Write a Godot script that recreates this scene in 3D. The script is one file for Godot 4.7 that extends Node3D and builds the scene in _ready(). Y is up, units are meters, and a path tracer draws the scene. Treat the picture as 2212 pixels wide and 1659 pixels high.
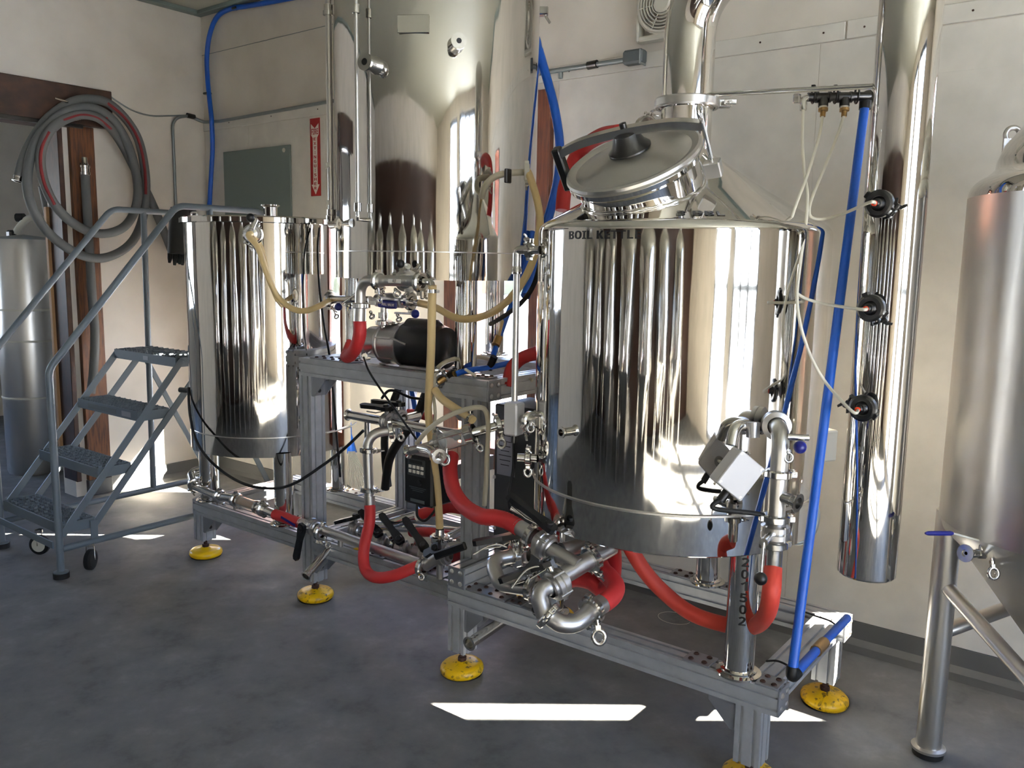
extends Node3D
# A small brewhouse seen from the floor: three steel vessels on aluminium skids.
# World: x along the back wall, -z towards it, y up, metres. The camera stands at (0, 1.5, 0).

const FPX := 1815.0
var eye := Vector3(0, 1.5, 0)
var cr := Vector3.RIGHT
var cu := Vector3.UP
var cf := Vector3.FORWARD
var M := {}
var taken := {}

# ---------------------------------------------------------------- directions from photo pixels
func ray(px: float, py: float) -> Vector3:
	return cr * (px - 1106.0) - cu * (py - 829.5) + cf * FPX

func pz(px: float, py: float, z: float) -> Vector3:
	var d := ray(px, py)
	return eye + d * ((z - eye.z) / d.z)

func pxx(px: float, py: float, x: float) -> Vector3:
	var d := ray(px, py)
	return eye + d * ((x - eye.x) / d.x)

func py0(px: float, py: float, y: float) -> Vector3:
	var d := ray(px, py)
	return eye + d * ((y - eye.y) / d.y)

func pd(px: float, py: float, depth: float) -> Vector3:
	return eye + ray(px, py) * (depth / FPX)

func dof(p: Vector3) -> float:
	return (p - eye).dot(cf)

func oncyl(px: float, py: float, c: Vector2, r: float) -> Vector3:
	var d := ray(px, py)
	var a := d.x * d.x + d.z * d.z
	var b := -2.0 * (d.x * c.x + d.z * c.y)
	var k := c.length_squared() - r * r
	var disc: float = max(b * b - 4.0 * a * k, 0.0)
	return eye + d * ((-b - sqrt(disc)) / (2.0 * a))

# paths: each entry [px, py, depth] or a Vector3
func pth(a: Array) -> Array:
	var o := []
	for e in a:
		if e is Vector3:
			o.append(e)
		else:
			o.append(pd(e[0], e[1], e[2]))
	return o

func pthz(a: Array) -> Array:
	var o := []
	for e in a:
		if e is Vector3:
			o.append(e)
		else:
			o.append(pz(e[0], e[1], e[2]))
	return o

func crv(p: Array, n := 10) -> Array:
	var o := []
	for i in p.size() - 1:
		var a: Vector3 = p[max(i - 1, 0)]
		var b: Vector3 = p[i]
		var c: Vector3 = p[i + 1]
		var d: Vector3 = p[min(i + 2, p.size() - 1)]
		for k in n:
			var t := float(k) / n
			o.append(0.5 * ((2.0 * b) + (c - a) * t + (2.0 * a - 5.0 * b + 4.0 * c - d) * t * t + (3.0 * b - a - 3.0 * c + d) * t * t * t))
	o.append(p[p.size() - 1])
	return o

# a polyline with its corners rounded to radius r
func fil(p: Array, rr_in, n := 8) -> Array:
	var o := [p[0]]
	for i in range(1, p.size() - 1):
		var r: float = rr_in[i] if rr_in is Array else rr_in
		var b: Vector3 = p[i]
		var u: Vector3 = (p[i - 1] - b)
		var w: Vector3 = (p[i + 1] - b)
		var lu := u.length()
		var lw := w.length()
		u /= lu
		w /= lw
		var ang := acos(clampf(u.dot(w), -1.0, 1.0))
		if ang > PI - 0.02:
			o.append(b)
			continue
		var t: float = min(r / tan(ang * 0.5), min(lu, lw) * 0.49)
		var rr := t * tan(ang * 0.5)
		var cen: Vector3 = b + (u + w).normalized() * (rr / sin(ang * 0.5))
		var s: Vector3 = b + u * t - cen
		var e: Vector3 = b + w * t - cen
		var tot := s.angle_to(e)
		var ax := s.cross(e).normalized()
		for k in n + 1:
			o.append(cen + s.rotated(ax, tot * k / n))
	o.append(p[p.size() - 1])
	return o

func along(o: Vector3, d: Vector3) -> Transform3D:
	var y := d.normalized()
	var x := y.cross(Vector3.UP if absf(y.y) < 0.9 else Vector3.RIGHT).normalized()
	return Transform3D(Basis(x, y, x.cross(y)), o)

# ---------------------------------------------------------------- mesh builder
class MB:
	var v := PackedVector3Array()
	var n := PackedVector3Array()
	func tri(a: Vector3, b: Vector3, c: Vector3, na: Vector3, nb: Vector3, nc: Vector3) -> void:
		if (c - a).cross(b - a).dot(na + nb + nc) < 0.0:
			v.append_array([a, c, b])
			n.append_array([na, nc, nb])
		else:
			v.append_array([a, b, c])
			n.append_array([na, nb, nc])
	func quad(a: Vector3, b: Vector3, c: Vector3, d: Vector3, na: Vector3, nb: Vector3, nc: Vector3, nd: Vector3) -> void:
		tri(a, b, c, na, nb, nc)
		tri(a, c, d, na, nc, nd)
	func face(a: Vector3, b: Vector3, c: Vector3, d: Vector3, nn: Vector3) -> void:
		quad(a, b, c, d, nn, nn, nn, nn)
	func tube(p: Array, rad, seg := 14, caps := true, closed := false) -> MB:
		var m := p.size()
		var rings := []
		var norms := []
		var t0: Vector3 = (p[1] - p[0]).normalized()
		var u: Vector3 = t0.cross(Vector3.UP if absf(t0.y) < 0.9 else Vector3.RIGHT).normalized()
		var prev := t0
		for i in m:
			var t: Vector3
			if closed:
				t = (p[(i + 1) % m] - p[(i - 1 + m) % m]).normalized()
			elif i == 0:
				t = t0
			elif i == m - 1:
				t = (p[i] - p[i - 1]).normalized()
			else:
				t = ((p[i + 1] - p[i]).normalized() + (p[i] - p[i - 1]).normalized()).normalized()
			var ax := prev.cross(t)
			if ax.length() > 1e-6:
				u = u.rotated(ax.normalized(), prev.angle_to(t))
			u = (u - t * u.dot(t)).normalized()
			prev = t
			var w := t.cross(u)
			var r: float = rad[i] if rad is Array else rad
			var ring := PackedVector3Array()
			var nr := PackedVector3Array()
			for k in seg:
				var a := TAU * k / seg
				var d := u * cos(a) + w * sin(a)
				ring.append(p[i] + d * r)
				nr.append(d)
			rings.append(ring)
			norms.append(nr)
		var last := m if closed else m - 1
		for i in last:
			var j := (i + 1) % m
			for k in seg:
				var l := (k + 1) % seg
				quad(rings[i][k], rings[i][l], rings[j][l], rings[j][k], norms[i][k], norms[i][l], norms[j][l], norms[j][k])
		if caps and not closed:
			for q in [0, m - 1]:
				var cn: Vector3 = (p[0] - p[1]).normalized() if q == 0 else (p[m - 1] - p[m - 2]).normalized()
				for k in seg:
					tri(p[q], rings[q][k], rings[q][(k + 1) % seg], cn, cn, cn)
		return self
	# hollow end: a short pipe whose mouth is open
	func open_tube(a: Vector3, b: Vector3, r: float, thick := 0.0016, seg := 20) -> MB:
		var L := (b - a).length()
		var y := (b - a) / L
		var x := y.cross(Vector3.UP if absf(y.y) < 0.9 else Vector3.RIGHT).normalized()
		return lathe([Vector2(r, 0), Vector2(r, L), Vector2(r - thick, L), Vector2(r - thick, 0), Vector2(r, 0)], Transform3D(Basis(x, y, x.cross(y)), a), seg)
	func lathe(prof: Array, xf: Transform3D, seg := 24, smooth_deg := 38.0, arc := TAU) -> MB:
		var m := prof.size()
		var sn := []
		for i in m - 1:
			var d: Vector2 = prof[i + 1] - prof[i]
			sn.append(Vector2(d.y, -d.x).normalized())
		for i in m - 1:
			var n0: Vector2 = sn[i]
			var n1: Vector2 = sn[i]
			if i > 0 and rad_to_deg(absf(sn[i].angle_to(sn[i - 1]))) < smooth_deg:
				n0 = (sn[i] + sn[i - 1]).normalized()
			if i < m - 2 and rad_to_deg(absf(sn[i].angle_to(sn[i + 1]))) < smooth_deg:
				n1 = (sn[i] + sn[i + 1]).normalized()
			var a: Vector2 = prof[i]
			var b: Vector2 = prof[i + 1]
			if a.is_equal_approx(b):
				continue
			for k in seg:
				var c0 := cos(arc * k / seg)
				var s0 := sin(arc * k / seg)
				var c1 := cos(arc * (k + 1) / seg)
				var s1 := sin(arc * (k + 1) / seg)
				var bs := xf.basis
				var A := xf * Vector3(a.x * c0, a.y, a.x * s0)
				var B := xf * Vector3(a.x * c1, a.y, a.x * s1)
				var C := xf * Vector3(b.x * c1, b.y, b.x * s1)
				var D := xf * Vector3(b.x * c0, b.y, b.x * s0)
				var nA := bs * Vector3(n0.x * c0, n0.y, n0.x * s0)
				var nB := bs * Vector3(n0.x * c1, n0.y, n0.x * s1)
				var nC := bs * Vector3(n1.x * c1, n1.y, n1.x * s1)
				var nD := bs * Vector3(n1.x * c0, n1.y, n1.x * s0)
				if a.x > 1e-5:
					tri(A, B, C, nA, nB, nC)
				if b.x > 1e-5:
					tri(A, C, D, nA, nC, nD)
		return self
	func box(c: Vector3, s: Vector3, bs := Basis.IDENTITY, bev := 0.0015) -> MB:
		var h := s * 0.5
		var e: float = min(bev, min(h.x, min(h.y, h.z)) * 0.9)
		var P := {}
		for sx in [-1, 1]:
			for sy in [-1, 1]:
				for sz in [-1, 1]:
					var q := Vector3(sx, sy, sz)
					P[[q, 0]] = c + bs * Vector3(sx * h.x, sy * (h.y - e), sz * (h.z - e))
					P[[q, 1]] = c + bs * Vector3(sx * (h.x - e), sy * h.y, sz * (h.z - e))
					P[[q, 2]] = c + bs * Vector3(sx * (h.x - e), sy * (h.y - e), sz * h.z)
					tri(P[[q, 0]], P[[q, 1]], P[[q, 2]], bs * q.normalized(), bs * q.normalized(), bs * q.normalized())
		for ax in 3:
			var b1 := (ax + 1) % 3
			var b2 := (ax + 2) % 3
			for s0 in [-1, 1]:
				var q := []
				for uv in [[-1, -1], [1, -1], [1, 1], [-1, 1]]:
					var w := Vector3.ZERO
					w[ax] = s0
					w[b1] = uv[0]
					w[b2] = uv[1]
					q.append(P[[w, ax]])
				var nn := Vector3.ZERO
				nn[ax] = s0
				face(q[0], q[1], q[2], q[3], bs * nn)
			for s1 in [-1, 1]:
				for s2 in [-1, 1]:
					var lo := Vector3.ZERO
					lo[ax] = -1
					lo[b1] = s1
					lo[b2] = s2
					var hi := lo
					hi[ax] = 1
					var nn := Vector3.ZERO
					nn[b1] = s1
					nn[b2] = s2
					face(P[[lo, b1]], P[[hi, b1]], P[[hi, b2]], P[[lo, b2]], bs * nn.normalized())
		return self
	func prism(poly: PackedVector2Array, depth: float, xf: Transform3D, caps := true) -> MB:
		var m := poly.size()
		var area := 0.0
		for i in m:
			area += poly[i].cross(poly[(i + 1) % m])
		var sg := 1.0 if area > 0.0 else -1.0
		for i in m:
			var a := poly[i]
			var b := poly[(i + 1) % m]
			var d := (b - a).normalized() * sg
			var nn := xf.basis * Vector3(d.y, -d.x, 0)
			face(xf * Vector3(a.x, a.y, 0), xf * Vector3(b.x, b.y, 0), xf * Vector3(b.x, b.y, depth), xf * Vector3(a.x, a.y, depth), nn)
		if caps:
			var t := Geometry2D.triangulate_polygon(poly)
			var up := xf.basis * Vector3(0, 0, 1)
			for i in range(0, t.size(), 3):
				var a := poly[t[i]]
				var b := poly[t[i + 1]]
				var c := poly[t[i + 2]]
				tri(xf * Vector3(a.x, a.y, depth), xf * Vector3(b.x, b.y, depth), xf * Vector3(c.x, c.y, depth), up, up, up)
				tri(xf * Vector3(a.x, a.y, 0), xf * Vector3(b.x, b.y, 0), xf * Vector3(c.x, c.y, 0), -up, -up, -up)
		return self
	# flat bar swept along a path, w wide along side, h thick
	func strap(p: Array, side: Vector3, w: float, h: float) -> MB:
		var m := p.size()
		var q := []
		var ups := []
		for i in m:
			var t: Vector3 = (p[min(i + 1, m - 1)] - p[max(i - 1, 0)]).normalized()
			var up := side.cross(t).normalized()
			ups.append(up)
			q.append([p[i] + side * w / 2 + up * h / 2, p[i] - side * w / 2 + up * h / 2, p[i] - side * w / 2 - up * h / 2, p[i] + side * w / 2 - up * h / 2])
		for i in m - 1:
			for k in 4:
				var l := (k + 1) % 4
				var n0: Vector3 = [ups[i], -side, -ups[i], side][k]
				var n1: Vector3 = [ups[i + 1], -side, -ups[i + 1], side][k]
				quad(q[i][k], q[i][l], q[i + 1][l], q[i + 1][k], n0, n0, n1, n1)
		face(q[0][0], q[0][1], q[0][2], q[0][3], (p[0] - p[1]).normalized())
		face(q[m - 1][0], q[m - 1][1], q[m - 1][2], q[m - 1][3], (p[m - 1] - p[m - 2]).normalized())
		return self
	func ball(c: Vector3, r: float, seg := 16) -> MB:
		var pr := []
		for i in 11:
			var a := -PI / 2 + PI * i / 10
			pr.append(Vector2(max(cos(a) * r, 0.0), sin(a) * r))
		return lathe(pr, Transform3D(Basis.IDENTITY, c), seg, 60.0)
	# a rolled sheet-metal shell with the slight waves of real plate
	func shell(c: Vector2, r: float, y0: float, y1: float, amp: float, seed_: int, seg := 180, rows := 36) -> MB:
		var fn := FastNoiseLite.new()
		fn.seed = seed_
		fn.frequency = 1.0
		fn.noise_type = FastNoiseLite.TYPE_SIMPLEX_SMOOTH
		fn.fractal_octaves = 2
		var f := func(a: float, y: float) -> float:
			return r + amp * fn.get_noise_3d(cos(a) * r * 7.0, y * 0.9, sin(a) * r * 7.0) + amp * 0.35 * fn.get_noise_3d(cos(a) * r * 24.0 + 9.0, y * 2.2, sin(a) * r * 24.0)
		var pos := []
		var nor := []
		for j in rows + 1:
			var y := lerpf(y0, y1, float(j) / rows)
			var pr := PackedVector3Array()
			var nr := PackedVector3Array()
			for k in seg:
				var a := TAU * k / seg
				var rr: float = f.call(a, y)
				var da: float = (f.call(a + 0.01, y) - f.call(a - 0.01, y)) / 0.02
				var dy: float = (f.call(a, y + 0.01) - f.call(a, y - 0.01)) / 0.02
				var er := Vector3(cos(a), 0, sin(a))
				var et := Vector3(-sin(a), 0, cos(a))
				pr.append(Vector3(c.x, y, c.y) + er * rr)
				nr.append((er - et * (da / rr) - Vector3.UP * dy).normalized())
			pos.append(pr)
			nor.append(nr)
		for j in rows:
			for k in seg:
				var l := (k + 1) % seg
				quad(pos[j][k], pos[j][l], pos[j + 1][l], pos[j + 1][k], nor[j][k], nor[j][l], nor[j + 1][l], nor[j + 1][k])
		return self
	func done(org: Vector3, mat: Material) -> ArrayMesh:
		var a := []
		a.resize(Mesh.ARRAY_MAX)
		a[Mesh.ARRAY_VERTEX] = Transform3D(Basis.IDENTITY, -org) * v
		a[Mesh.ARRAY_NORMAL] = n
		var am := ArrayMesh.new()
		am.add_surface_from_arrays(Mesh.PRIMITIVE_TRIANGLES, a)
		am.surface_set_material(0, mat)
		return am

# ---------------------------------------------------------------- things and parts
func numbered(s: String) -> String:
	if not taken.has(s):
		taken[s] = 0
		return s
	taken[s] += 1
	return "%s_%03d" % [s, taken[s]]

func thing(called: String, label: String, cat: String, at := Vector3.ZERO, group := "") -> Node3D:
	var o := Node3D.new()
	o.name = numbered(called)
	add_child(o)
	o.position = at
	o.set_meta("label", label)
	o.set_meta("category", cat)
	if group != "":
		o.set_meta("group", group)
	return o

func origin_of(o: Node) -> Vector3:
	var p := Vector3.ZERO
	var q := o
	while q != null and q != self:
		if q is Node3D:
			p += (q as Node3D).position
		q = q.get_parent()
	return p

func part(parent: Node, called: String, mb: MB, mat: Material, label := "") -> MeshInstance3D:
	var o := MeshInstance3D.new()
	o.name = called
	o.mesh = mb.done(origin_of(parent), mat)
	parent.add_child(o, true)
	if label != "":
		o.set_meta("label", label)
	return o

# a thing that is one mesh
func solo(called: String, label: String, cat: String, mb: MB, mat: Material, group := "") -> MeshInstance3D:
	var o := MeshInstance3D.new()
	o.name = numbered(called)
	var lo := Vector3.INF
	for q in mb.v:
		lo = lo.min(q)
	o.mesh = mb.done(lo, mat)
	add_child(o)
	o.position = lo
	o.set_meta("label", label)
	o.set_meta("category", cat)
	if group != "":
		o.set_meta("group", group)
	return o

func struct(called: String, mb: MB, mat: Material) -> MeshInstance3D:
	var o := MeshInstance3D.new()
	o.name = called
	o.mesh = mb.done(Vector3.ZERO, mat)
	add_child(o)
	o.set_meta("kind", "structure")
	return o

# ---------------------------------------------------------------- materials
func noise_tex(freq: float, octaves: int, ramp: Array, seed_ := 1, size := 512, gain := 0.5) -> NoiseTexture2D:
	var fn := FastNoiseLite.new()
	fn.noise_type = FastNoiseLite.TYPE_SIMPLEX_SMOOTH
	fn.frequency = freq
	fn.fractal_octaves = octaves
	fn.seed = seed_
	fn.fractal_gain = gain
	var t := NoiseTexture2D.new()
	t.width = size
	t.height = size
	t.seamless = true
	t.noise = fn
	if ramp.size() > 0:
		var g := Gradient.new()
		g.offsets = PackedFloat32Array(ramp.map(func(e): return e[0]))
		g.colors = PackedColorArray(ramp.map(func(e): return e[1]))
		t.color_ramp = g
	return t

func mat(col: Color, rough: float, metal := 0.0, spec := 0.5) -> StandardMaterial3D:
	var m := StandardMaterial3D.new()
	m.albedo_color = col
	m.roughness = rough
	m.metallic = metal
	m.metallic_specular = spec
	return m

func tri_tex(m: StandardMaterial3D, scale: Vector3) -> StandardMaterial3D:
	m.uv1_triplanar = true
	m.uv1_world_triplanar = true
	m.uv1_scale = scale
	return m

func gv(v: float) -> Color:
	return Color(v, v, v)

func make_materials() -> void:
	# polished plate: fine vertical polishing lines and smudges live in the roughness only
	var pol := mat(Color(0.86, 0.85, 0.83), 1.0, 1.0)
	pol.roughness_texture = noise_tex(0.012, 4, [[0.0, gv(0.025)], [0.45, gv(0.04)], [0.7, gv(0.065)], [1.0, gv(0.13)]], 5)
	M.polished = tri_tex(pol, Vector3(3.0, 0.35, 3.0))
	var pl2 := mat(Color(0.84, 0.83, 0.81), 1.0, 1.0)
	pl2.roughness_texture = noise_tex(0.02, 3, [[0.0, gv(0.10)], [1.0, gv(0.24)]], 8)
	M.pipe = tri_tex(pl2, Vector3(4, 4, 4))
	var cst := mat(Color(0.74, 0.73, 0.72), 1.0, 1.0)
	cst.roughness_texture = noise_tex(0.03, 3, [[0.0, gv(0.24)], [1.0, gv(0.46)]], 9)
	M.cast = tri_tex(cst, Vector3(5, 5, 5))
	var brl := mat(Color(0.80, 0.79, 0.77), 1.0, 1.0)
	brl.roughness_texture = noise_tex(0.02, 3, [[0.0, gv(0.26)], [1.0, gv(0.40)]], 10)
	M.satin = tri_tex(brl, Vector3(6, 0.4, 6))
	M.black_steel = mat(Color(0.30, 0.30, 0.30), 0.3, 1.0)
	var alu := mat(Color(1, 1, 1), 0.42, 0.55)
	alu.albedo_texture = noise_tex(0.02, 4, [[0.0, Color(0.68, 0.69, 0.70)], [0.6, Color(0.72, 0.73, 0.74)], [1.0, Color(0.75, 0.76, 0.77)]], 3)
	M.alu = tri_tex(alu, Vector3(1.5, 1.5, 1.5))
	M.plate = mat(Color(0.58, 0.59, 0.61), 0.4, 0.7)
	M.dark_plate = mat(Color(0.26, 0.27, 0.28), 0.5, 0.3)
	M.red_hose = mat(Color(0.66, 0.13, 0.14), 0.62)
	M.red_hose2 = mat(Color(0.72, 0.22, 0.17), 0.62)
	M.cream = mat(Color(0.80, 0.70, 0.50), 0.45)
	M.milky = mat(Color(0.83, 0.81, 0.74), 0.35)
	M.braid = mat(Color(0.72, 0.69, 0.60), 0.35)
	M.blue = mat(Color(0.01, 0.30, 0.68), 0.42)
	M.blue_grip = mat(Color(0.05, 0.08, 0.42), 0.3)
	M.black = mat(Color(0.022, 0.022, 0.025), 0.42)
	M.rubber = mat(Color(0.03, 0.03, 0.032), 0.7)
	M.lever = mat(Color(0.035, 0.037, 0.045), 0.38)
	M.orange = mat(Color(0.85, 0.25, 0.10), 0.5)
	M.grey_hose = mat(Color(0.34, 0.35, 0.35), 0.75)
	M.stripe = mat(Color(0.42, 0.06, 0.08), 0.7)
	M.ladder = mat(Color(0.37, 0.41, 0.44), 0.45, 0.1)
	M.galv = mat(Color(0.55, 0.58, 0.58), 0.42, 0.7)
	M.box_grey = mat(Color(0.36, 0.39, 0.40), 0.5, 0.2)
	M.cast_box = mat(Color(0.76, 0.75, 0.74), 0.5, 0.25)
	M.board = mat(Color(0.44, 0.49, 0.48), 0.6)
	M.sign_red = mat(Color(0.60, 0.03, 0.05), 0.45)
	M.sign_white = mat(Color(0.86, 0.84, 0.80), 0.5)
	M.ink = mat(Color(0.02, 0.02, 0.02), 0.55)
	M.white_plastic = mat(Color(0.78, 0.77, 0.72), 0.5)
	M.brass = mat(Color(0.62, 0.50, 0.32), 0.35, 0.9)
	M.rust = mat(Color(0.24, 0.15, 0.11), 0.8, 0.2)
	var yl := mat(Color(1, 1, 1), 0.35)
	yl.albedo_texture = noise_tex(0.03, 4, [[0.0, Color(0.88, 0.70, 0.03)], [0.70, Color(0.86, 0.68, 0.03)], [0.72, Color(0.22, 0.18, 0.13)], [1.0, Color(0.16, 0.14, 0.12)]], 17)
	M.yellow_worn = tri_tex(yl, Vector3(2.2, 2.2, 2.2))
	M.yellow = mat(Color(0.90, 0.72, 0.03), 0.3)
	var wd := mat(Color(1, 1, 1), 0.6)
	wd.albedo_texture = noise_tex(0.018, 5, [[0.0, Color(0.13, 0.07, 0.045)], [0.5, Color(0.20, 0.115, 0.075)], [1.0, Color(0.27, 0.16, 0.10)]], 21)
	M.dark_wood = tri_tex(wd, Vector3(6, 1.2, 0.9))
	var wp := mat(Color(1, 1, 1), 0.6)
	wp.albedo_texture = noise_tex(0.02, 5, [[0.0, Color(0.17, 0.085, 0.035)], [0.5, Color(0.35, 0.20, 0.085)], [1.0, Color(0.44, 0.26, 0.12)]], 22)
	M.post_wood = tri_tex(wp, Vector3(6, 0.6, 6))
	var ww := mat(Color(1, 1, 1), 0.5)
	ww.albedo_texture = noise_tex(0.02, 5, [[0.0, Color(0.24, 0.11, 0.06)], [0.5, Color(0.36, 0.18, 0.10)], [1.0, Color(0.44, 0.24, 0.14)]], 23)
	M.window_wood = tri_tex(ww, Vector3(6, 0.6, 6))
	M.lath = mat(Color(0.62, 0.48, 0.33), 0.7)
	var wl := mat(Color(1, 1, 1), 0.72)
	wl.albedo_texture = noise_tex(0.008, 4, [[0.0, Color(0.80, 0.775, 0.73)], [0.5, Color(0.83, 0.805, 0.76)], [1.0, Color(0.85, 0.825, 0.78)]], 31)
	M.wall = tri_tex(wl, Vector3(0.7, 0.7, 0.7))
	var fp := mat(Color(1, 1, 1), 0.5)
	fp.albedo_texture = noise_tex(0.01, 5, [[0.0, Color(0.78, 0.77, 0.735)], [0.7, Color(0.825, 0.81, 0.775)], [1.0, Color(0.84, 0.83, 0.79)]], 32)
	M.frp = tri_tex(fp, Vector3(0.9, 0.9, 0.9))
	M.ceiling = mat(Color(0.68, 0.68, 0.63), 0.8)
	M.grime = mat(Color(0.36, 0.35, 0.26), 0.8)
	var fl := mat(Color(1, 1, 1), 1.0)
	fl.albedo_texture = noise_tex(0.006, 6, [[0.0, Color(0.30, 0.315, 0.32)], [0.35, Color(0.375, 0.385, 0.39)], [0.65, Color(0.405, 0.412, 0.415)], [1.0, Color(0.47, 0.475, 0.475)]], 41, 1024, 0.68)
	fl.roughness_texture = noise_tex(0.012, 4, [[0.0, gv(0.55)], [1.0, gv(0.78)]], 42)
	M.floor = tri_tex(fl, Vector3(0.57, 0.57, 0.57))
	M.base = mat(Color(0.27, 0.28, 0.285), 0.6)
	M.snow = mat(Color(0.86, 0.88, 0.90), 0.9)
	M.hill = mat(Color(0.17, 0.23, 0.13), 0.95)
	var gl := mat(Color(0.95, 0.97, 0.98, 0.08), 0.02)
	gl.transparency = BaseMaterial3D.TRANSPARENCY_ALPHA
	M.glass = gl
	var sg := mat(Color(0.92, 0.93, 0.92, 0.22), 0.04)
	sg.transparency = BaseMaterial3D.TRANSPARENCY_ALPHA
	M.sight = sg
	var foil := mat(Color(0.62, 0.58, 0.62), 0.25, 1.0)
	M.foil = foil

# ---------------------------------------------------------------- camera, sky, sun
func make_camera_and_light() -> void:
	var yaw := deg_to_rad(37.55)
	var pit := deg_to_rad(8.112)
	var rol := deg_to_rad(0.945)
	cf = Vector3(-sin(yaw) * cos(pit), -sin(pit), -cos(yaw) * cos(pit))
	var r := Vector3(cos(yaw), 0, -sin(yaw))
	var u := r.cross(cf)
	cr = r * cos(rol) + u * sin(rol)
	cu = u * cos(rol) - r * sin(rol)
	var cam := Camera3D.new()
	cam.name = "camera"
	cam.transform = Transform3D(Basis(cr, cu, -cf), eye)
	cam.fov = rad_to_deg(2.0 * atan(829.5 / FPX))
	cam.near = 0.05
	cam.far = 200.0
	add_child(cam)
	cam.current = true
	var sky_m := ProceduralSkyMaterial.new()
	sky_m.sky_top_color = Color(0.42, 0.56, 0.78)
	sky_m.sky_horizon_color = Color(0.84, 0.875, 0.905)
	sky_m.ground_bottom_color = Color(0.60, 0.62, 0.64)
	sky_m.ground_horizon_color = Color(0.84, 0.875, 0.905)
	sky_m.sun_angle_max = 1.0
	sky_m.sky_energy_multiplier = 1.0
	var sky := Sky.new()
	sky.sky_material = sky_m
	var env := Environment.new()
	env.background_mode = Environment.BG_SKY
	env.sky = sky
	env.background_energy_multiplier = SKY_ENERGY
	env.tonemap_mode = Environment.TONE_MAPPER_LINEAR
	env.tonemap_exposure = EXPOSURE
	env.sdfgi_enabled = true
	env.ssao_enabled = true
	env.ssil_enabled = true
	var we := WorldEnvironment.new()
	we.environment = env
	add_child(we)
	# the sun stands to the right, behind the back wall, 31 degrees up
	var sun := DirectionalLight3D.new()
	sun.name = "sun"
	var az := deg_to_rad(38.6)
	var el := deg_to_rad(31.0)
	var to_sun := Vector3(cos(az) * cos(el), sin(el), -sin(az) * cos(el))
	sun.basis = Basis.looking_at(-to_sun, Vector3.UP)
	sun.light_energy = SUN_ENERGY
	sun.light_color = Color(1.0, 0.955, 0.88)
	sun.light_angular_distance = 0.6
	sun.shadow_enabled = true
	add_child(sun)

const SKY_ENERGY := 13.0
const SUN_ENERGY := 65.0
const EXPOSURE := 1.38
const XL := -5.3
const XR := 3.0
const ZB := -3.4
const ZF := 3.2
const YC := 3.13

# boxes that fill a wall rectangle except for its holes. u runs along the wall; to3 maps (u, y, t) with t the depth into the wall
func wall_cells(mb: MB, u0: float, u1: float, y0: float, y1: float, holes: Array, put: Callable) -> void:
	var us := [u0, u1]
	var ys := [y0, y1]
	for h in holes:
		if h[1] <= u0 or h[0] >= u1:
			continue
		us.append_array([clampf(h[0], u0, u1), clampf(h[1], u0, u1)])
		ys.append_array([clampf(h[2], y0, y1), clampf(h[3], y0, y1)])
	us.sort()
	ys.sort()
	for i in us.size() - 1:
		if us[i + 1] - us[i] < 1e-4:
			continue
		for j in ys.size() - 1:
			if ys[j + 1] - ys[j] < 1e-4:
				continue
			var cu_: float = (us[i] + us[i + 1]) * 0.5
			var cy_: float = (ys[j] + ys[j + 1]) * 0.5
			var inside := false
			for h in holes:
				if cu_ > h[0] and cu_ < h[1] and cy_ > h[2] and cy_ < h[3]:
					inside = true
			if not inside:
				put.call(mb, us[i], us[i + 1], ys[j], ys[j + 1])

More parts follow.
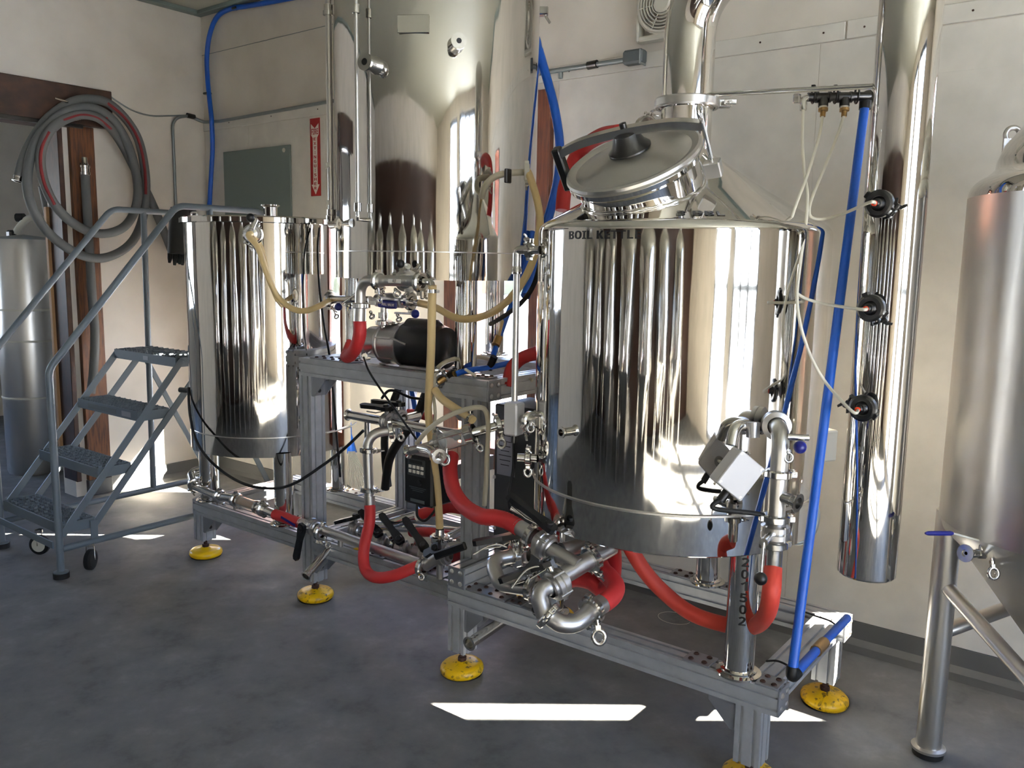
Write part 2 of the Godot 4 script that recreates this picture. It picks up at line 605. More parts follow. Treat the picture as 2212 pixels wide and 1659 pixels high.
func make_room() -> void:
	var T := 0.16
	var f := MB.new()
	f.box(Vector3(-1.15, -0.1, -0.1), Vector3(8.62, 0.2, 6.92), Basis.IDENTITY, 0.0)
	f.box(Vector3(-7.11, -0.1, -1.25), Vector3(3.3, 0.2, 5.7), Basis.IDENTITY, 0.0)
	struct("floor", f, M.floor)
	var c := MB.new()
	c.box(Vector3(-1.15, YC + 0.1, -0.1), Vector3(8.62, 0.2, 6.92), Basis.IDENTITY, 0.0)
	c.box(Vector3(-7.11, YC + 0.1, -1.25), Vector3(3.3, 0.2, 5.7), Basis.IDENTITY, 0.0)
	struct("ceiling", c, M.ceiling)
	# back wall with its windows
	var W1 := [-3.06, -2.385, 0.43, 2.325]
	var W2 := [-0.125, 0.265, 0.60, 2.20]
	var W3 := [-4.90, -4.05, 0.35, 0.96]
	var bw := MB.new()
	wall_cells(bw, XL - T, XR + T, 0.0, YC, [W1, W2, W3], func(mb, a, b, y0, y1): mb.box(Vector3((a + b) / 2, (y0 + y1) / 2, ZB - T / 2), Vector3(b - a, y1 - y0, T), Basis.IDENTITY, 0.0))
	var wall_back := struct("wall_back", bw, M.wall)
	# sheet panels on the lower wall, 1.22 m wide, butted with a fine joint
	var seams := [XL + 0.01, -4.80, -3.58, -2.36, -1.14, 0.08, 1.30, 2.52, XR - 0.01]
	for i in seams.size() - 1:
		var p := MB.new()
		wall_cells(p, seams[i] + 0.001, seams[i + 1] - 0.001, 0.105, 2.36, [W1, W2, W3], func(mb, a, b, y0, y1): mb.box(Vector3((a + b) / 2, (y0 + y1) / 2, ZB + 0.0015), Vector3(b - a, y1 - y0, 0.003), Basis.IDENTITY, 0.0005))
		part(wall_back, "panel", p, M.frp)
	# grime splashed low on the panel behind the kettle
	# batten strip with its nails
	var tr := MB.new()
	tr.box(Vector3((XL - 1.05) / 2, 2.394, ZB + 0.005), Vector3(-1.05 - XL, 0.066, 0.010), Basis.IDENTITY, 0.002)
	tr.box(Vector3((-1.045 + 1.4) / 2 - 0.0, 2.396, ZB + 0.005), Vector3(1.4 + 1.045 - 0.004, 0.066, 0.010), Basis.IDENTITY, 0.002)
	var strip := struct("trim_1", tr, M.frp)
	for x in [-5.0, -4.55, -4.1, -3.65, -3.2, -2.62, -2.30, -2.16, -1.78, -1.38, -1.13, -0.98, -0.62, -0.40, 0.1]:
		var nl := MB.new()
		nl.lathe([Vector2(0.004, 0), Vector2(0.004, 0.001), Vector2(0.0, 0.002)], along(Vector3(x, 2.396, ZB + 0.010), Vector3(0, 0, 1)), 10)
		part(strip, "nail", nl, M.rust)
	var fine := MB.new()
	fine.box(Vector3((XL - 3.2) / 2, 2.86, ZB + 0.001), Vector3(-3.2 - XL, 0.003, 0.002), Basis.IDENTITY, 0.0)
	struct("trim_2", fine, M.board)
	# an old ring-shaped scuff on the floor under the kettle
	var ring := []
	for i in 48:
		var a := TAU * i / 48
		if i < 44:
			ring.append(Vector3(0.072 * cos(a), 0.0, 0.06 * sin(a)) + py0(1457, 1335, 0.0006))
	part(get_node("floor"), "scuff", MB.new().tube(ring, 0.0011, 5), M.white_plastic)
	# left wall with the doorway
	var D := [-2.41, -1.05, 0.0, 2.29]
	var lw := MB.new()
	wall_cells(lw, ZB, ZF, 0.0, YC, [D], func(mb, a, b, y0, y1): mb.box(Vector3(XL - T / 2, (y0 + y1) / 2, (a + b) / 2), Vector3(T, y1 - y0, b - a), Basis.IDENTITY, 0.0))
	struct("wall_left", lw, M.wall)
	# right wall: two glazed openings, one of them nearly the whole roll-up door
	var R1 := [-1.85, -0.30, 0.06, 2.95]
	var R2 := [0.0, 1.0, 0.06, 2.95]
	var rw := MB.new()
	wall_cells(rw, ZB, ZF, 0.0, YC, [R1, R2], func(mb, a, b, y0, y1): mb.box(Vector3(XR + T / 2, (y0 + y1) / 2, (a + b) / 2), Vector3(T, y1 - y0, b - a), Basis.IDENTITY, 0.0))
	struct("wall_right", rw, M.wall)
	var fw := MB.new()
	fw.box(Vector3((XL + XR) / 2, YC / 2, ZF + T / 2), Vector3(XR - XL + 2 * T, YC, T), Basis.IDENTITY, 0.0)
	struct("wall_front", fw, M.wall)
	# dark cove base
	var bb := MB.new()
	var cove := PackedVector2Array([Vector2(0, 0), Vector2(0.075, 0), Vector2(0.032, 0.012), Vector2(0.012, 0.034), Vector2(0.006, 0.10), Vector2(0, 0.103)])
	bb.prism(cove, XR - XL, Transform3D(Basis(Vector3(0, 0, 1), Vector3.UP, Vector3(-1, 0, 0)), Vector3(XR, 0.001, ZB)))
	struct("baseboard_back", bb, M.base)
	var bl := MB.new()
	bl.prism(cove, 0.775, Transform3D(Basis(Vector3(1, 0, 0), Vector3.UP, Vector3(0, 0, 1)), Vector3(XL, 0.001, ZB)))
	struct("baseboard_left", bl, M.base)
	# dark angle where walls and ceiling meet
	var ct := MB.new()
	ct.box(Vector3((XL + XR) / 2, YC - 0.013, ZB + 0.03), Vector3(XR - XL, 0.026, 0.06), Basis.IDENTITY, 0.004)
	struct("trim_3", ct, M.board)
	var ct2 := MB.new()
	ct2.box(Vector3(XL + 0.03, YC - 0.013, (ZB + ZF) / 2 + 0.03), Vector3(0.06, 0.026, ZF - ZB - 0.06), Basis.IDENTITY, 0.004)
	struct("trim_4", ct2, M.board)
	window("window_1", W1, 0.11, 0)
	window("window_2", W2, 0.006, 0)
	window("window_3", W3, 0.05, 0)
	right_window("window_4", R1, 3)
	right_window("window_5", R2, 1)
	# door frame: dark header and a brown post
	var dr := MeshInstance3D.new()
	dr.name = "door_1"
	dr.mesh = MB.new().box(Vector3(XL + 0.022, 2.40, -1.71), Vector3(0.044, 0.225, 2.06), Basis.IDENTITY, 0.003).done(Vector3.ZERO, M.dark_wood)
	add_child(dr)
	dr.set_meta("kind", "structure")
	part(dr, "track", MB.new().box(Vector3(XL + 0.03, 2.277, -1.7), Vector3(0.05, 0.022, 1.7), Basis.IDENTITY, 0.002), M.black_steel)
	part(dr, "post", MB.new().box(Vector3(XL + 0.018, 1.19, -2.548), Vector3(0.036, 2.18, 0.145), Basis.IDENTITY, 0.003), M.post_wood)
	part(dr, "post_foot", MB.new().box(Vector3(XL + 0.02, 0.05, -2.548), Vector3(0.04, 0.10, 0.15), Basis.IDENTITY, 0.003), M.base)
	part(dr, "jamb", MB.new().box(Vector3(XL - 0.065, 1.19, -2.424), Vector3(0.17, 2.18, 0.03), Basis.IDENTITY, 0.003), M.dark_wood)
	part(dr, "lath", MB.new().box(Vector3(XL - 0.155, 1.05, -2.40), Vector3(0.03, 1.5, 0.02), Basis.IDENTITY, 0.002), M.lath)
	part(dr, "head_lining", MB.new().box(Vector3(XL - 0.08, 2.28, -1.73), Vector3(0.16, 0.02, 1.36), Basis.IDENTITY, 0.002), M.dark_wood)
	part(dr, "side_lining", MB.new().box(Vector3(XL - 0.08, 1.14, -1.06), Vector3(0.16, 2.28, 0.02), Basis.IDENTITY, 0.002), M.dark_wood)
	# the room beyond the doorway, with a window to the sky in its far end
	var n := MB.new()
	wall_cells(n, -4.1, 1.6, 0.0, YC, [[-1.9, -0.3, 1.0, 2.1]], func(mb, a, b, y0, y1): mb.box(Vector3(-8.68, (y0 + y1) / 2, (a + b) / 2), Vector3(0.16, y1 - y0, b - a), Basis.IDENTITY, 0.0))
	n.box(Vector3(-7.0, YC / 2, -4.02), Vector3(3.4, YC, 0.16), Basis.IDENTITY, 0.0)
	n.box(Vector3(-7.0, YC / 2, 1.52), Vector3(3.4, YC, 0.16), Basis.IDENTITY, 0.0)
	n.box(Vector3(XL - 0.08, YC / 2, -3.83), Vector3(0.16, YC, 0.54), Basis.IDENTITY, 0.0)
	struct("wall_beyond", n, M.wall)
	# outside: snow-bright ground and a low far rise
	var gr := MB.new()
	gr.box(Vector3(0, -0.6, -23.6), Vector3(90, 0.3, 40), Basis.IDENTITY, 0.0)
	gr.box(Vector3(24.2, -0.6, 0), Vector3(42, 0.3, 7.2), Basis.IDENTITY, 0.0)
	gr.box(Vector3(-30, -0.6, 0), Vector3(42, 0.3, 7.2), Basis.IDENTITY, 0.0)
	struct("ground", gr, M.snow)
	var hl := MB.new()
	var poly := PackedVector2Array([Vector2(-60, -1)])
	for i in 41:
		poly.append(Vector2(-60 + i * 3.0, 0.6 + 0.7 * sin(i * 0.9) + 0.5 * sin(i * 2.3 + 1.0)))
	poly.append(Vector2(60, -1))
	hl.prism(poly, 4.0, Transform3D(Basis.IDENTITY, Vector3(0, 0, -47)))
	struct("far_rise", hl, M.hill)

func window(called: String, w: Array, fr: float, _k: int) -> void:
	var o := MeshInstance3D.new()
	o.name = called
	var m := MB.new()
	var x0: float = w[0]
	var x1: float = w[1]
	var y0: float = w[2]
	var y1: float = w[3]
	var zc := ZB - 0.06
	m.box(Vector3(x0 + fr / 2, (y0 + y1) / 2, zc), Vector3(fr, y1 - y0, 0.19), Basis.IDENTITY, 0.002)
	m.box(Vector3(x1 - fr / 2, (y0 + y1) / 2, zc), Vector3(fr, y1 - y0, 0.19), Basis.IDENTITY, 0.002)
	m.box(Vector3((x0 + x1) / 2, y0 + fr / 2, zc), Vector3(x1 - x0 - 2 * fr, fr, 0.19), Basis.IDENTITY, 0.002)
	m.box(Vector3((x0 + x1) / 2, y1 - fr / 2, zc), Vector3(x1 - x0 - 2 * fr, fr, 0.19), Basis.IDENTITY, 0.002)
	o.mesh = m.done(Vector3.ZERO, M.window_wood)
	add_child(o)
	o.set_meta("kind", "structure")
	part(o, "pane", MB.new().box(Vector3((x0 + x1) / 2, (y0 + y1) / 2, ZB - 0.11), Vector3(x1 - x0 - 2 * fr, y1 - y0 - 2 * fr, 0.005), Basis.IDENTITY, 0.0), M.glass)
	if called == "window_1":
		part(o, "blind", MB.new().box(Vector3((x0 + x1) / 2, y1 - fr - 0.03, ZB - 0.075), Vector3(x1 - x0 - 2 * fr - 0.01, 0.05, 0.05), Basis.IDENTITY, 0.01), M.lath)

func right_window(called: String, w: Array, bays: int) -> void:
	var o := MeshInstance3D.new()
	o.name = called
	var m := MB.new()
	var z0: float = w[0]
	var z1: float = w[1]
	var y0: float = w[2]
	var y1: float = w[3]
	var b := 0.06
	for i in bays + 1:
		m.box(Vector3(XR + 0.08, (y0 + y1) / 2, lerpf(z0 + b / 2, z1 - b / 2, float(i) / bays)), Vector3(0.07, y1 - y0, b), Basis.IDENTITY, 0.003)
	for t in [0.0, 0.45, 1.0]:
		for i in bays:
			var a := lerpf(z0 + b / 2, z1 - b / 2, float(i) / bays) + b / 2
			var e := lerpf(z0 + b / 2, z1 - b / 2, float(i + 1) / bays) - b / 2
			m.box(Vector3(XR + 0.08, lerpf(y0 + b / 2, y1 - b / 2, t), (a + e) / 2), Vector3(0.07, b, e - a), Basis.IDENTITY, 0.003)
	o.mesh = m.done(Vector3.ZERO, M.dark_plate)
	add_child(o)
	o.set_meta("kind", "structure")
	for i in bays:
		part(o, "pane", MB.new().box(Vector3(XR + 0.10, (y0 + y1) / 2, lerpf(z0, z1, (i + 0.5) / bays)), Vector3(0.005, y1 - y0 - b, (z1 - z0) / bays - b), Basis.IDENTITY, 0.0), M.glass)

# ---------------------------------------------------------------- shared fittings
const AL := 0.076

func slot_profile(s: float) -> PackedVector2Array:
	var h := s / 2
	var o := PackedVector2Array()
	var wdt := 0.0052
	var dep := 0.008
	for side in 4:
		var a := -PI / 2 * side
		for q in [[-h, 0], [-s / 4 - wdt, 0], [-s / 4 - wdt, dep], [-s / 4 + wdt, dep], [-s / 4 + wdt, 0], [s / 4 - wdt, 0], [s / 4 - wdt, dep], [s / 4 + wdt, dep], [s / 4 + wdt, 0]]:
			o.append(Vector2(q[0], h - q[1]).rotated(a))
	return o

func beam(parent: Node, called: String, a: Vector3, b: Vector3, s := AL) -> MeshInstance3D:
	var d := (b - a).normalized()
	var u := Vector3.UP if absf(d.y) < 0.5 else Vector3.RIGHT
	var w := d.cross(u).normalized()
	return part(parent, called, MB.new().prism(slot_profile(s), (b - a).length(), Transform3D(Basis(u, w, d), a)), M.alu)

func end_plate(parent: Node, c: Vector3, nrm: Vector3, s := AL) -> void:
	var xf := along(c, nrm)
	var p := part(parent, "end_plate", MB.new().box(c + nrm * 0.003, Vector3(s, 0.006, s) , xf.basis, 0.001), M.plate)
	for i in [-1, 1]:
		for j in [-1, 1]:
			part(p, "bolt", MB.new().lathe([Vector2(0.009, 0.006), Vector2(0.009, 0.008), Vector2(0.005, 0.011), Vector2(0, 0.0115)], Transform3D(xf.basis, c + xf.basis.x * (i * s * 0.26) + xf.basis.z * (j * s * 0.26)), 12), M.satin)

func top_plate(parent: Node, c: Vector3, sx: float, sz: float) -> void:
	var p := part(parent, "plate", MB.new().box(c + Vector3(0, 0.003, 0), Vector3(sx, 0.006, sz), Basis.IDENTITY, 0.001), M.plate)
	var nx: int = max(2, int(sx / 0.045))
	for i in nx:
		for j in [-1, 1]:
			part(p, "bolt", MB.new().lathe([Vector2(0.0085, 0.006), Vector2(0.0085, 0.0075), Vector2(0.006, 0.0105), Vector2(0, 0.011)], Transform3D(Basis.IDENTITY, c + Vector3(sx * ((i + 0.5) / nx - 0.5), 0, j * sz * 0.27)), 10), M.rust)

# triangular corner bracket in the plane of u and w, open webs
func gusset(parent: Node, c: Vector3, u: Vector3, w: Vector3, s := 0.085) -> void:
	var t := u.cross(w).normalized()
	var m := MB.new()
	m.box(c + u * s / 2 + w * 0.004, Vector3(s, 0.008, 0.07), Basis(u, w, t), 0.001)
	m.box(c + w * s / 2 + u * 0.004, Vector3(0.008, s, 0.07), Basis(u, w, t), 0.001)
	for k in [-1, 1]:
		m.prism(PackedVector2Array([Vector2(0.006, 0.006), Vector2(s, 0.006), Vector2(s, 0.016), Vector2(0.016, s), Vector2(0.006, s)]), 0.005, Transform3D(Basis(u, w, t), c + t * (k * 0.032 - 0.0025)))
	var q := part(parent, "corner_bracket", m, M.plate)
	for k in [0.35, 0.75]:
		part(q, "bolt", MB.new().lathe([Vector2(0.009, 0), Vector2(0.009, 0.005), Vector2(0, 0.006)], along(c + u * s * k + w * 0.008, w), 10), M.black_steel)
		part(q, "bolt", MB.new().lathe([Vector2(0.009, 0), Vector2(0.009, 0.005), Vector2(0, 0.006)], along(c + w * s * k + u * 0.008, u), 10), M.black_steel)

func levelling_foot(parent: Node, x: float, z: float, ytop: float, worn: bool, tilt := Basis.IDENTITY) -> void:
	var xf := Transform3D(tilt, Vector3(x, 0.002, z))
	var disc := MB.new().lathe([Vector2(0, 0.0), Vector2(0.070, 0.0), Vector2(0.078, 0.006), Vector2(0.081, 0.016), Vector2(0.079, 0.026), Vector2(0.070, 0.035), Vector2(0.055, 0.039), Vector2(0.030, 0.041), Vector2(0.022, 0.046), Vector2(0, 0.047)], xf, 40, 50.0)
	var d := part(parent, "foot_pad", disc, M.yellow_worn if worn else M.yellow, "yellow rubber-rimmed pad with scuffed paint" if worn else "")
	part(d, "gasket", MB.new().lathe([Vector2(0.0, 0.0), Vector2(0.074, 0.0), Vector2(0.074, 0.004), Vector2(0.0, 0.004)], Transform3D(Basis.IDENTITY, Vector3(x, -0.001, z)), 32), M.rubber)
	var st := MB.new()
	st.lathe([Vector2(0.009, 0.04), Vector2(0.009, ytop + 0.01)], Transform3D(Basis.IDENTITY, Vector3(x, 0, z)), 14)
	st.lathe([Vector2(0, 0.046), Vector2(0.017, 0.046), Vector2(0.017, 0.062), Vector2(0, 0.062)], Transform3D(Basis.IDENTITY, Vector3(x, 0, z)), 6)
	part(parent, "foot_stem", st, M.rust)

# tri-clamp: ring with two hinge lugs, a swing bolt and a wing nut
func tclamp(parent: Node, p: Vector3, dir: Vector3, rf: float, wing: Vector3, material: Material = null) -> void:
	var mm: Material = material if material else M.pipe
	var d := dir.normalized()
	var w := (wing - d * wing.dot(d)).normalized()
	var s := d.cross(w)
	var k := rf / 0.032
	var m := MB.new()
	m.lathe([Vector2(rf * 0.72, -0.0105), Vector2(rf + 0.002, -0.0105), Vector2(rf + 0.008, -0.007), Vector2(rf + 0.008, 0.007), Vector2(rf + 0.002, 0.0105), Vector2(rf * 0.72, 0.0105)], along(p, d), 26, 20.0)
	var lug := p + w * (rf + 0.010)
	for e in [-1, 1]:
		m.box(lug + s * (e * 0.009), Vector3(0.016, 0.006, 0.015), Basis(w, s, d), 0.001)
	var hinge := p - w * (rf + 0.009)
	m.box(hinge, Vector3(0.013, 0.018, 0.016), Basis(w, s, d), 0.002)
	var c := part(parent, "clamp", m, mm)
	var n := MB.new()
	var b0 := lug + w * 0.004 - s * 0.014
	n.tube([b0, b0 + s * 0.046 * k], 0.0035, 8)
	var e0 := b0 + s * 0.030
	n.lathe([Vector2(0, 0), Vector2(0.008, 0), Vector2(0.0065, 0.011), Vector2(0, 0.012)], along(e0, s), 12)
	for e in [-1, 1]:
		n.prism(PackedVector2Array([Vector2(0.004, 0.0), Vector2(0.012, 0.004), Vector2(0.018, 0.018), Vector2(0.013, 0.022), Vector2(0.006, 0.010)]), 0.004, Transform3D(Basis(w * e, s, w.cross(s) * e), e0 - w.cross(s) * (e * 0.002)))
	part(c, "wing_nut", n, mm)

# loose swing clamp with a long eye bolt hanging from it
func eye_nut(parent: Node, a: Vector3, b: Vector3, face_dir: Vector3, k := 1.0) -> void:
	var d := (b - a).normalized()
	var m := MB.new()
	m.tube([a, b - d * 0.018 * k], 0.0036 * k, 8)
	m.lathe([Vector2(0, 0), Vector2(0.0075, 0), Vector2(0.0075, 0.008), Vector2(0, 0.008)], along(a + d * 0.006 * k, d), 6)
	var t := (face_dir - d * face_dir.dot(d)).normalized()
	var s := d.cross(t)
	var ring := []
	for i in 18:
		var q := TAU * i / 18
		ring.append(b + d * cos(q) * 0.013 * k + s * sin(q) * 0.011 * k)
	m.tube(ring, 0.0048 * k, 8, false, true)
	m.box(b - d * 0.018 * k, Vector3(0.012, 0.012, 0.009) * k, Basis(s, d, s.cross(d)), 0.002)
	part(parent, "wing_nut", m, M.pipe)

# weld ferrule: flared lip at p facing dir
func ferrule(m: MB, p: Vector3, dir: Vector3, rt: float, rf: float) -> void:
	m.lathe([Vector2(rt, -0.018), Vector2(rt + 0.001, -0.008), Vector2(rf, -0.003), Vector2(rf, 0.0), Vector2(rt - 0.0015, 0.0), Vector2(rt - 0.0015, -0.03)], along(p, dir), 24, 20.0)

# butterfly valve: body at p along dir, stem towards up, plastic lever from the stem towards ldir
func butterfly(parent: Node, p: Vector3, dir: Vector3, r: float, up: Vector3, ldir: Vector3, llen: float, lever_mat: Material = null, squeeze := true) -> void:
	var d := dir.normalized()
	var w := (up - d * up.dot(d)).normalized()
	var m := MB.new()
	m.lathe([Vector2(r, -0.03), Vector2(r + 0.006, -0.026), Vector2(r + 0.006, -0.018), Vector2(r + 0.016, -0.016), Vector2(r + 0.016, -0.003), Vector2(r + 0.013, 0.0), Vector2(r + 0.016, 0.003), Vector2(r + 0.016, 0.016), Vector2(r + 0.006, 0.018), Vector2(r + 0.006, 0.026), Vector2(r, 0.03)], along(p, d), 26, 15.0)
	for i in 4:
		var a := TAU * (i + 0.5) / 4
		var q := p + (w * cos(a) + d.cross(w) * sin(a)) * (r + 0.014)
		m.tube([q - d * 0.02, q + d * 0.02], 0.0045, 6)
	var v := part(parent, "valve_body", m, M.cast)
	var top := p + w * (r + 0.038)
	part(v, "stem", MB.new().tube([p + w * r, top], 0.010, 12), M.pipe)
	var L := (ldir - w * ldir.dot(w)).normalized()
	if ldir.length() > 1.5:
		L = ldir.normalized()
	var s := L.cross(w).normalized()
	var h := MB.new()
	var prof := PackedVector2Array([Vector2(-0.022, -0.014), Vector2(-0.022, 0.014), Vector2(-0.012, 0.020), Vector2(0.012, 0.020), Vector2(llen * 0.35, 0.013), Vector2(llen * 0.92, 0.0155), Vector2(llen, 0.009), Vector2(llen, -0.009), Vector2(llen * 0.92, -0.0155), Vector2(llen * 0.35, -0.013), Vector2(0.012, -0.020), Vector2(-0.012, -0.020)])
	h.prism(prof, 0.016, Transform3D(Basis(L, s, L.cross(s)), top - L.cross(s) * 0.008))
	h.lathe([Vector2(0, 0.006), Vector2(0.013, 0.006), Vector2(0.013, 0.013), Vector2(0.010, 0.016), Vector2(0, 0.016)], along(top, w), 16)
	var lv := part(v, "lever", h, lever_mat if lever_mat else M.lever)
	if squeeze:
		# the spring trigger under the lever
		var tr := MB.new()
		var o := -L.cross(s) if (-L.cross(s)).dot(w) < 0 else L.cross(s)
		tr.tube([top + o * 0.014 + L * 0.012, top + o * 0.026 + L * llen * 0.45, top + o * 0.024 + L * llen * 0.8], 0.003, 6)
		part(parent, "trigger", tr, M.pipe)

func steel_leg(parent: Node, x: float, z: float, y0: float, y1: float, r := 0.044) -> void:
	var m := MB.new()
	m.lathe([Vector2(0, y0), Vector2(0.064, y0), Vector2(0.064, y0 + 0.006), Vector2(0.052, y0 + 0.010), Vector2(0.052, y0 + 0.016), Vector2(r, y0 + 0.018), Vector2(r, y1)], Transform3D(Basis.IDENTITY, Vector3(x, 0, z)), 32, 20.0)
	part(parent, "leg", m, M.polished)

# ---------------------------------------------------------------- the two skids
func make_frames() -> void:
	var fa := thing("equipment_skid", "slotted aluminium skid carrying two vessels and a raised pump shelf", "frame", Vector3(-2.9, 0, -2.6))
	var zf := -2.327
	var zb := -2.90
	var yl := 0.262
	beam(fa, "beam", Vector3(-3.782, yl, zf), Vector3(-2.920, yl, zf))
	beam(fa, "beam", Vector3(-2.844, yl, zf), Vector3(-1.99, yl, zf))
	beam(fa, "beam", Vector3(-3.782, yl, zb), Vector3(-1.99, yl, zb))
	beam(fa, "cross_beam", Vector3(-3.744, yl, zb + 0.038), Vector3(-3.744, yl, zf - 0.038))
	beam(fa, "cross_beam", Vector3(-2.882, yl, zb + 0.038), Vector3(-2.882, yl, zf - 0.038))
	beam(fa, "cross_beam", Vector3(-2.03, yl, zb + 0.038), Vector3(-2.03, yl, zf - 0.038))
	var ys := 1.050
	beam(fa, "post", Vector3(-2.882, 0.09, zf), Vector3(-2.882, ys - 0.038, zf))
	beam(fa, "post", Vector3(-1.953, 0.30, zf), Vector3(-1.953, ys - 0.038, zf))
	beam(fa, "post", Vector3(-2.882, 0.30, zb), Vector3(-2.882, ys - 0.038, zb))
	beam(fa, "post", Vector3(-1.953, 0.30, zb), Vector3(-1.953, ys - 0.038, zb))
	beam(fa, "shelf_beam", Vector3(-2.920, ys, zf), Vector3(-1.872, ys, zf))
	beam(fa, "shelf_beam", Vector3(-2.920, ys, zb), Vector3(-1.872, ys, zb))
	beam(fa, "shelf_beam", Vector3(-2.882, ys, zb + 0.038), Vector3(-2.882, ys, zf - 0.038))
	beam(fa, "shelf_beam", Vector3(-1.910, ys, zb + 0.038), Vector3(-1.910, ys, zf - 0.038))
	end_plate(fa, Vector3(-1.872, ys, zf), Vector3.RIGHT)
	end_plate(fa, Vector3(-1.872, ys, zb), Vector3.RIGHT)
	end_plate(fa, Vector3(-3.782, yl, zf), Vector3.LEFT)
	beam(fa, "leg", Vector3(-3.744, 0.09, zf), Vector3(-3.744, yl - 0.038, zf))
	beam(fa, "leg", Vector3(-3.744, 0.09, zb), Vector3(-3.744, yl - 0.038, zb))
	beam(fa, "leg", Vector3(-2.10, 0.09, zb), Vector3(-2.10, yl - 0.038, zb))
	gusset(fa, Vector3(-3.706, yl - 0.038, zf), Vector3(1, 0, 0), Vector3(0, -1, 0))
	gusset(fa, Vector3(-2.844, ys - 0.038, zf), Vector3(1, 0, 0), Vector3(0, -1, 0))
	gusset(fa, Vector3(-2.844, yl - 0.038, zf), Vector3(1, 0, 0), Vector3(0, -1, 0))
	gusset(fa, Vector3(-1.991, ys - 0.038, zf), Vector3(-1, 0, 0), Vector3(0, -1, 0))
	gusset(fa, Vector3(-2.844, 0.30, zb), Vector3(1, 0, 0), Vector3(0, 1, 0))
	top_plate(fa, Vector3(-3.26, 0.30, zb), 0.13, 0.07)
	top_plate(fa, Vector3(-2.46, 0.30, zf), 0.10, 0.07)
	top_plate(fa, Vector3(-2.14, 0.30, zf), 0.12, 0.07)
	top_plate(fa, Vector3(-2.72, ys + 0.038, zf), 0.26, 0.07)
	top_plate(fa, Vector3(-1.93, ys + 0.038, zf - 0.02), 0.08, 0.05)
	levelling_foot(fa, -3.744, zf, 0.09, false)
	levelling_foot(fa, -2.882, zf, 0.09, true)
	levelling_foot(fa, -3.744, zb, 0.09, false)
	levelling_foot(fa, -2.10, zb, 0.09, true)
	part(fa, "brace_tab", MB.new().box(Vector3(-2.52, 0.301, zf + 0.01), Vector3(0.16, 0.003, 0.03), Basis.IDENTITY, 0.001), M.yellow)

	var fb := thing("kettle_skid", "low slotted aluminium skid on yellow feet under the boil kettle", "frame", Vector3(-1.34, 0, -2.53))
	var bf := -2.223
	var bk := -2.83
	var yb := 0.304
	beam(fb, "beam", Vector3(-1.958, yb, bf), Vector3(-0.735, yb, bf))
	beam(fb, "beam", Vector3(-1.958, yb, bk), Vector3(-0.735, yb, bk))
	beam(fb, "cross_beam", Vector3(-0.790, yb, bk + 0.038), Vector3(-0.790, yb, bf - 0.038))
	beam(fb, "cross_beam", Vector3(-1.92, yb, bk + 0.038), Vector3(-1.92, yb, bf - 0.038))
	beam(fb, "stub_beam", Vector3(-1.915, yb + 0.076, bk - 0.02), Vector3(-1.915, yb + 0.076, bf + 0.038))
	end_plate(fb, Vector3(-1.915, yb + 0.076, bf + 0.038), Vector3(0, 0, 1))
	end_plate(fb, Vector3(-0.735, yb, bf), Vector3.RIGHT)
	end_plate(fb, Vector3(-0.735, yb, bk), Vector3.RIGHT)
	end_plate(fb, Vector3(-1.958, yb, bf), Vector3.LEFT)
	for q in [[-1.92, bf], [-0.815, bf], [-0.800, bk - 0.03], [-1.92, bk]]:
		beam(fb, "leg", Vector3(q[0], 0.09, q[1]), Vector3(q[0], yb - 0.038, q[1]))
	gusset(fb, Vector3(-1.882, yb - 0.038, bf), Vector3(1, 0, 0), Vector3(0, -1, 0))
	gusset(fb, Vector3(-0.853, yb - 0.038, bf), Vector3(-1, 0, 0), Vector3(0, -1, 0))
	gusset(fb, Vector3(-1.877, yb + 0.038, bk), Vector3(1, 0, 0), Vector3(0, 1, 0), 0.06)
	top_plate(fb, Vector3(-1.80, yb + 0.038, bf), 0.20, 0.07)
	top_plate(fb, Vector3(-1.66, yb + 0.038, bf), 0.06, 0.07)
	top_plate(fb, Vector3(-0.985, yb + 0.038, bf), 0.085, 0.07)
	top_plate(fb, Vector3(-0.770, yb + 0.038, bf), 0.065, 0.07)
	top_plate(fb, Vector3(-1.34, yb + 0.038, bk), 0.09, 0.07)
	top_plate(fb, Vector3(-1.13, yb + 0.038, bk), 0.09, 0.07)
	levelling_foot(fb, -1.92, bf, 0.09, true, Basis(Vector3(1, 0, 0.3).normalized(), 0.05))
	levelling_foot(fb, -0.826, bf - 0.03, 0.09, true)
	levelling_foot(fb, -0.800, bk - 0.03, 0.09, true, Basis(Vector3(0, 0, 1), -0.06))
	levelling_foot(fb, -1.92, bk, 0.09, false)

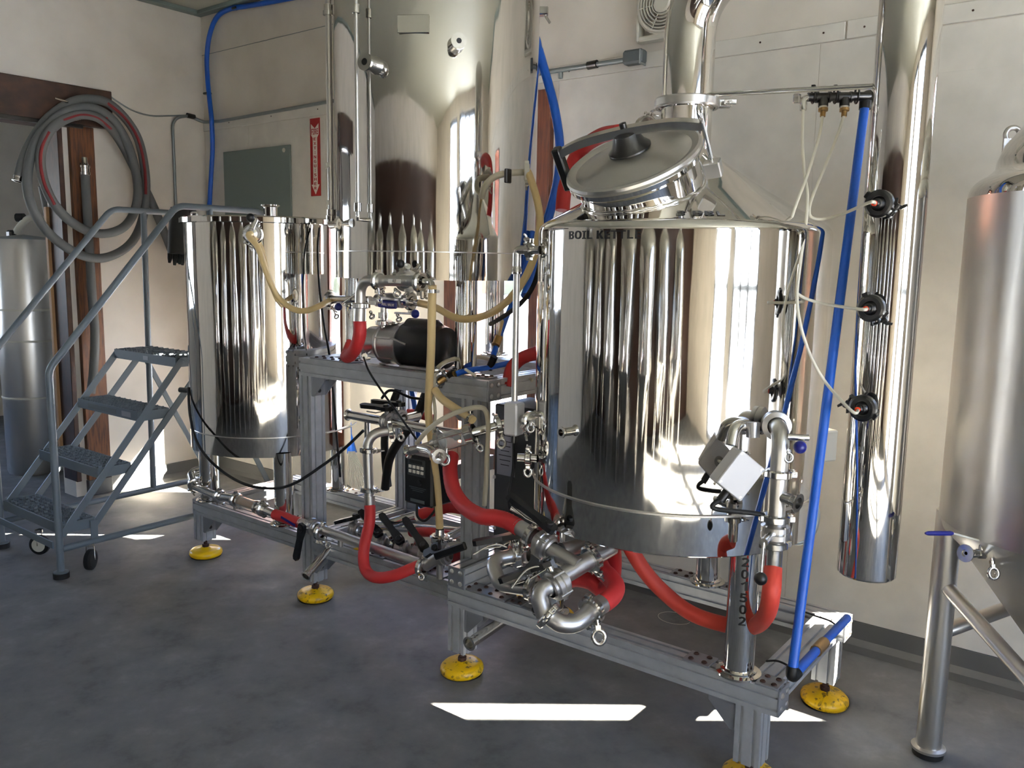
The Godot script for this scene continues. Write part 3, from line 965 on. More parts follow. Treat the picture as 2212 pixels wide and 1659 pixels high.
# ---------------------------------------------------------------- lettering
func glyphs(s: String, height: float, bold := true, depth := 0.0006) -> Array:
	var t := TextMesh.new()
	var fnt := SystemFont.new()
	fnt.font_names = PackedStringArray(["Droid Sans"])
	fnt.font_weight = 700 if bold else 400
	t.font = fnt
	t.text = s
	t.font_size = 64
	t.pixel_size = 0.01
	t.depth = 0.02
	t.curve_step = 1.0
	var a := t.surface_get_arrays(0) if t.get_surface_count() > 0 else []
	if a.is_empty():
		return []
	var vv: PackedVector3Array = a[Mesh.ARRAY_VERTEX]
	var nn: PackedVector3Array = a[Mesh.ARRAY_NORMAL]
	var ii: PackedInt32Array = a[Mesh.ARRAY_INDEX] if a[Mesh.ARRAY_INDEX] != null else PackedInt32Array()
	var lo := Vector3.INF
	var hi := -Vector3.INF
	for q in vv:
		lo = lo.min(q)
		hi = hi.max(q)
	var k := height / (hi.y - lo.y)
	var c := (lo + hi) * 0.5
	var ov := PackedVector3Array()
	var on := PackedVector3Array()
	if ii.is_empty():
		for i in vv.size():
			ii.append(i)
	for i in ii:
		ov.append(Vector3((vv[i].x - c.x) * k, (vv[i].y - c.y) * k, (vv[i].z - lo.z) / max(hi.z - lo.z, 1e-6) * depth))
		on.append(nn[i])
	return [ov, on, (hi.x - lo.x) * k]

func text_flat(parent: Node, called: String, s: String, height: float, xf: Transform3D, material: Material, bold := true, width := 0.0) -> void:
	var gl := glyphs(s, height, bold)
	if gl.is_empty():
		return
	var kx: float = 1.0 if width <= 0.0 else width / gl[2]
	var m := MB.new()
	for i in gl[0].size():
		var q: Vector3 = gl[0][i]
		m.v.append(xf * Vector3(q.x * kx, q.y, q.z))
		m.n.append(xf.basis * gl[1][i])
	part(parent, called, m, material)

# lettering wrapped on an upright cylinder, or on a cone whose radius falls by slope per metre of height
func text_round(parent: Node, called: String, s: String, height: float, c: Vector2, r: float, ang: float, y: float, material: Material, width := 0.0, slope := 0.0) -> void:
	var gl := glyphs(s, height)
	if gl.is_empty():
		return
	var kx: float = 1.0 if width <= 0.0 else width / gl[2]
	var m := MB.new()
	for i in gl[0].size():
		var q: Vector3 = gl[0][i]
		var a := ang - q.x * kx / r
		var rr := r + q.z + 0.0006 - q.y * slope
		m.v.append(Vector3(c.x + cos(a) * rr, y + q.y, c.y + sin(a) * rr))
		var e := Vector3(cos(a), 0, sin(a))
		var tt := Vector3(sin(a), 0, -cos(a))
		m.n.append((tt * gl[1][i].x + Vector3.UP * gl[1][i].y + e * gl[1][i].z).normalized())
	part(parent, called, m, material)

func level_frame(a: float) -> Vector3:
	return Vector3(cos(a), 0, sin(a))

# a short welded nozzle standing off an upright shell, with a ferrule lip
func nozzle(parent: Node, p: Vector3, out: Vector3, rt: float, rf: float, L: float) -> Vector3:
	var m := MB.new()
	m.lathe([Vector2(rt, -0.02), Vector2(rt, L - 0.012), Vector2(rf, L - 0.004), Vector2(rf, L), Vector2(rt - 0.002, L), Vector2(rt - 0.002, 0.0), Vector2(0, 0.0)], along(p, out), 26, 25.0)
	part(parent, "nozzle", m, M.pipe)
	return p + out * L

const KC := Vector2(-1.197, -2.401)
const KR := 0.44
const T1C := Vector2(-3.40, -2.50)
const T1R := 0.376
const T2C := Vector2(-2.40, -2.594)
const T2R := 0.408
const NR := 0.0762

func make_kettle() -> void:
	var k := thing("boil_kettle", "polished steel boil kettle with a cone top and round manway", "kettle", Vector3(KC.x, 0.342, KC.y))
	var xf := Transform3D(Basis.IDENTITY, Vector3(KC.x, 0, KC.y))
	part(k, "shell", MB.new().shell(KC, KR, 0.84, 1.598, 0.00042, 4, 220, 48), M.polished)
	# rounded shoulder and cone
	var pr := []
	for i in 9:
		var a := deg_to_rad(60.0 * i / 8)
		pr.append(Vector2(KR - 0.032 + 0.032 * cos(a), 1.598 + 0.032 * sin(a)))
	pr.append(Vector2(0.26, 1.598 + 0.032 * sin(PI / 3) + (KR - 0.016 - 0.26) * 0.577))
	pr.append(Vector2(NR + 0.008, 1.838))
	pr.append(Vector2(NR, 1.850))
	part(k, "cone_top", MB.new().lathe(pr, xf, 120, 45.0), M.polished)
	var sk := MB.new()
	sk.lathe([Vector2(0.0, 0.80), Vector2(KR - 0.03, 0.735), Vector2(KR - 0.004, 0.718), Vector2(KR + 0.001, 0.722), Vector2(KR + 0.001, 0.832)], xf, 140, 20.0)
	part(k, "skirt", sk, M.polished)
	part(k, "seam", MB.new().lathe([Vector2(KR, 0.830), Vector2(KR + 0.0035, 0.832), Vector2(KR + 0.0035, 0.837), Vector2(KR, 0.840)], xf, 140), M.satin)
	part(k, "bottom", MB.new().lathe([Vector2(0, 0.70), Vector2(0.2, 0.71), Vector2(KR - 0.02, 0.74)], xf, 60), M.satin)
	steel_leg(k, -0.866, -2.224, 0.342, 0.73, 0.043)
	steel_leg(k, -1.238, -2.822, 0.342, 0.73, 0.043)
	steel_leg(k, -1.53, -2.224, 0.342, 0.73, 0.043)
	# neck with ferrule
	part(k, "neck", MB.new().lathe([Vector2(NR, 1.845), Vector2(NR, 1.972), Vector2(NR + 0.014, 1.980), Vector2(NR + 0.014, 1.988)], xf, 56, 25.0), M.polished)
	text_round(k, "lettering", "BOIL KETTLE", 0.0225, KC, KR, atan2(0.44, -0.018), 1.583, M.ink, 0.236)
	var bbl := oncyl(1514, 460, KC, KR - 0.03)
	text_round(k, "lettering", "3 BBL", 0.012, KC, KR - 0.040, atan2(bbl.z - KC.y, bbl.x - KC.x), 1.641, M.ink, 0.125, 1.73)
	# serial digits stacked down the front leg
	var la := atan2(eye.z + 2.224, eye.x + 0.866) - 0.05
	var digits := "201502"
	for i in digits.length():
		text_round(k, "lettering", digits[i], 0.026, Vector2(-0.866, -2.224), 0.043, la, 0.688 - i * 0.0345, M.ink, 0.020)
	# manway on the cone: collar, lid, clamp bar
	var tau := deg_to_rad(33.0)
	var nrm := Vector3(-0.03, cos(tau), sin(tau)).normalized()
	var lid := pxx(1366, 341, KC.x - 0.012)
	var mx := along(lid, nrm)
	var col := MB.new()
	col.lathe([Vector2(0.172, -0.24), Vector2(0.172, -0.045), Vector2(0.186, -0.034), Vector2(0.192, -0.030), Vector2(0.192, -0.018), Vector2(0.182, -0.014)], mx, 90, 25.0)
	part(k, "manway_collar", col, M.polished)
	# rolled weld bead where the collar meets the cone
	var bead := []
	for i in 72:
		var a := TAU * i / 72
		var e := mx.basis * Vector3(cos(a), 0, sin(a))
		# walk down the collar line until it meets the cone
		var best := lid
		for q in 60:
			var s := lid + e * 0.174 - nrm * (q * 0.004)
			var rad := Vector2(s.x - KC.x, s.z - KC.y).length()
			var yc := 1.6257 + (KR - 0.016 - rad) * 0.577
			best = s
			if s.y <= yc + 0.004:
				break
		bead.append(best)
	part(k, "weld_bead", MB.new().tube(bead, 0.006, 8, false, true), M.polished)
	var ld := MB.new()
	ld.lathe([Vector2(0.178, -0.030), Vector2(0.192, -0.016), Vector2(0.195, -0.008), Vector2(0.193, 0.0), Vector2(0.186, 0.004), Vector2(0.176, 0.002), Vector2(0.166, -0.004), Vector2(0.150, 0.000), Vector2(0.11, 0.014), Vector2(0.06, 0.024), Vector2(0, 0.027)], mx, 90, 30.0)
	var lidp := part(k, "manway_lid", ld, M.satin)
	# the bar runs from the hinge (left) across the lid to the swing bolt (right)
	var bl := mx.basis.inverse() * (pd(1226, 327, dof(lid) + 0.06) - lid)
	var br := mx.basis.inverse() * (pd(1512, 292, dof(lid) - 0.0) - lid)
	bl = Vector3(bl.x, 0.055, bl.z).normalized() * 0.222
	br = -bl
	bl.y = 0.052
	br.y = 0.052
	var bp := crv([mx * bl, mx * (bl * 0.6 + Vector3(0, 0.042, 0)), mx * Vector3(0, 0.080, 0), mx * (br * 0.6 + Vector3(0, 0.042, 0)), mx * br], 8)
	var bdir: Vector3 = mx.basis * (br - bl).normalized()
	var bside: Vector3 = bdir.cross(nrm).normalized()
	var bar := MB.new().strap(bp, bside, 0.028, 0.022)
	part(lidp, "clamp_bar", bar, M.pipe)
	var boss := MB.new()
	boss.lathe([Vector2(0.060, 0.025), Vector2(0.060, 0.030), Vector2(0.046, 0.044), Vector2(0.034, 0.072), Vector2(0.020, 0.078), Vector2(0, 0.079)], mx, 30, 30.0)
	boss.lathe([Vector2(0.011, 0.088), Vector2(0.011, 0.102), Vector2(0, 0.104)], mx, 6)
	part(lidp, "bar_boss", boss, M.black_steel)
	var hl: Vector3 = mx * bl
	part(lidp, "hinge", MB.new().box(hl - nrm * 0.045, Vector3(0.026, 0.13, 0.032), Basis(bdir, nrm, bside), 0.004), M.black_steel)
	var hr: Vector3 = mx * br
	var sw := MB.new()
	sw.tube([hr - nrm * 0.13, hr + nrm * 0.035], 0.006, 10)
	var rg := []
	for i in 20:
		var a := TAU * i / 20
		rg.append(hr + nrm * (0.035 + 0.018 * cos(a)) + bside * 0.016 * sin(a))
	sw.tube(rg, 0.005, 8, false, true)
	part(lidp, "swing_bolt", sw, M.pipe)
	part(k, "bolt_lug", MB.new().box(hr - nrm * 0.125, Vector3(0.045, 0.045, 0.035), Basis(bdir, nrm, bside), 0.003), M.satin)
	# small side nozzle behind the neck for the red hose
	var nz := Vector3(KC.x - 0.07, 1.905, KC.y)
	var sidep := MB.new()
	var nd := (pd(1285, 300, 2.78) - pd(1400, 275, 2.60)).normalized()
	var n0 := pd(1425, 282, 2.56)
	sidep.tube([n0, n0 + nd * 0.06], 0.034, 22)
	sidep.tube([n0 + nd * 0.06, n0 + nd * 0.09], 0.030, 22)
	sidep.tube([n0 + nd * 0.09, n0 + nd * 0.16], 0.026, 22)
	part(k, "overflow_nozzle", sidep, M.pipe)
	tclamp(k, n0 + nd * 0.052, nd, 0.045, Vector3.UP)
	# open port low on the shell and the temperature probe box
	var pp := oncyl(1229, 932, KC, KR)
	var po := (pp - Vector3(KC.x, pp.y, KC.y)).normalized()
	var q0 := nozzle(k, pp - po * 0.004, po, 0.012, 0.0165, 0.035)
	probe(k)

func probe(k: Node) -> void:
	var o := thing("temperature_probe", "square grey sensor box tilted on the kettle's lower shell", "sensor", oncyl(1590, 1020, KC, KR))
	var p := oncyl(1590, 1025, KC, KR)
	var out := Vector3(p.x - KC.x, 0, p.z - KC.y).normalized()
	var side := Vector3.UP.cross(out).normalized()
	var c := pd(1590, 1022, dof(p) - 0.10)
	var roll := deg_to_rad(-38.0)
	var bx := (side * cos(roll) + Vector3.UP * sin(roll)).normalized()
	var by := out.cross(bx).normalized()
	part(o, "housing", MB.new().box(c, Vector3(0.085, 0.102, 0.05), Basis(bx, by, out), 0.004), M.cast_box)
	var lid := MB.new().box(c + out * 0.027, Vector3(0.087, 0.104, 0.005), Basis(bx, by, out), 0.002)
	var lp := part(o, "cover", lid, M.cast_box)
	for i in [-1, 1]:
		for j in [-1, 1]:
			part(lp, "screw", MB.new().lathe([Vector2(0.0045, 0), Vector2(0.0045, 0.001), Vector2(0, 0.0016)], along(c + out * 0.0295 + bx * i * 0.036 + by * j * 0.045, out), 10), M.satin)
	part(o, "probe_stem", MB.new().tube([p - out * 0.01, c], 0.016, 16), M.pipe)
	tclamp(o, p + out * 0.03, out, 0.025, -side)
	var e := c - by * 0.051
	part(o, "cable_gland", MB.new().tube([e + bx * 0.012, e + bx * 0.012 - by * 0.03], 0.012, 8), M.black)
	var c0 := e + bx * 0.012 - by * 0.025
	part(o, "cable", MB.new().tube(crv([c0, c0 - by * 0.03, pd(1646, 1112, dof(c) + 0.015), pd(1662, 1134, dof(c) + 0.05)], 8), 0.0065, 10), M.rubber)

func make_vent() -> void:
	var v := thing("vent_stack", "polished steel vapour pipe arching from the kettle down to a capped column", "pipe", Vector3(-0.577, 0.66, -2.376))
	var a := Vector3(KC.x, 1.988, KC.y)
	var top := 2.372
	var b := Vector3(-0.577, 0.667, -2.376)
	var path := fil([a, Vector3(a.x, top, a.z), Vector3(b.x, top, b.z), Vector3(b.x, 2.0, b.z)], [0.0, 0.295, 0.19], 18)
	part(v, "elbow_pipe", MB.new().tube(path, NR, 56, false), M.polished)
	part(v, "column", MB.new().lathe([Vector2(NR, 2.0), Vector2(NR, 0.672), Vector2(NR - 0.004, 0.667), Vector2(0, 0.667)], Transform3D(Basis.IDENTITY, Vector3(b.x, 0, b.z)), 64), M.polished)
	var xf := Transform3D(Basis.IDENTITY, a)
	part(v, "ferrule", MB.new().lathe([Vector2(NR, 0.016), Vector2(NR + 0.014, 0.008), Vector2(NR + 0.014, 0.0)], xf, 56), M.pipe)
	var cl := MB.new().lathe([Vector2(NR + 0.008, -0.014), Vector2(NR + 0.018, -0.014), Vector2(NR + 0.021, -0.010), Vector2(NR + 0.021, 0.010), Vector2(NR + 0.018, 0.014), Vector2(NR + 0.008, 0.014)], xf, 56, 20.0)
	var cp := part(v, "clamp", cl, M.satin)
	var wd := cr
	var wp := a + wd * (NR + 0.035)
	var wn := MB.new()
	var fd := -Vector3(cf.x, 0, cf.z).normalized()
	for e in [-1, 1]:
		wn.box(wp + fd * (e * 0.012), Vector3(0.045, 0.022, 0.008), Basis(wd, Vector3.UP, fd), 0.002)
	wn.tube([wp + wd * 0.008 - fd * 0.03, wp + wd * 0.008 + fd * 0.05], 0.005, 8)
	wn.box(wp + wd * 0.012 + fd * 0.035, Vector3(0.038, 0.016, 0.01), Basis(wd, Vector3.UP, fd), 0.003)
	part(cp, "wing_nut", wn, M.pipe)
	# spray nozzles down the column
	var k := 0
	for q in [[1884, 441, Vector3(1, -0.55, 0)], [1866, 662, Vector3(0.6, -1, 0)], [1851, 874, Vector3(-1, 0.4, 0)]]:
		var p := oncyl(q[0] + 8, q[1], Vector2(b.x, b.z), NR)
		var out := (pd(q[0] - 30, q[1] + 6, dof(p) - 0.08) - p).normalized()
		out = Vector3(out.x, 0.0, out.z).normalized()
		out = (out - Vector3(0, 0.02, 0)).normalized()
		p = Vector3(b.x, p.y, b.z) + out * (NR - 0.006)
		var m := MB.new()
		m.tube([p, p + out * 0.030], 0.019, 24)
		m.tube([p + out * 0.03, p + out * 0.046], 0.024, 24)
		var nz := part(v, "spray_nozzle", m, M.cast)
		var tip := MB.new()
		tip.lathe([Vector2(0.020, 0.044), Vector2(0.013, 0.056), Vector2(0.010, 0.058), Vector2(0.010, 0.068), Vector2(0.0075, 0.072), Vector2(0, 0.072)], along(p, out), 20, 25.0)
		part(nz, "tip", tip, M.black_steel)
		part(nz, "collet", MB.new().tube([p + out * 0.070, p + out * 0.078], 0.0068, 14), M.orange, "orange push-fit collar")
		var wing: Vector3 = cr * q[2].x + Vector3.UP * q[2].y
		tclamp(v, p + out * 0.040, out, 0.027, wing, M.black_steel)
		nozzle_tip.append(p + out * 0.078)
		nozzle_out.append(out)
		k += 1

var nozzle_tip := []
var nozzle_out := []

func make_tank2() -> void:
	var t := thing("hot_liquor_tank", "tall polished steel tank standing on the pump shelf", "tank", Vector3(T2C.x, 1.088, T2C.y))
	var xf := Transform3D(Basis.IDENTITY, Vector3(T2C.x, 0, T2C.y))
	part(t, "shell", MB.new().shell(T2C, T2R, 1.542, 2.66, 0.00055, 11, 220, 56), M.polished)
	part(t, "skirt", MB.new().shell(T2C, T2R + 0.0012, 1.437, 1.540, 0.0003, 12, 200, 6), M.polished)
	part(t, "seam", MB.new().lathe([Vector2(T2R - 0.01, 1.538), Vector2(T2R + 0.003, 1.538), Vector2(T2R + 0.003, 1.542), Vector2(T2R - 0.01, 1.543)], xf, 140), M.satin)
	part(t, "bottom", MB.new().lathe([Vector2(0, 1.43), Vector2(0.2, 1.435), Vector2(T2R - 0.006, 1.46), Vector2(T2R, 1.437)], xf, 90), M.satin)
	part(t, "dome", MB.new().lathe([Vector2(T2R, 2.655), Vector2(T2R - 0.01, 2.69), Vector2(0.3, 2.75), Vector2(0.1, 2.80), Vector2(0, 2.805)], xf, 90, 50.0), M.polished)
	steel_leg(t, -2.08, -2.415, 1.088, 1.45, 0.042)
	steel_leg(t, -2.70, -2.415, 1.088, 1.45, 0.042)
	steel_leg(t, -2.40, -2.985, 1.088, 1.45, 0.042)
	for q in [[812, 142, 0.030, 0.036, 0.022], [984, 98, 0.028, 0.030, 0.017]]:
		var p := oncyl(q[0], q[1], T2C, T2R)
		var out := (p - Vector3(T2C.x, p.y, T2C.y)).normalized()
		var m := MB.new()
		m.lathe([Vector2(q[2] + 0.004, -0.01), Vector2(q[2], 0.006), Vector2(q[2] - 0.006, 0.05), Vector2(q[2], 0.058), Vector2(q[2], 0.068), Vector2(q[4] * 0.55, 0.068), Vector2(q[4] * 0.55, 0.02), Vector2(0, 0.02)], along(p, out), 30, 25.0)
		part(t, "port", m, M.pipe)
		part(t, "bore_shade", MB.new().lathe([Vector2(0, 0.0675), Vector2(q[4] * 0.54, 0.0675), Vector2(q[4] * 0.54, 0.0665)], along(p, out), 20), M.black)  # black disc across the mouth: the shade inside the bore, painted
	# empty name-plate bracket
	var c := oncyl(893, 52, T2C, T2R)
	var o := (c - Vector3(T2C.x, c.y, T2C.y)).normalized()
	var s := Vector3.UP.cross(o)
	part(t, "plate_bracket", MB.new().box(c + o * 0.004, Vector3(0.115, 0.062, 0.004), Basis(s, Vector3.UP, o), 0.002), M.polished)
	# manway clamp at the right edge, mostly out of view
	var q1 := pd(1142, 40, 3.52)
	var mo := (q1 - Vector3(T2C.x, q1.y, T2C.y)).normalized()
	mo = Vector3(mo.x, 0, mo.z).normalized()
	var mp := Vector3(T2C.x, 2.35, T2C.y) + mo * T2R
	part(t, "side_manway", MB.new().lathe([Vector2(0.12, -0.02), Vector2(0.12, 0.008), Vector2(0.108, 0.012), Vector2(0.08, 0.006), Vector2(0, 0.008)], along(mp, mo), 50, 30.0), M.satin)
	var lg := pd(1172, 25, dof(mp))
	var lm := MB.new()
	lm.box(lg, Vector3(0.05, 0.035, 0.03), Basis(cr, cu, -cf), 0.004)
	lm.tube([lg, pd(1188, 50, dof(mp))], 0.006, 8)
	part(t, "manway_latch", lm, M.pipe)
	# sight tubes
	for i in 2:
		var x: float = [709.0, 768.0][i]
		var dd: float = [3.30, 3.20][i]
		var r: float = [0.0125, 0.0075][i]
		var xb: float = [715.0, 772.0][i]
		if i == 0:
			var a := pd(x, 0, dd) + Vector3(0, 0.12, 0)
			var b := pd(xb, 455, dd)
			b = Vector3(a.x, b.y, a.z)
			a.y = 2.56
			part(t, "sight_tube", MB.new().tube([b, a], r, 18), M.satin)
			for yy in [pd(x, 20, dd).y, pd(x, 459, dd).y]:
				part(t, "tube_nut", MB.new().lathe([Vector2(0.012, -0.024), Vector2(0.021, -0.022), Vector2(0.021, -0.006), Vector2(0.017, -0.004), Vector2(0.017, 0.018), Vector2(0.012, 0.02)], Transform3D(Basis.IDENTITY, Vector3(a.x, yy, a.z)), 20), M.pipe)
			var e0 := Vector3(a.x, b.y - 0.02, a.z)
			var e1 := pd(718, 484, dd)
			e1 = Vector3(a.x, e1.y, a.z)
			var tg := oncyl(762, 486, T2C, T2R)
			tg.y = e1.y
			part(t, "sight_elbow", MB.new().tube(fil([e0, e1, tg], 0.016, 6), 0.0165, 18), M.pipe)
			tclamp(t, e1.lerp(tg, 0.52), tg - e1, 0.025, Vector3(0, -1, 0))
			var tb := MB.new()
			for yy in [355, 437]:
				var tp := pd(709, yy, dd - 0.004)
				tb.prism(PackedVector2Array([Vector2(0, 0), Vector2(-0.018, -0.012), Vector2(-0.014, 0.002), Vector2(-0.018, 0.014), Vector2(0, 0.014)]), 0.001, Transform3D(Basis(cr, Vector3.UP, -cf), Vector3(a.x, tp.y, a.z) - cf * 0.013))
			part(t, "tape_flag", tb, M.white_plastic)
		else:
			var p := oncyl(771, 250, T2C, T2R + 0.035)
			part(t, "sight_rod", MB.new().tube([Vector3(p.x, 1.665, p.z), Vector3(p.x, 2.56, p.z)], r, 14), M.satin)
			for yy in [2.395, 1.70]:
				part(t, "rod_nut", MB.new().lathe([Vector2(0.007, -0.018), Vector2(0.014, -0.016), Vector2(0.014, 0.014), Vector2(0.007, 0.016)], Transform3D(Basis.IDENTITY, Vector3(p.x, yy, p.z)), 16), M.pipe)
			part(t, "rod_foot", MB.new().tube([Vector3(p.x, 1.67, p.z), Vector3(p.x, 1.655, p.z), Vector3(T2C.x, 1.655, T2C.y).lerp(Vector3(p.x, 1.655, p.z), 0.9)], 0.008, 10), M.pipe)
	# elbow hanging at the very top
	part(t, "top_elbow", MB.new().tube(fil([pd(709, -10, 3.30), pd(745, -6, 3.22), pd(770, 14, 3.2)], 0.03, 6), 0.016, 16), M.pipe)
	part(t, "hanging_lever", MB.new().tube([pd(799, -12, 3.08), pd(800, 20, 3.08)], 0.007, 10), M.black)

func make_tank1() -> void:
	var t := thing("mash_tank", "short polished steel tank with a flat lid at the skid's end", "tank", Vector3(T1C.x, 0.30, T1C.y))
	var xf := Transform3D(Basis.IDENTITY, Vector3(T1C.x, 0, T1C.y))
	part(t, "shell", MB.new().shell(T1C, T1R, 0.713, 1.662, 0.0005, 21, 220, 56), M.polished)
	part(t, "skirt", MB.new().shell(T1C, T1R + 0.001, 0.621, 0.711, 0.0003, 22, 200, 6), M.polished)
	part(t, "seam", MB.new().lathe([Vector2(T1R - 0.01, 0.709), Vector2(T1R + 0.003, 0.709), Vector2(T1R + 0.003, 0.713), Vector2(T1R - 0.01, 0.714)], xf, 140), M.satin)
	part(t, "bottom", MB.new().lathe([Vector2(0, 0.615), Vector2(0.2, 0.622), Vector2(T1R - 0.006, 0.65), Vector2(T1R, 0.621)], xf, 90), M.satin)
	steel_leg(t, -3.095, -2.327, 0.30, 0.64, 0.043)
	steel_leg(t, -3.70, -2.33, 0.30, 0.64, 0.043)
	steel_leg(t, -3.37, -2.89, 0.30, 0.64, 0.043)
	var lid := MB.new().lathe([Vector2(T1R + 0.002, 1.660), Vector2(T1R + 0.018, 1.663), Vector2(T1R + 0.018, 1.684), Vector2(T1R + 0.008, 1.690), Vector2(T1R - 0.004, 1.690), Vector2(0.2, 1.699), Vector2(0, 1.701)], xf, 140, 25.0)
	var lp := part(t, "lid", lid, M.polished)
	var cp := pd(584, 452, 4.26)
	cp = Vector3(cp.x, 0, cp.z)
	part(lp, "lid_spout", MB.new().lathe([Vector2(0.034, 1.69), Vector2(0.034, 1.765), Vector2(0.047, 1.772), Vector2(0.047, 1.777), Vector2(0.031, 1.777), Vector2(0.031, 1.70)], Transform3D(Basis.IDENTITY, cp), 36, 25.0), M.polished)
	var hp := pd(413, 457, 4.30)
	part(lp, "lid_handle", MB.new().tube(fil([Vector3(hp.x, 1.69, hp.z), Vector3(hp.x, 1.735, hp.z), Vector3(hp.x + 0.02, 1.735, hp.z - 0.02), Vector3(hp.x + 0.02, 1.69, hp.z - 0.02)], 0.008, 5), 0.006, 10), M.pipe)
	for q in [[385, 493, 4.28], [715, 506, 4.0]]:
		var p := pd(q[0], q[1], q[2])
		var out := (p - Vector3(T1C.x, p.y, T1C.y)).normalized()
		out = Vector3(out.x, 0, out.z).normalized()
		var c := Vector3(T1C.x, p.y + 0.01, T1C.y) + out * (T1R + 0.014)
		var m := MB.new().box(c, Vector3(0.035, 0.042, 0.03), Basis(out.cross(Vector3.UP), Vector3.UP, out), 0.003)
		m.tube([c + out * 0.014 + Vector3(0, 0.01, 0), c + out * 0.05 - Vector3(0, 0.035, 0)], 0.004, 8)
		part(t, "lid_latch", m, M.cast)
	# wall port with clamp, spigot and a lever with a black ball
	var pp := oncyl(549, 506, T1C, T1R)
	var po := (pp - Vector3(T1C.x, pp.y, T1C.y)).normalized()
	nozzle(t, pp, po, 0.024, 0.033, 0.045)
	tclamp(t, pp + po * 0.045, po, 0.033, Vector3(0, -1, 0) - Vector3.UP.cross(po) * 0.6)
	part(t, "port_cap", MB.new().lathe([Vector2(0, 0.0), Vector2(0.03, 0.0), Vector2(0.03, 0.006), Vector2(0.013, 0.010), Vector2(0.013, 0.03), Vector2(0, 0.03)], along(pp + po * 0.047, po), 24), M.pipe)
	var kb := pd(541, 470, dof(pp) - 0.06)
	var lv := MB.new().tube([pp + po * 0.06 + Vector3(0, 0.02, 0), pd(553, 474, dof(pp) - 0.05)], 0.011, 12)
	lv.tube([pd(553, 472, dof(pp) - 0.055), kb], 0.005, 8)
	var lvp := part(t, "port_lever", lv, M.pipe)
	part(lvp, "knob", MB.new().ball(kb, 0.018), M.black)
	tank1_port = pp + po * 0.075
	# side clamp near the left edge, below the lid
	var sp := pd(389, 842, 4.33)
	part(t, "side_port", MB.new().tube([sp, Vector3(T1C.x, sp.y, T1C.y).lerp(sp, 0.88)], 0.014, 14), M.black_steel)

var tank1_port := Vector3.ZERO

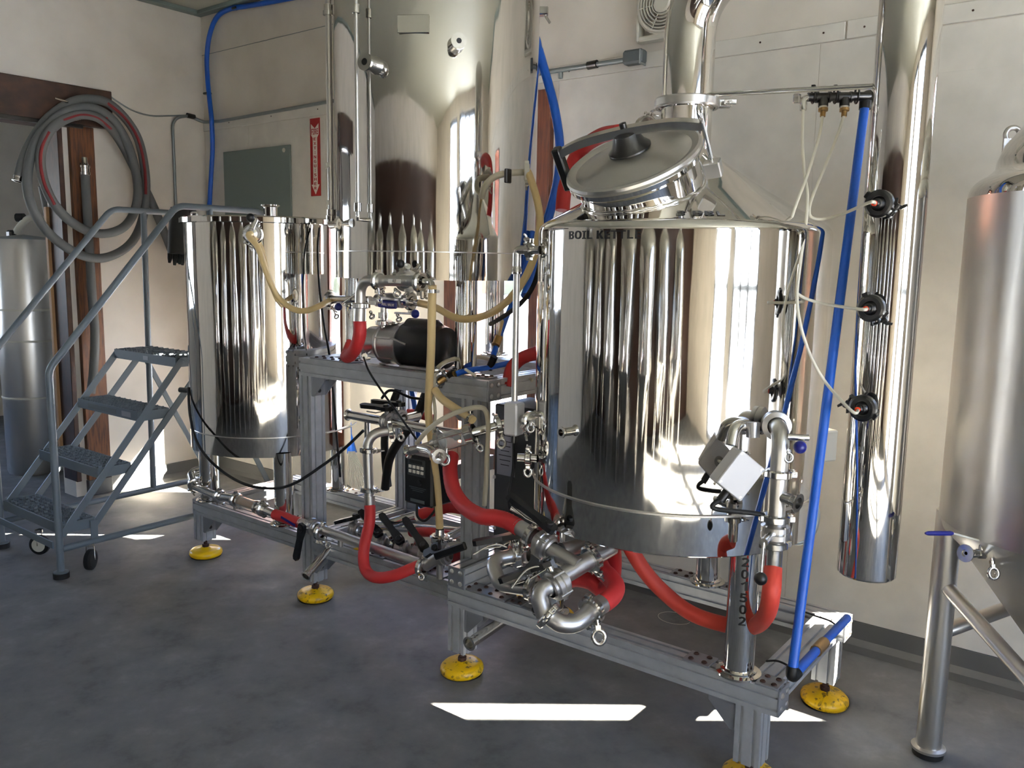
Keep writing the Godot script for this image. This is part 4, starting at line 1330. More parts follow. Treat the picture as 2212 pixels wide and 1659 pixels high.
func make_fermenter() -> void:
	var c := Vector2(-0.089, -2.749)
	var r := 0.38
	var f := thing("fermenter", "steel fermenter on tube legs by the back wall, cut by the frame's edge", "tank", Vector3(c.x, 0, c.y))
	var xf := Transform3D(Basis.IDENTITY, Vector3(c.x, 0, c.y))
	part(f, "shell", MB.new().shell(c, r, 0.80, 1.700, 0.0004, 31, 180, 36), M.satin)
	var top := []
	for i in 9:
		var a := deg_to_rad(70.0 * i / 8)
		top.append(Vector2(r - 0.06 + 0.06 * cos(a), 1.70 + 0.06 * sin(a)))
	top.append_array([Vector2(0.325, 1.770), Vector2(0.318, 1.778), Vector2(0.316, 1.800), Vector2(0.300, 1.842), Vector2(0.262, 1.892), Vector2(0.20, 1.935), Vector2(0.11, 1.965), Vector2(0, 1.975)])
	part(f, "top", MB.new().lathe(top, xf, 100, 40.0), M.polished)
	part(f, "cone", MB.new().lathe([Vector2(r, 0.80), Vector2(r - 0.012, 0.765), Vector2(r - 0.05, 0.73), Vector2(0.05, 0.36), Vector2(0.04, 0.30), Vector2(0, 0.30)], xf, 90, 30.0), M.satin)
	var lug := pd(2187, 300, 2.62)
	var lp := MB.new()
	var sd := cr
	var outer := PackedVector2Array()
	for i in 15:
		var a := PI * i / 14
		outer.append(Vector2(cos(a) * 0.03, 0.03 + sin(a) * 0.03))
	outer.append(Vector2(-0.03, -0.045))
	outer.append(Vector2(0.03, -0.045))
	var hole := []
	lp.prism(PackedVector2Array([Vector2(-0.03, -0.045), Vector2(0.03, -0.045), Vector2(0.03, 0.02), Vector2(-0.03, 0.02)]), 0.008, Transform3D(Basis(sd, Vector3.UP, sd.cross(Vector3.UP)), lug - Vector3(0, 0.02, 0)))
	for i in 24:
		var a := TAU * i / 24
		hole.append(lug + Vector3(0, 0.012, 0) + sd * cos(a) * 0.022 + Vector3.UP * sin(a) * 0.022)
	lp.tube(hole, 0.0085, 10, false, true)
	part(f, "lifting_lug", lp, M.satin)
	var dirs := [Vector2(-1, 0), Vector2(0, 1), Vector2(1, 0), Vector2(0, -1)]
	var feet := []
	for d in dirs:
		var p := Vector3(c.x + d.x * 0.355, 0, c.y + d.y * 0.355)
		feet.append(p)
		part(f, "leg", MB.new().lathe([Vector2(0, 0.02), Vector2(0.05, 0.02), Vector2(0.05, 0.028), Vector2(0.037, 0.032), Vector2(0.037, 0.79), Vector2(0, 0.82)], Transform3D(Basis.IDENTITY, p), 32), M.satin)
		part(f, "foot", MB.new().lathe([Vector2(0, 0.0), Vector2(0.045, 0.0), Vector2(0.045, 0.02), Vector2(0, 0.02)], Transform3D(Basis.IDENTITY, p), 24), M.rubber)
	for i in 4:
		var a: Vector3 = feet[i] + Vector3(0, 0.56, 0)
		var b: Vector3 = feet[(i + 1) % 4] + Vector3(0, 0.40, 0)
		part(f, "brace", MB.new().tube([a, b], 0.022, 18), M.satin)
	# sample valve on the cone: clamp, ball valve, open ferrule, blue lever
	var j := pd(2140, 1180, 2.36)
	var s0 := pd(2168, 1198, 2.27)
	var vd := (pd(2050, 1194, 2.16) - s0).normalized()
	var vb := thing("sample_valve", "small steel ball valve with a blue lever on the fermenter cone", "valve", s0)
	part(vb, "cap", MB.new().lathe([Vector2(0.02, -0.05), Vector2(0.036, -0.012), Vector2(0.036, 0.006), Vector2(0.02, 0.010), Vector2(0.011, 0.02), Vector2(0.011, 0.05)], along(s0 + vd * 0.02, vd), 28), M.black_steel)
	tclamp(vb, s0 + vd * 0.02, vd, 0.034, Vector3(0, -1, 0) + cr * 0.5)
	eye_nut(vb, pd(2142, 1205, 2.20), pd(2146, 1238, 2.20), -cf, 1.1)
	part(vb, "valve_body", MB.new().tube([s0 + vd * 0.06, s0 + vd * 0.085], 0.010, 6).tube([s0 + vd * 0.085, s0 + vd * 0.115], 0.013, 6).tube([s0 + vd * 0.115, s0 + vd * 0.14], 0.011, 6), M.pipe)
	var fm := MB.new()
	ferrule(fm, s0 + vd * 0.168, vd, 0.011, 0.023)
	fm.lathe([Vector2(0.011, -0.004), Vector2(0.0045, -0.004), Vector2(0.0045, -0.02)], along(s0 + vd * 0.168, vd), 20)
	part(vb, "outlet", fm, M.pipe)
	var bt := s0 + vd * 0.10 + Vector3(0, 0.034, 0)
	part(vb, "stem", MB.new().tube([s0 + vd * 0.10, bt], 0.007, 10), M.pipe)
	var h0 := pd(2058, 1152, dof(bt) - 0.02)
	var h1 := pd(1999, 1152, dof(bt) - 0.05)
	part(vb, "lever_arm", MB.new().tube([bt, h0], 0.003, 8), M.white_plastic)
	part(vb, "lever_grip", MB.new().tube([h0, h0.lerp(h1, 0.1), h0.lerp(h1, 0.9), h1], [0.004, 0.0065, 0.006, 0.003], 12), M.blue_grip, "blue plastic lever grip")

# ---------------------------------------------------------------- hoses and pipework
func hose(called: String, label: String, pts: Array, r: float, material: Material, n := 10, group := "") -> MeshInstance3D:
	return solo(called, label, "hose", MB.new().tube(crv(pts, n), r, 18), material, group)

# ribbed hose: rings pressed into the wall
func ribbed(pts: Array, r: float, pitch := 0.009, depth := 0.0012, n := 14) -> MB:
	var c := crv(pts, n)
	var fine := [c[0]]
	for i in c.size() - 1:
		var a: Vector3 = c[i]
		var b: Vector3 = c[i + 1]
		var k: int = max(1, int((b - a).length() / (pitch * 0.34)))
		for q in k:
			fine.append(a.lerp(b, float(q + 1) / k))
	var rad := []
	var L := 0.0
	for i in fine.size():
		if i > 0:
			L += (fine[i] - fine[i - 1]).length()
		rad.append(r + depth * sin(TAU * L / pitch))
	return MB.new().tube(fine, rad, 18)

func hose_clip(parent: Node, p: Vector3, d: Vector3, r: float, side: Vector3) -> void:
	var m := MB.new().lathe([Vector2(r, -0.006), Vector2(r + 0.0015, -0.006), Vector2(r + 0.0015, 0.006), Vector2(r, 0.006)], along(p, d), 20)
	m.box(p + side * (r + 0.006), Vector3(0.012, 0.010, 0.014), Basis.IDENTITY, 0.001)
	part(parent, "hose_clip", m, M.pipe)

func make_upper_piping() -> void:
	# --- spool carrying the HLT label, above the pump
	var z := -2.135
	var a := pz(776, 694, z)
	var h := thing("transfer_pipe", "bent steel pipe labelled HLT above the pump", "pipe", a)
	var r := 0.0195
	var e1 := pz(779, 606, z)
	var pR := pz(904, 607, z)
	part(h, "pipe", MB.new().tube(fil([pz(778, 662, z), e1, pz(905, 607, z)], 0.075, 12), r, 24), M.satin)
	part(h, "barb", MB.new().tube([pz(778, 662, z), pz(777, 697, z)], r + 0.002, 24), M.satin)
	tclamp(h, pz(778, 660, z), Vector3.UP, 0.026, Vector3(-1, 0, 0.2))
	tclamp(h, pz(817, 607, z), Vector3(1, 0, 0), 0.026, Vector3(0, -1, 0))
	tclamp(h, pz(908, 610, z), Vector3(1, 0, 0), 0.028, Vector3(0.2, -1, 0))
	eye_nut(h, pz(817, 622, z + 0.03), pz(820, 648, z + 0.03), Vector3(1, 0, 0), 0.8)
	eye_nut(h, pz(853, 622, z - 0.02), pz(858, 636, z - 0.02), -cf, 1.0)
	part(h, "wing_nut", MB.new().box(pz(912, 637, z + 0.01), Vector3(0.016, 0.03, 0.012), Basis.IDENTITY, 0.004), M.pipe)
	var lb := MB.new()
	var c := pz(861, 607, z)
	lb.box(c + Vector3(0, 0.0, r + 0.0006), Vector3(0.062, 0.014, 0.0008), Basis.IDENTITY, 0.0)
	var lp := part(h, "label", lb, M.sign_white)
	text_flat(lp, "lettering", "HLT", 0.010, Transform3D(Basis.IDENTITY, c + Vector3(0, 0, r + 0.0012)), M.ink, true, 0.019)
	part(h, "end_elbow", MB.new().tube(fil([pz(909, 608, z), pz(931, 609, z), pz(934, 622, z + 0.02)], 0.03, 8), 0.0115, 18), M.pipe)
	# butterfly valve on the tank outlet behind it, black ball knob
	var v := thing("outlet_valve", "steel butterfly valve with a black ball knob under the tall tank", "valve", pz(877, 610, -2.17))
	var vp := pz(878, 606, -2.175)
	var vd := (Vector3(T2C.x, 0, T2C.y) - Vector3(vp.x, 0, vp.z)).normalized()
	var m := MB.new().lathe([Vector2(0.028, -0.02), Vector2(0.040, -0.016), Vector2(0.040, -0.003), Vector2(0.037, 0), Vector2(0.040, 0.003), Vector2(0.040, 0.016), Vector2(0.028, 0.03), Vector2(0.028, 0.09)], along(vp, vd), 30, 15.0)
	for i in 6:
		var q := TAU * i / 6
		var cc := vp + Vector3.UP * cos(q) * 0.034 + vd.cross(Vector3.UP) * sin(q) * 0.034
		m.tube([cc - vd * 0.021, cc], 0.004, 6)
	part(v, "valve_body", m, M.cast)
	part(v, "flange", MB.new().lathe([Vector2(0, -0.021), Vector2(0.026, -0.021), Vector2(0.030, -0.018)], along(vp, vd), 30), M.pipe)
	part(v, "outlet_pipe", MB.new().tube(fil([vp + vd * 0.08, vp + vd * 0.22, vp + vd * 0.24 + Vector3(0, 0.05, 0)], 0.03, 6), 0.026, 20), M.pipe)
	part(v, "stem", MB.new().tube([vp + Vector3(0, 0.036, 0), pz(881, 575, -2.155)], 0.011, 14), M.pipe)
	part(v, "lever", MB.new().tube([pz(880, 571, -2.155), pz(868, 570, -2.14)], 0.005, 8), M.satin)
	part(v, "knob", MB.new().ball(pz(865, 570, -2.135), 0.0155), M.black)

	# --- ball valve manifold with blue grips
	var zm := -2.37
	var b := thing("ball_valve_manifold", "steel pipe run with blue-gripped ball valves over the pump", "valve", pz(830, 700, zm))
	var pa := pz(712, 647, zm)
	var pe := pz(893, 652, zm)
	part(b, "pipe", MB.new().tube([pa, pz(800, 648, zm)], 0.0165, 22), M.pipe)
	tclamp(b, pz(714, 647, zm), Vector3(1, 0, 0), 0.026, Vector3(0.3, -1, 0))
	eye_nut(b, pz(716, 662, zm + 0.02), pz(727, 684, zm + 0.04), -cf, 0.8)
	var body := MB.new()
	body.lathe([Vector2(0.018, -0.075), Vector2(0.026, -0.072), Vector2(0.026, -0.05), Vector2(0.022, -0.046), Vector2(0.030, -0.03), Vector2(0.033, 0.0), Vector2(0.030, 0.03), Vector2(0.022, 0.046), Vector2(0.026, 0.05), Vector2(0.026, 0.072), Vector2(0.018, 0.075)], along(pz(842, 650, zm), Vector3(1, 0, 0)), 28, 40.0)
	part(b, "valve_body", body, M.cast)
	part(b, "pipe", MB.new().tube([pz(872, 651, zm), pe], 0.019, 22), M.pipe)
	tclamp(b, pz(887, 651, zm), Vector3(1, 0, 0), 0.028, Vector3(0.3, 1, 0))
	part(b, "barb", MB.new().tube([pz(889, 652, zm), pz(906, 655, zm)], 0.014, 18), M.pipe)
	# lever across the front with its printed blue grip
	var g0 := pz(800, 653, zm + 0.06)
	var g1 := pz(864, 660, zm + 0.06)
	part(b, "lever_arm", MB.new().box(pz(806, 654, zm + 0.058), Vector3(0.035, 0.018, 0.004), Basis.IDENTITY, 0.001), M.pipe)
	var gp := part(b, "lever_grip", MB.new().box(pz(837, 657, zm + 0.062), Vector3(0.103, 0.030, 0.010), Basis(Vector3(0, 0, 1), -0.03), 0.004), M.blue_grip, "blue printed valve grip")
	text_flat(gp, "lettering", "FULL VALVE", 0.010, Transform3D(Basis(Vector3(0, 0, 1), -0.03), pz(838, 658, zm + 0.0672)), M.sign_white, true, 0.068)
	for q in [[731, 663, 770, 632, zm + 0.05, zm], [897, 678, 853, 676, zm + 0.07, zm + 0.04]]:
		var kb := pz(q[0], q[1], q[4])
		var lv := part(b, "lever_rod", MB.new().tube([kb, pz(q[2], q[3], q[5])], 0.004, 8), M.pipe)
		part(lv, "knob", MB.new().ball(kb, 0.0165), M.blue_grip, "blue ball knob")
	# riser down to the pump
	var rz := zm + 0.01
	part(b, "riser", MB.new().tube([pz(829, 662, rz), pz(829, 745, rz)], 0.0135, 20), M.pipe)
	part(b, "riser_nut", MB.new().lathe([Vector2(0.014, -0.012), Vector2(0.020, -0.012), Vector2(0.020, 0.012), Vector2(0.014, 0.012)], Transform3D(Basis.IDENTITY, pz(828, 681, rz)), 6), M.pipe)
	tclamp(b, pz(829, 697, rz), Vector3.UP, 0.026, Vector3(1, 0, 0.2))
	eye_nut(b, pz(800, 672, rz), pz(804, 684, rz + 0.02), -cf, 0.9)
	eye_nut(b, pz(858, 678, rz), pz(862, 690, rz + 0.02), -cf, 0.9)

	# --- pump: steel head, round adapter, black motor
	var zp := -2.40
	var p := thing("pump", "centrifugal pump with a black motor on the shelf", "pump", pz(850, 790, zp))
	var c0 := pz(850, 741, zp)
	var ax := Vector3(1, 0, 0)
	var cy := c0.y
	var xa := along(Vector3(c0.x, cy, zp), ax)
	var x0: float = pz(790, 748, zp).x - c0.x
	var x1: float = pz(834, 748, zp).x - c0.x
	var x2: float = pz(884, 748, zp).x - c0.x
	var x3: float = pz(968, 748, zp).x - c0.x
	part(p, "head", MB.new().lathe([Vector2(0.02, x0 - 0.01), Vector2(0.022, x0 + 0.02), Vector2(0.045, x0 + 0.03), Vector2(0.062, x0 + 0.045), Vector2(0.064, x0 + 0.065), Vector2(0.056, x1 - 0.002), Vector2(0.05, x1)], xa, 40, 30.0), M.cast)
	var ad := MB.new().lathe([Vector2(0.055, x1 - 0.004), Vector2(0.078, x1), Vector2(0.086, x1 + 0.01), Vector2(0.086, x1 + 0.02), Vector2(0.082, x1 + 0.024), Vector2(0.082, x2 - 0.02), Vector2(0.092, x2 - 0.016), Vector2(0.092, x2), Vector2(0.08, x2 + 0.002)], xa, 48, 25.0)
	part(p, "adapter", ad, M.cast)
	for i in 6:
		var q := TAU * (i + 0.3) / 6
		var rib := MB.new().box(xa * Vector3(cos(q) * 0.084, (x1 + x2) / 2, sin(q) * 0.084), Vector3(0.006, (x2 - x1) * 0.7, 0.006), xa.basis * Basis(Vector3.UP, -q), 0.001)
		part(p, "adapter_rib", rib, M.cast)
	var mo := MB.new().lathe([Vector2(0.0, x2), Vector2(0.088, x2 + 0.002), Vector2(0.09, x2 + 0.012), Vector2(0.088, x3 - 0.04), Vector2(0.080, x3 - 0.012), Vector2(0.06, x3), Vector2(0, x3 + 0.003)], xa, 56, 35.0)
	part(p, "motor", mo, M.black)
	var tb := MB.new().lathe([Vector2(0.0, x2 + 0.012), Vector2(0.036, x2 + 0.014), Vector2(0.036, x3 - 0.05), Vector2(0.026, x3 - 0.036), Vector2(0, x3 - 0.034)], Transform3D(xa.basis, xa.origin + Vector3(0, 0.072, 0.01)), 30, 30.0)
	part(p, "capacitor_cover", tb, M.black)
	part(p, "inlet", MB.new().tube([xa * Vector3(0, x0 + 0.02, 0), xa * Vector3(0, x0 - 0.085, 0)], 0.0195, 22), M.cast)
	part(p, "inlet_nut", MB.new().lathe([Vector2(0.02, -0.012), Vector2(0.031, -0.012), Vector2(0.031, 0.012), Vector2(0.02, 0.012)], along(xa * Vector3(0, x0 - 0.005, 0), ax), 24), M.cast)
	part(p, "sticker", MB.new().box(pz(811, 727, zp + 0.066), Vector3(0.034, 0.014, 0.001), Basis(Vector3(1, 0, 0), -0.35), 0.0), M.sign_white)
	part(p, "sticker_stripe", MB.new().box(pz(817, 727, zp + 0.0672), Vector3(0.016, 0.009, 0.001), Basis(Vector3(1, 0, 0), -0.35), 0.0), M.orange)
	var ft := MB.new()
	ft.box(Vector3(c0.x + (x2 + x3) / 2, 1.096, zp), Vector3(0.17, 0.012, 0.15), Basis.IDENTITY, 0.002)
	ft.box(Vector3(c0.x + x1 + 0.03, (1.09 + cy - 0.08) / 2, zp), Vector3(0.04, cy - 0.08 - 1.088, 0.10), Basis.IDENTITY, 0.002)
	part(p, "foot", ft, M.cast)
	part(p, "head_bolt", MB.new().tube([pz(843, 729, zp + 0.085), pz(876, 744, zp + 0.088)], 0.004, 8), M.satin)
	part(p, "drain_plug", MB.new().tube([pz(787, 769, zp + 0.05), pz(788, 769, zp + 0.08)], 0.011, 14), M.pipe)

	# red suction hose at the pump
	var rh := thing("suction_hose", "short ribbed red hose bending into the pump inlet", "hose", pz(760, 770, z))
	part(rh, "hose", ribbed([pz(777, 694, z), pz(777, 722, z), pz(769, 750, z - 0.02), pz(756, 768, z - 0.08), pz(748, 770, z - 0.15), pz(751, 763, z - 0.225), xa * Vector3(0, x0 - 0.075, 0), xa * Vector3(0, x0 - 0.045, 0)], 0.0245, 0.0085, 0.0009), M.red_hose)

	# cream silicone hoses
	hose("silicone_hose", "cream hose hanging from the tank port to the ball valves", [tank1_port, tank1_port + Vector3(0.012, -0.012, 0.02), pd(557, 535, dof(tank1_port) - 0.03), pd(576, 590, dof(tank1_port) - 0.04), pd(600, 640, 3.54), pd(632, 667, 3.52), pd(662, 671, 3.50), pd(692, 660, 3.48), pz(714, 648, zm)], 0.0125, M.cream, 10)
	hose("silicone_hose", "cream hose sagging from the ball valves up beside the kettle", [pz(898, 653, zm), pz(940, 664, zm), pz(990, 688, zm), pz(1040, 684, zm), pd(1085, 660, 2.98), pd(1125, 615, 2.92), pd(1152, 560, 2.90), pd(1166, 490, 2.92), pd(1162, 440, 2.94), pd(1146, 385, 3.0), pd(1138, 368, 3.02)], 0.0135, M.cream, 10)
	var hd := thing("drain_hose", "cream hose dropping from the HLT pipe past the shelf", "hose", pz(950, 1140, -2.26))
	part(hd, "hose", MB.new().tube(crv([pz(934, 617, z + 0.02), pz(933, 660, -2.13), pz(931, 760, -2.16), pz(926, 860, -2.225), pz(926, 900, -2.255), pz(936, 985, -2.255), pz(945, 1060, -2.27), pz(950, 1140, -2.29)], 10), 0.0148, 20), M.cream)
	hose_clip(hd, pz(934, 629, z + 0.025), Vector3.UP, 0.0150, Vector3(1, 0, 0))
	# clip and curved stub on the tall tank's far side
	var ov := thing("overflow_hose", "grey-cream curved stub clamped to the tall tank's side", "hose", pd(1060, 430, 3.06))
	part(ov, "hose", MB.new().tube(crv([pd(1040, 432, 3.12), pd(1047, 405, 3.06), pd(1065, 384, 3.03), pd(1092, 375, 3.02), pd(1130, 372, 3.04)], 8), 0.012, 16), M.braid)
	part(ov, "clip", MB.new().box(pd(1097, 380, 3.0), Vector3(0.014, 0.05, 0.03), Basis.IDENTITY, 0.003), M.black_steel)
	tclamp(ov, pd(1138, 372, 3.03), cr, 0.025, Vector3(0.3, -1, 0), M.white_plastic)

func make_shelf_right() -> void:
	# small valve cluster at the shelf's right end, blue tube
	var z := -2.30
	var t := thing("blue_air_line", "blue plastic tube running along the shelf to a yellow valve", "tube", pz(990, 800, z))
	part(t, "tube", MB.new().tube(crv([pz(985, 808, z), pz(1010, 800, -2.34), pz(1060, 793, -2.42), pz(1110, 782, -2.48), pz(1162, 772, -2.55)], 8), 0.0105, 16), M.blue)
	part(t, "tube", MB.new().tube(crv([pz(1060, 790, -2.42), pz(1068, 760, -2.45), pz(1082, 720, -2.50), pz(1100, 670, -2.56), pz(1122, 620, -2.62), pz(1140, 560, -2.68), pz(1150, 500, -2.72)], 8), 0.0105, 16), M.blue)
	part(t, "tee", MB.new().tube([pz(1056, 797, -2.42), pz(1068, 770, -2.42)], 0.014, 12), M.black)
	part(t, "valve_grip", MB.new().box(pz(1082, 708, -2.47), Vector3(0.012, 0.062, 0.012), Basis(Vector3(0, 0, 1), -0.28), 0.004), M.cream)
	part(t, "valve_body", MB.new().tube([pz(1071, 746, -2.455), pz(1078, 728, -2.48)], 0.016, 8), M.brass)
	var f := thing("shelf_fitting", "brass and steel tee at the shelf's right end", "fitting", pz(955, 815, z))
	part(f, "tee", MB.new().tube([pz(985, 807, z), pz(966, 813, z), pz(945, 826, z + 0.03)], 0.013, 10), M.brass)
	part(f, "nut", MB.new().tube([pz(981, 806, z), pz(972, 812, z)], 0.017, 6), M.black_steel)
	var tp := pz(952, 818, z + 0.02)
	tclamp(f, tp, Vector3(1, -0.4, 0.6), 0.022, Vector3(0, 1, 0))
	part(f, "grip", MB.new().box(pz(1016, 805, z + 0.03), Vector3(0.06, 0.010, 0.012), Basis(Vector3(0, 0, 1), -0.4), 0.004), M.milky)
	part(f, "pipe", MB.new().tube([pz(948, 822, z + 0.02), pz(935, 842, z + 0.05)], 0.010, 12), M.pipe)
	hose("braided_hose", "braided clear hose lying over the shelf beam", [pz(936, 836, z + 0.05), pz(940, 806, z + 0.04), pz(952, 789, z), pz(975, 777, -2.36), pz(1010, 772, -2.46), pz(1050, 774, -2.52), pz(1100, 800, -2.55), pz(1150, 822, -2.56)], 0.0085, M.braid)
	var st := thing("stub_hose", "short cream hose angled down under the shelf end", "hose", pz(985, 880, -2.20))
	part(st, "hose", MB.new().tube(crv([pz(940, 843, -2.22), pz(955, 862, -2.20), pz(985, 883, -2.18), pz(1010, 898, -2.17), pz(1022, 908, -2.165)], 8), 0.0145, 18), M.cream)
	hose_clip(st, pz(1016, 903, -2.168), Vector3(1, -0.8, 0), 0.015, Vector3.UP)
	hose("clear_hose", "thin clear hose looping from the sight glass", [pz(900, 958, -2.16), pz(925, 928, -2.14), pz(960, 903, -2.13), pz(1000, 886, -2.14), pz(1035, 880, -2.15), pz(1050, 890, -2.16), pz(1055, 925, -2.18), pz(1052, 980, -2.2), pz(1050, 1040, -2.2), pz(1046, 1092, -2.2)], 0.0085, M.braid)
	hose("clear_hose", "clear tube clipped along the hanging cream hose", [pz(932, 842, -2.235), pz(938, 868, -2.232), pz(940, 900, -2.232), pz(936, 935, -2.232)], 0.006, M.braid)

func make_mid_manifold() -> void:
	# open-ended pipe with black levers half way down
	var z := -2.36
	var m := thing("middle_manifold", "horizontal steel pipe with black levers half way up the skid", "pipe", pz(850, 905, z))
	var r := 0.0195
	var a := pz(752, 896, z)
	var b := pz(1010, 942, z)
	part(m, "pipe", MB.new().tube([a + (b - a).normalized() * 0.02, b], r, 22), M.pipe)
	var fm := MB.new()
	ferrule(fm, a, (a - b), r, 0.0255)
	part(m, "ferrule", fm, M.pipe)
	butterfly(m, pz(838, 911, z), b - a, 0.020, Vector3(0, 1, 0.15), Vector3(-1, -0.02, 0.1), 0.135)
	butterfly(m, pz(862, 903, z - 0.06), b - a, 0.020, Vector3(0, 1, 0), Vector3(-1, 0.05, 0.15), 0.14)
	part(m, "pipe", MB.new().tube([pz(862, 906, z - 0.06), pz(905, 897, z - 0.16)], r, 20), M.pipe)
	# elbow that comes forward and drops to the red hose
	var e0 := pz(852, 928, z + 0.02)
	var e1 := pz(793, 938, z + 0.10)
	var e2 := pz(798, 1090, z + 0.10)
	part(m, "drop_pipe", MB.new().tube(fil([e0, e1, e2], 0.075, 12), r, 24), M.satin)
	tclamp(m, pz(844, 930, z + 0.03), e0 - e1, 0.027, Vector3(0, -1, 0))
	tclamp(m, pz(796, 972, z + 0.10), Vector3.UP, 0.027, Vector3(1, 0, 0.1))
	tclamp(m, pz(797, 1057, z + 0.10), Vector3.UP, 0.027, Vector3(1, 0, 0.2))
	eye_nut(m, pz(867, 925, z + 0.05), pz(866, 945, z + 0.05), -cf, 1.0)
	part(m, "barb", MB.new().tube([pz(798, 1070, z + 0.10), pz(799, 1098, z + 0.10)], r + 0.0025, 22), M.satin)
	part(m, "support_rod", MB.new().tube([pz(793, 905, z), pz(793, 945, z)], 0.012, 12), M.pipe)
	var rh := thing("red_hose", "red hose hanging in a U from the middle pipe", "hose", pz(810, 1250, -2.22))
	part(rh, "hose", MB.new().tube(crv([pz(799, 1092, z + 0.10), pz(798, 1130, -2.24), pz(787, 1180, -2.22), pz(786, 1218, -2.20), pz(797, 1240, -2.19), pz(820, 1248, -2.185), pz(855, 1242, -2.20), pz(900, 1224, -2.25), pz(945, 1208, -2.38), pz(1005, 1190, -2.48)], 10), 0.0225, 22), M.red_hose, "")
	# sight glass branch with two open ferrules
	var zs := -2.13
	var s := thing("sight_glass_branch", "steel wye with two open ferrules and a glass barrel", "pipe", pz(960, 960, zs))
	var j := pz(930, 962, zs - 0.01)
	var o1 := pz(880, 976, zs + 0.01)
	var o2 := pz(949, 986, zs + 0.07)
	var g1 := pz(948, 956, zs - 0.02)
	var pm := MB.new()
	pm.tube([o1.lerp(j, 0.2), pz(914, 968, zs), g1], 0.0165, 22)
	ferrule(pm, o1, o1 - j, 0.0165, 0.026)
	pm.tube([pz(908, 968, zs), pz(930, 973, zs + 0.03), o2.lerp(pz(908, 968, zs), 0.25)], 0.0165, 22)
	ferrule(pm, o2, o2 - pz(920, 972, zs + 0.02), 0.0165, 0.026)
	part(s, "wye", pm, M.pipe)
	var g2 := pz(1012, 937, zs - 0.06)
	var gd := (g2 - g1).normalized()
	part(s, "reducer", MB.new().lathe([Vector2(0.017, -0.03), Vector2(0.026, 0.0), Vector2(0.036, 0.006), Vector2(0.036, 0.012)], along(g1, gd), 28), M.pipe)
	part(s, "glass_barrel", MB.new().lathe([Vector2(0.030, 0.01), Vector2(0.030, (g2 - g1).length() - 0.01)], along(g1, gd), 32), M.sight)
	part(s, "flange", MB.new().lathe([Vector2(0.02, -0.01), Vector2(0.036, -0.008), Vector2(0.036, 0.006), Vector2(0.018, 0.02)], along(g2, gd), 28), M.pipe)
	part(s, "float", MB.new().ball(g1.lerp(g2, 0.6), 0.012), M.black)
	for i in 3:
		var q := TAU * i / 3 + 0.4
		var xf := along(g1, gd)
		part(s, "tie_rod", MB.new().tube([xf * Vector3(cos(q) * 0.034, 0.004, sin(q) * 0.034), xf * Vector3(cos(q) * 0.034, (g2 - g1).length(), sin(q) * 0.034)], 0.0028, 6), M.pipe)
	tclamp(s, g1 + gd * 0.004, gd, 0.034, Vector3(0, -1, 0))
	tclamp(s, g2 + gd * 0.012, gd, 0.030, Vector3(0, -1, 0))
	eye_nut(s, pz(965, 968, zs + 0.02), pz(961, 994, zs + 0.03), -cf, 1.3)
	eye_nut(s, pz(1029, 945, zs - 0.03), pz(1037, 968, zs - 0.02), -cf, 0.9)
	var en := pz(1090, 916, zs - 0.16)
	part(s, "pipe", MB.new().tube([g2, en], 0.0165, 22), M.pipe)
	tclamp(s, g2.lerp(en, 0.82), en - g2, 0.026, Vector3(0, -1, 0))
	eye_nut(s, pz(1085, 935, zs - 0.12), pz(1083, 958, zs - 0.11), -cf, 1.2)

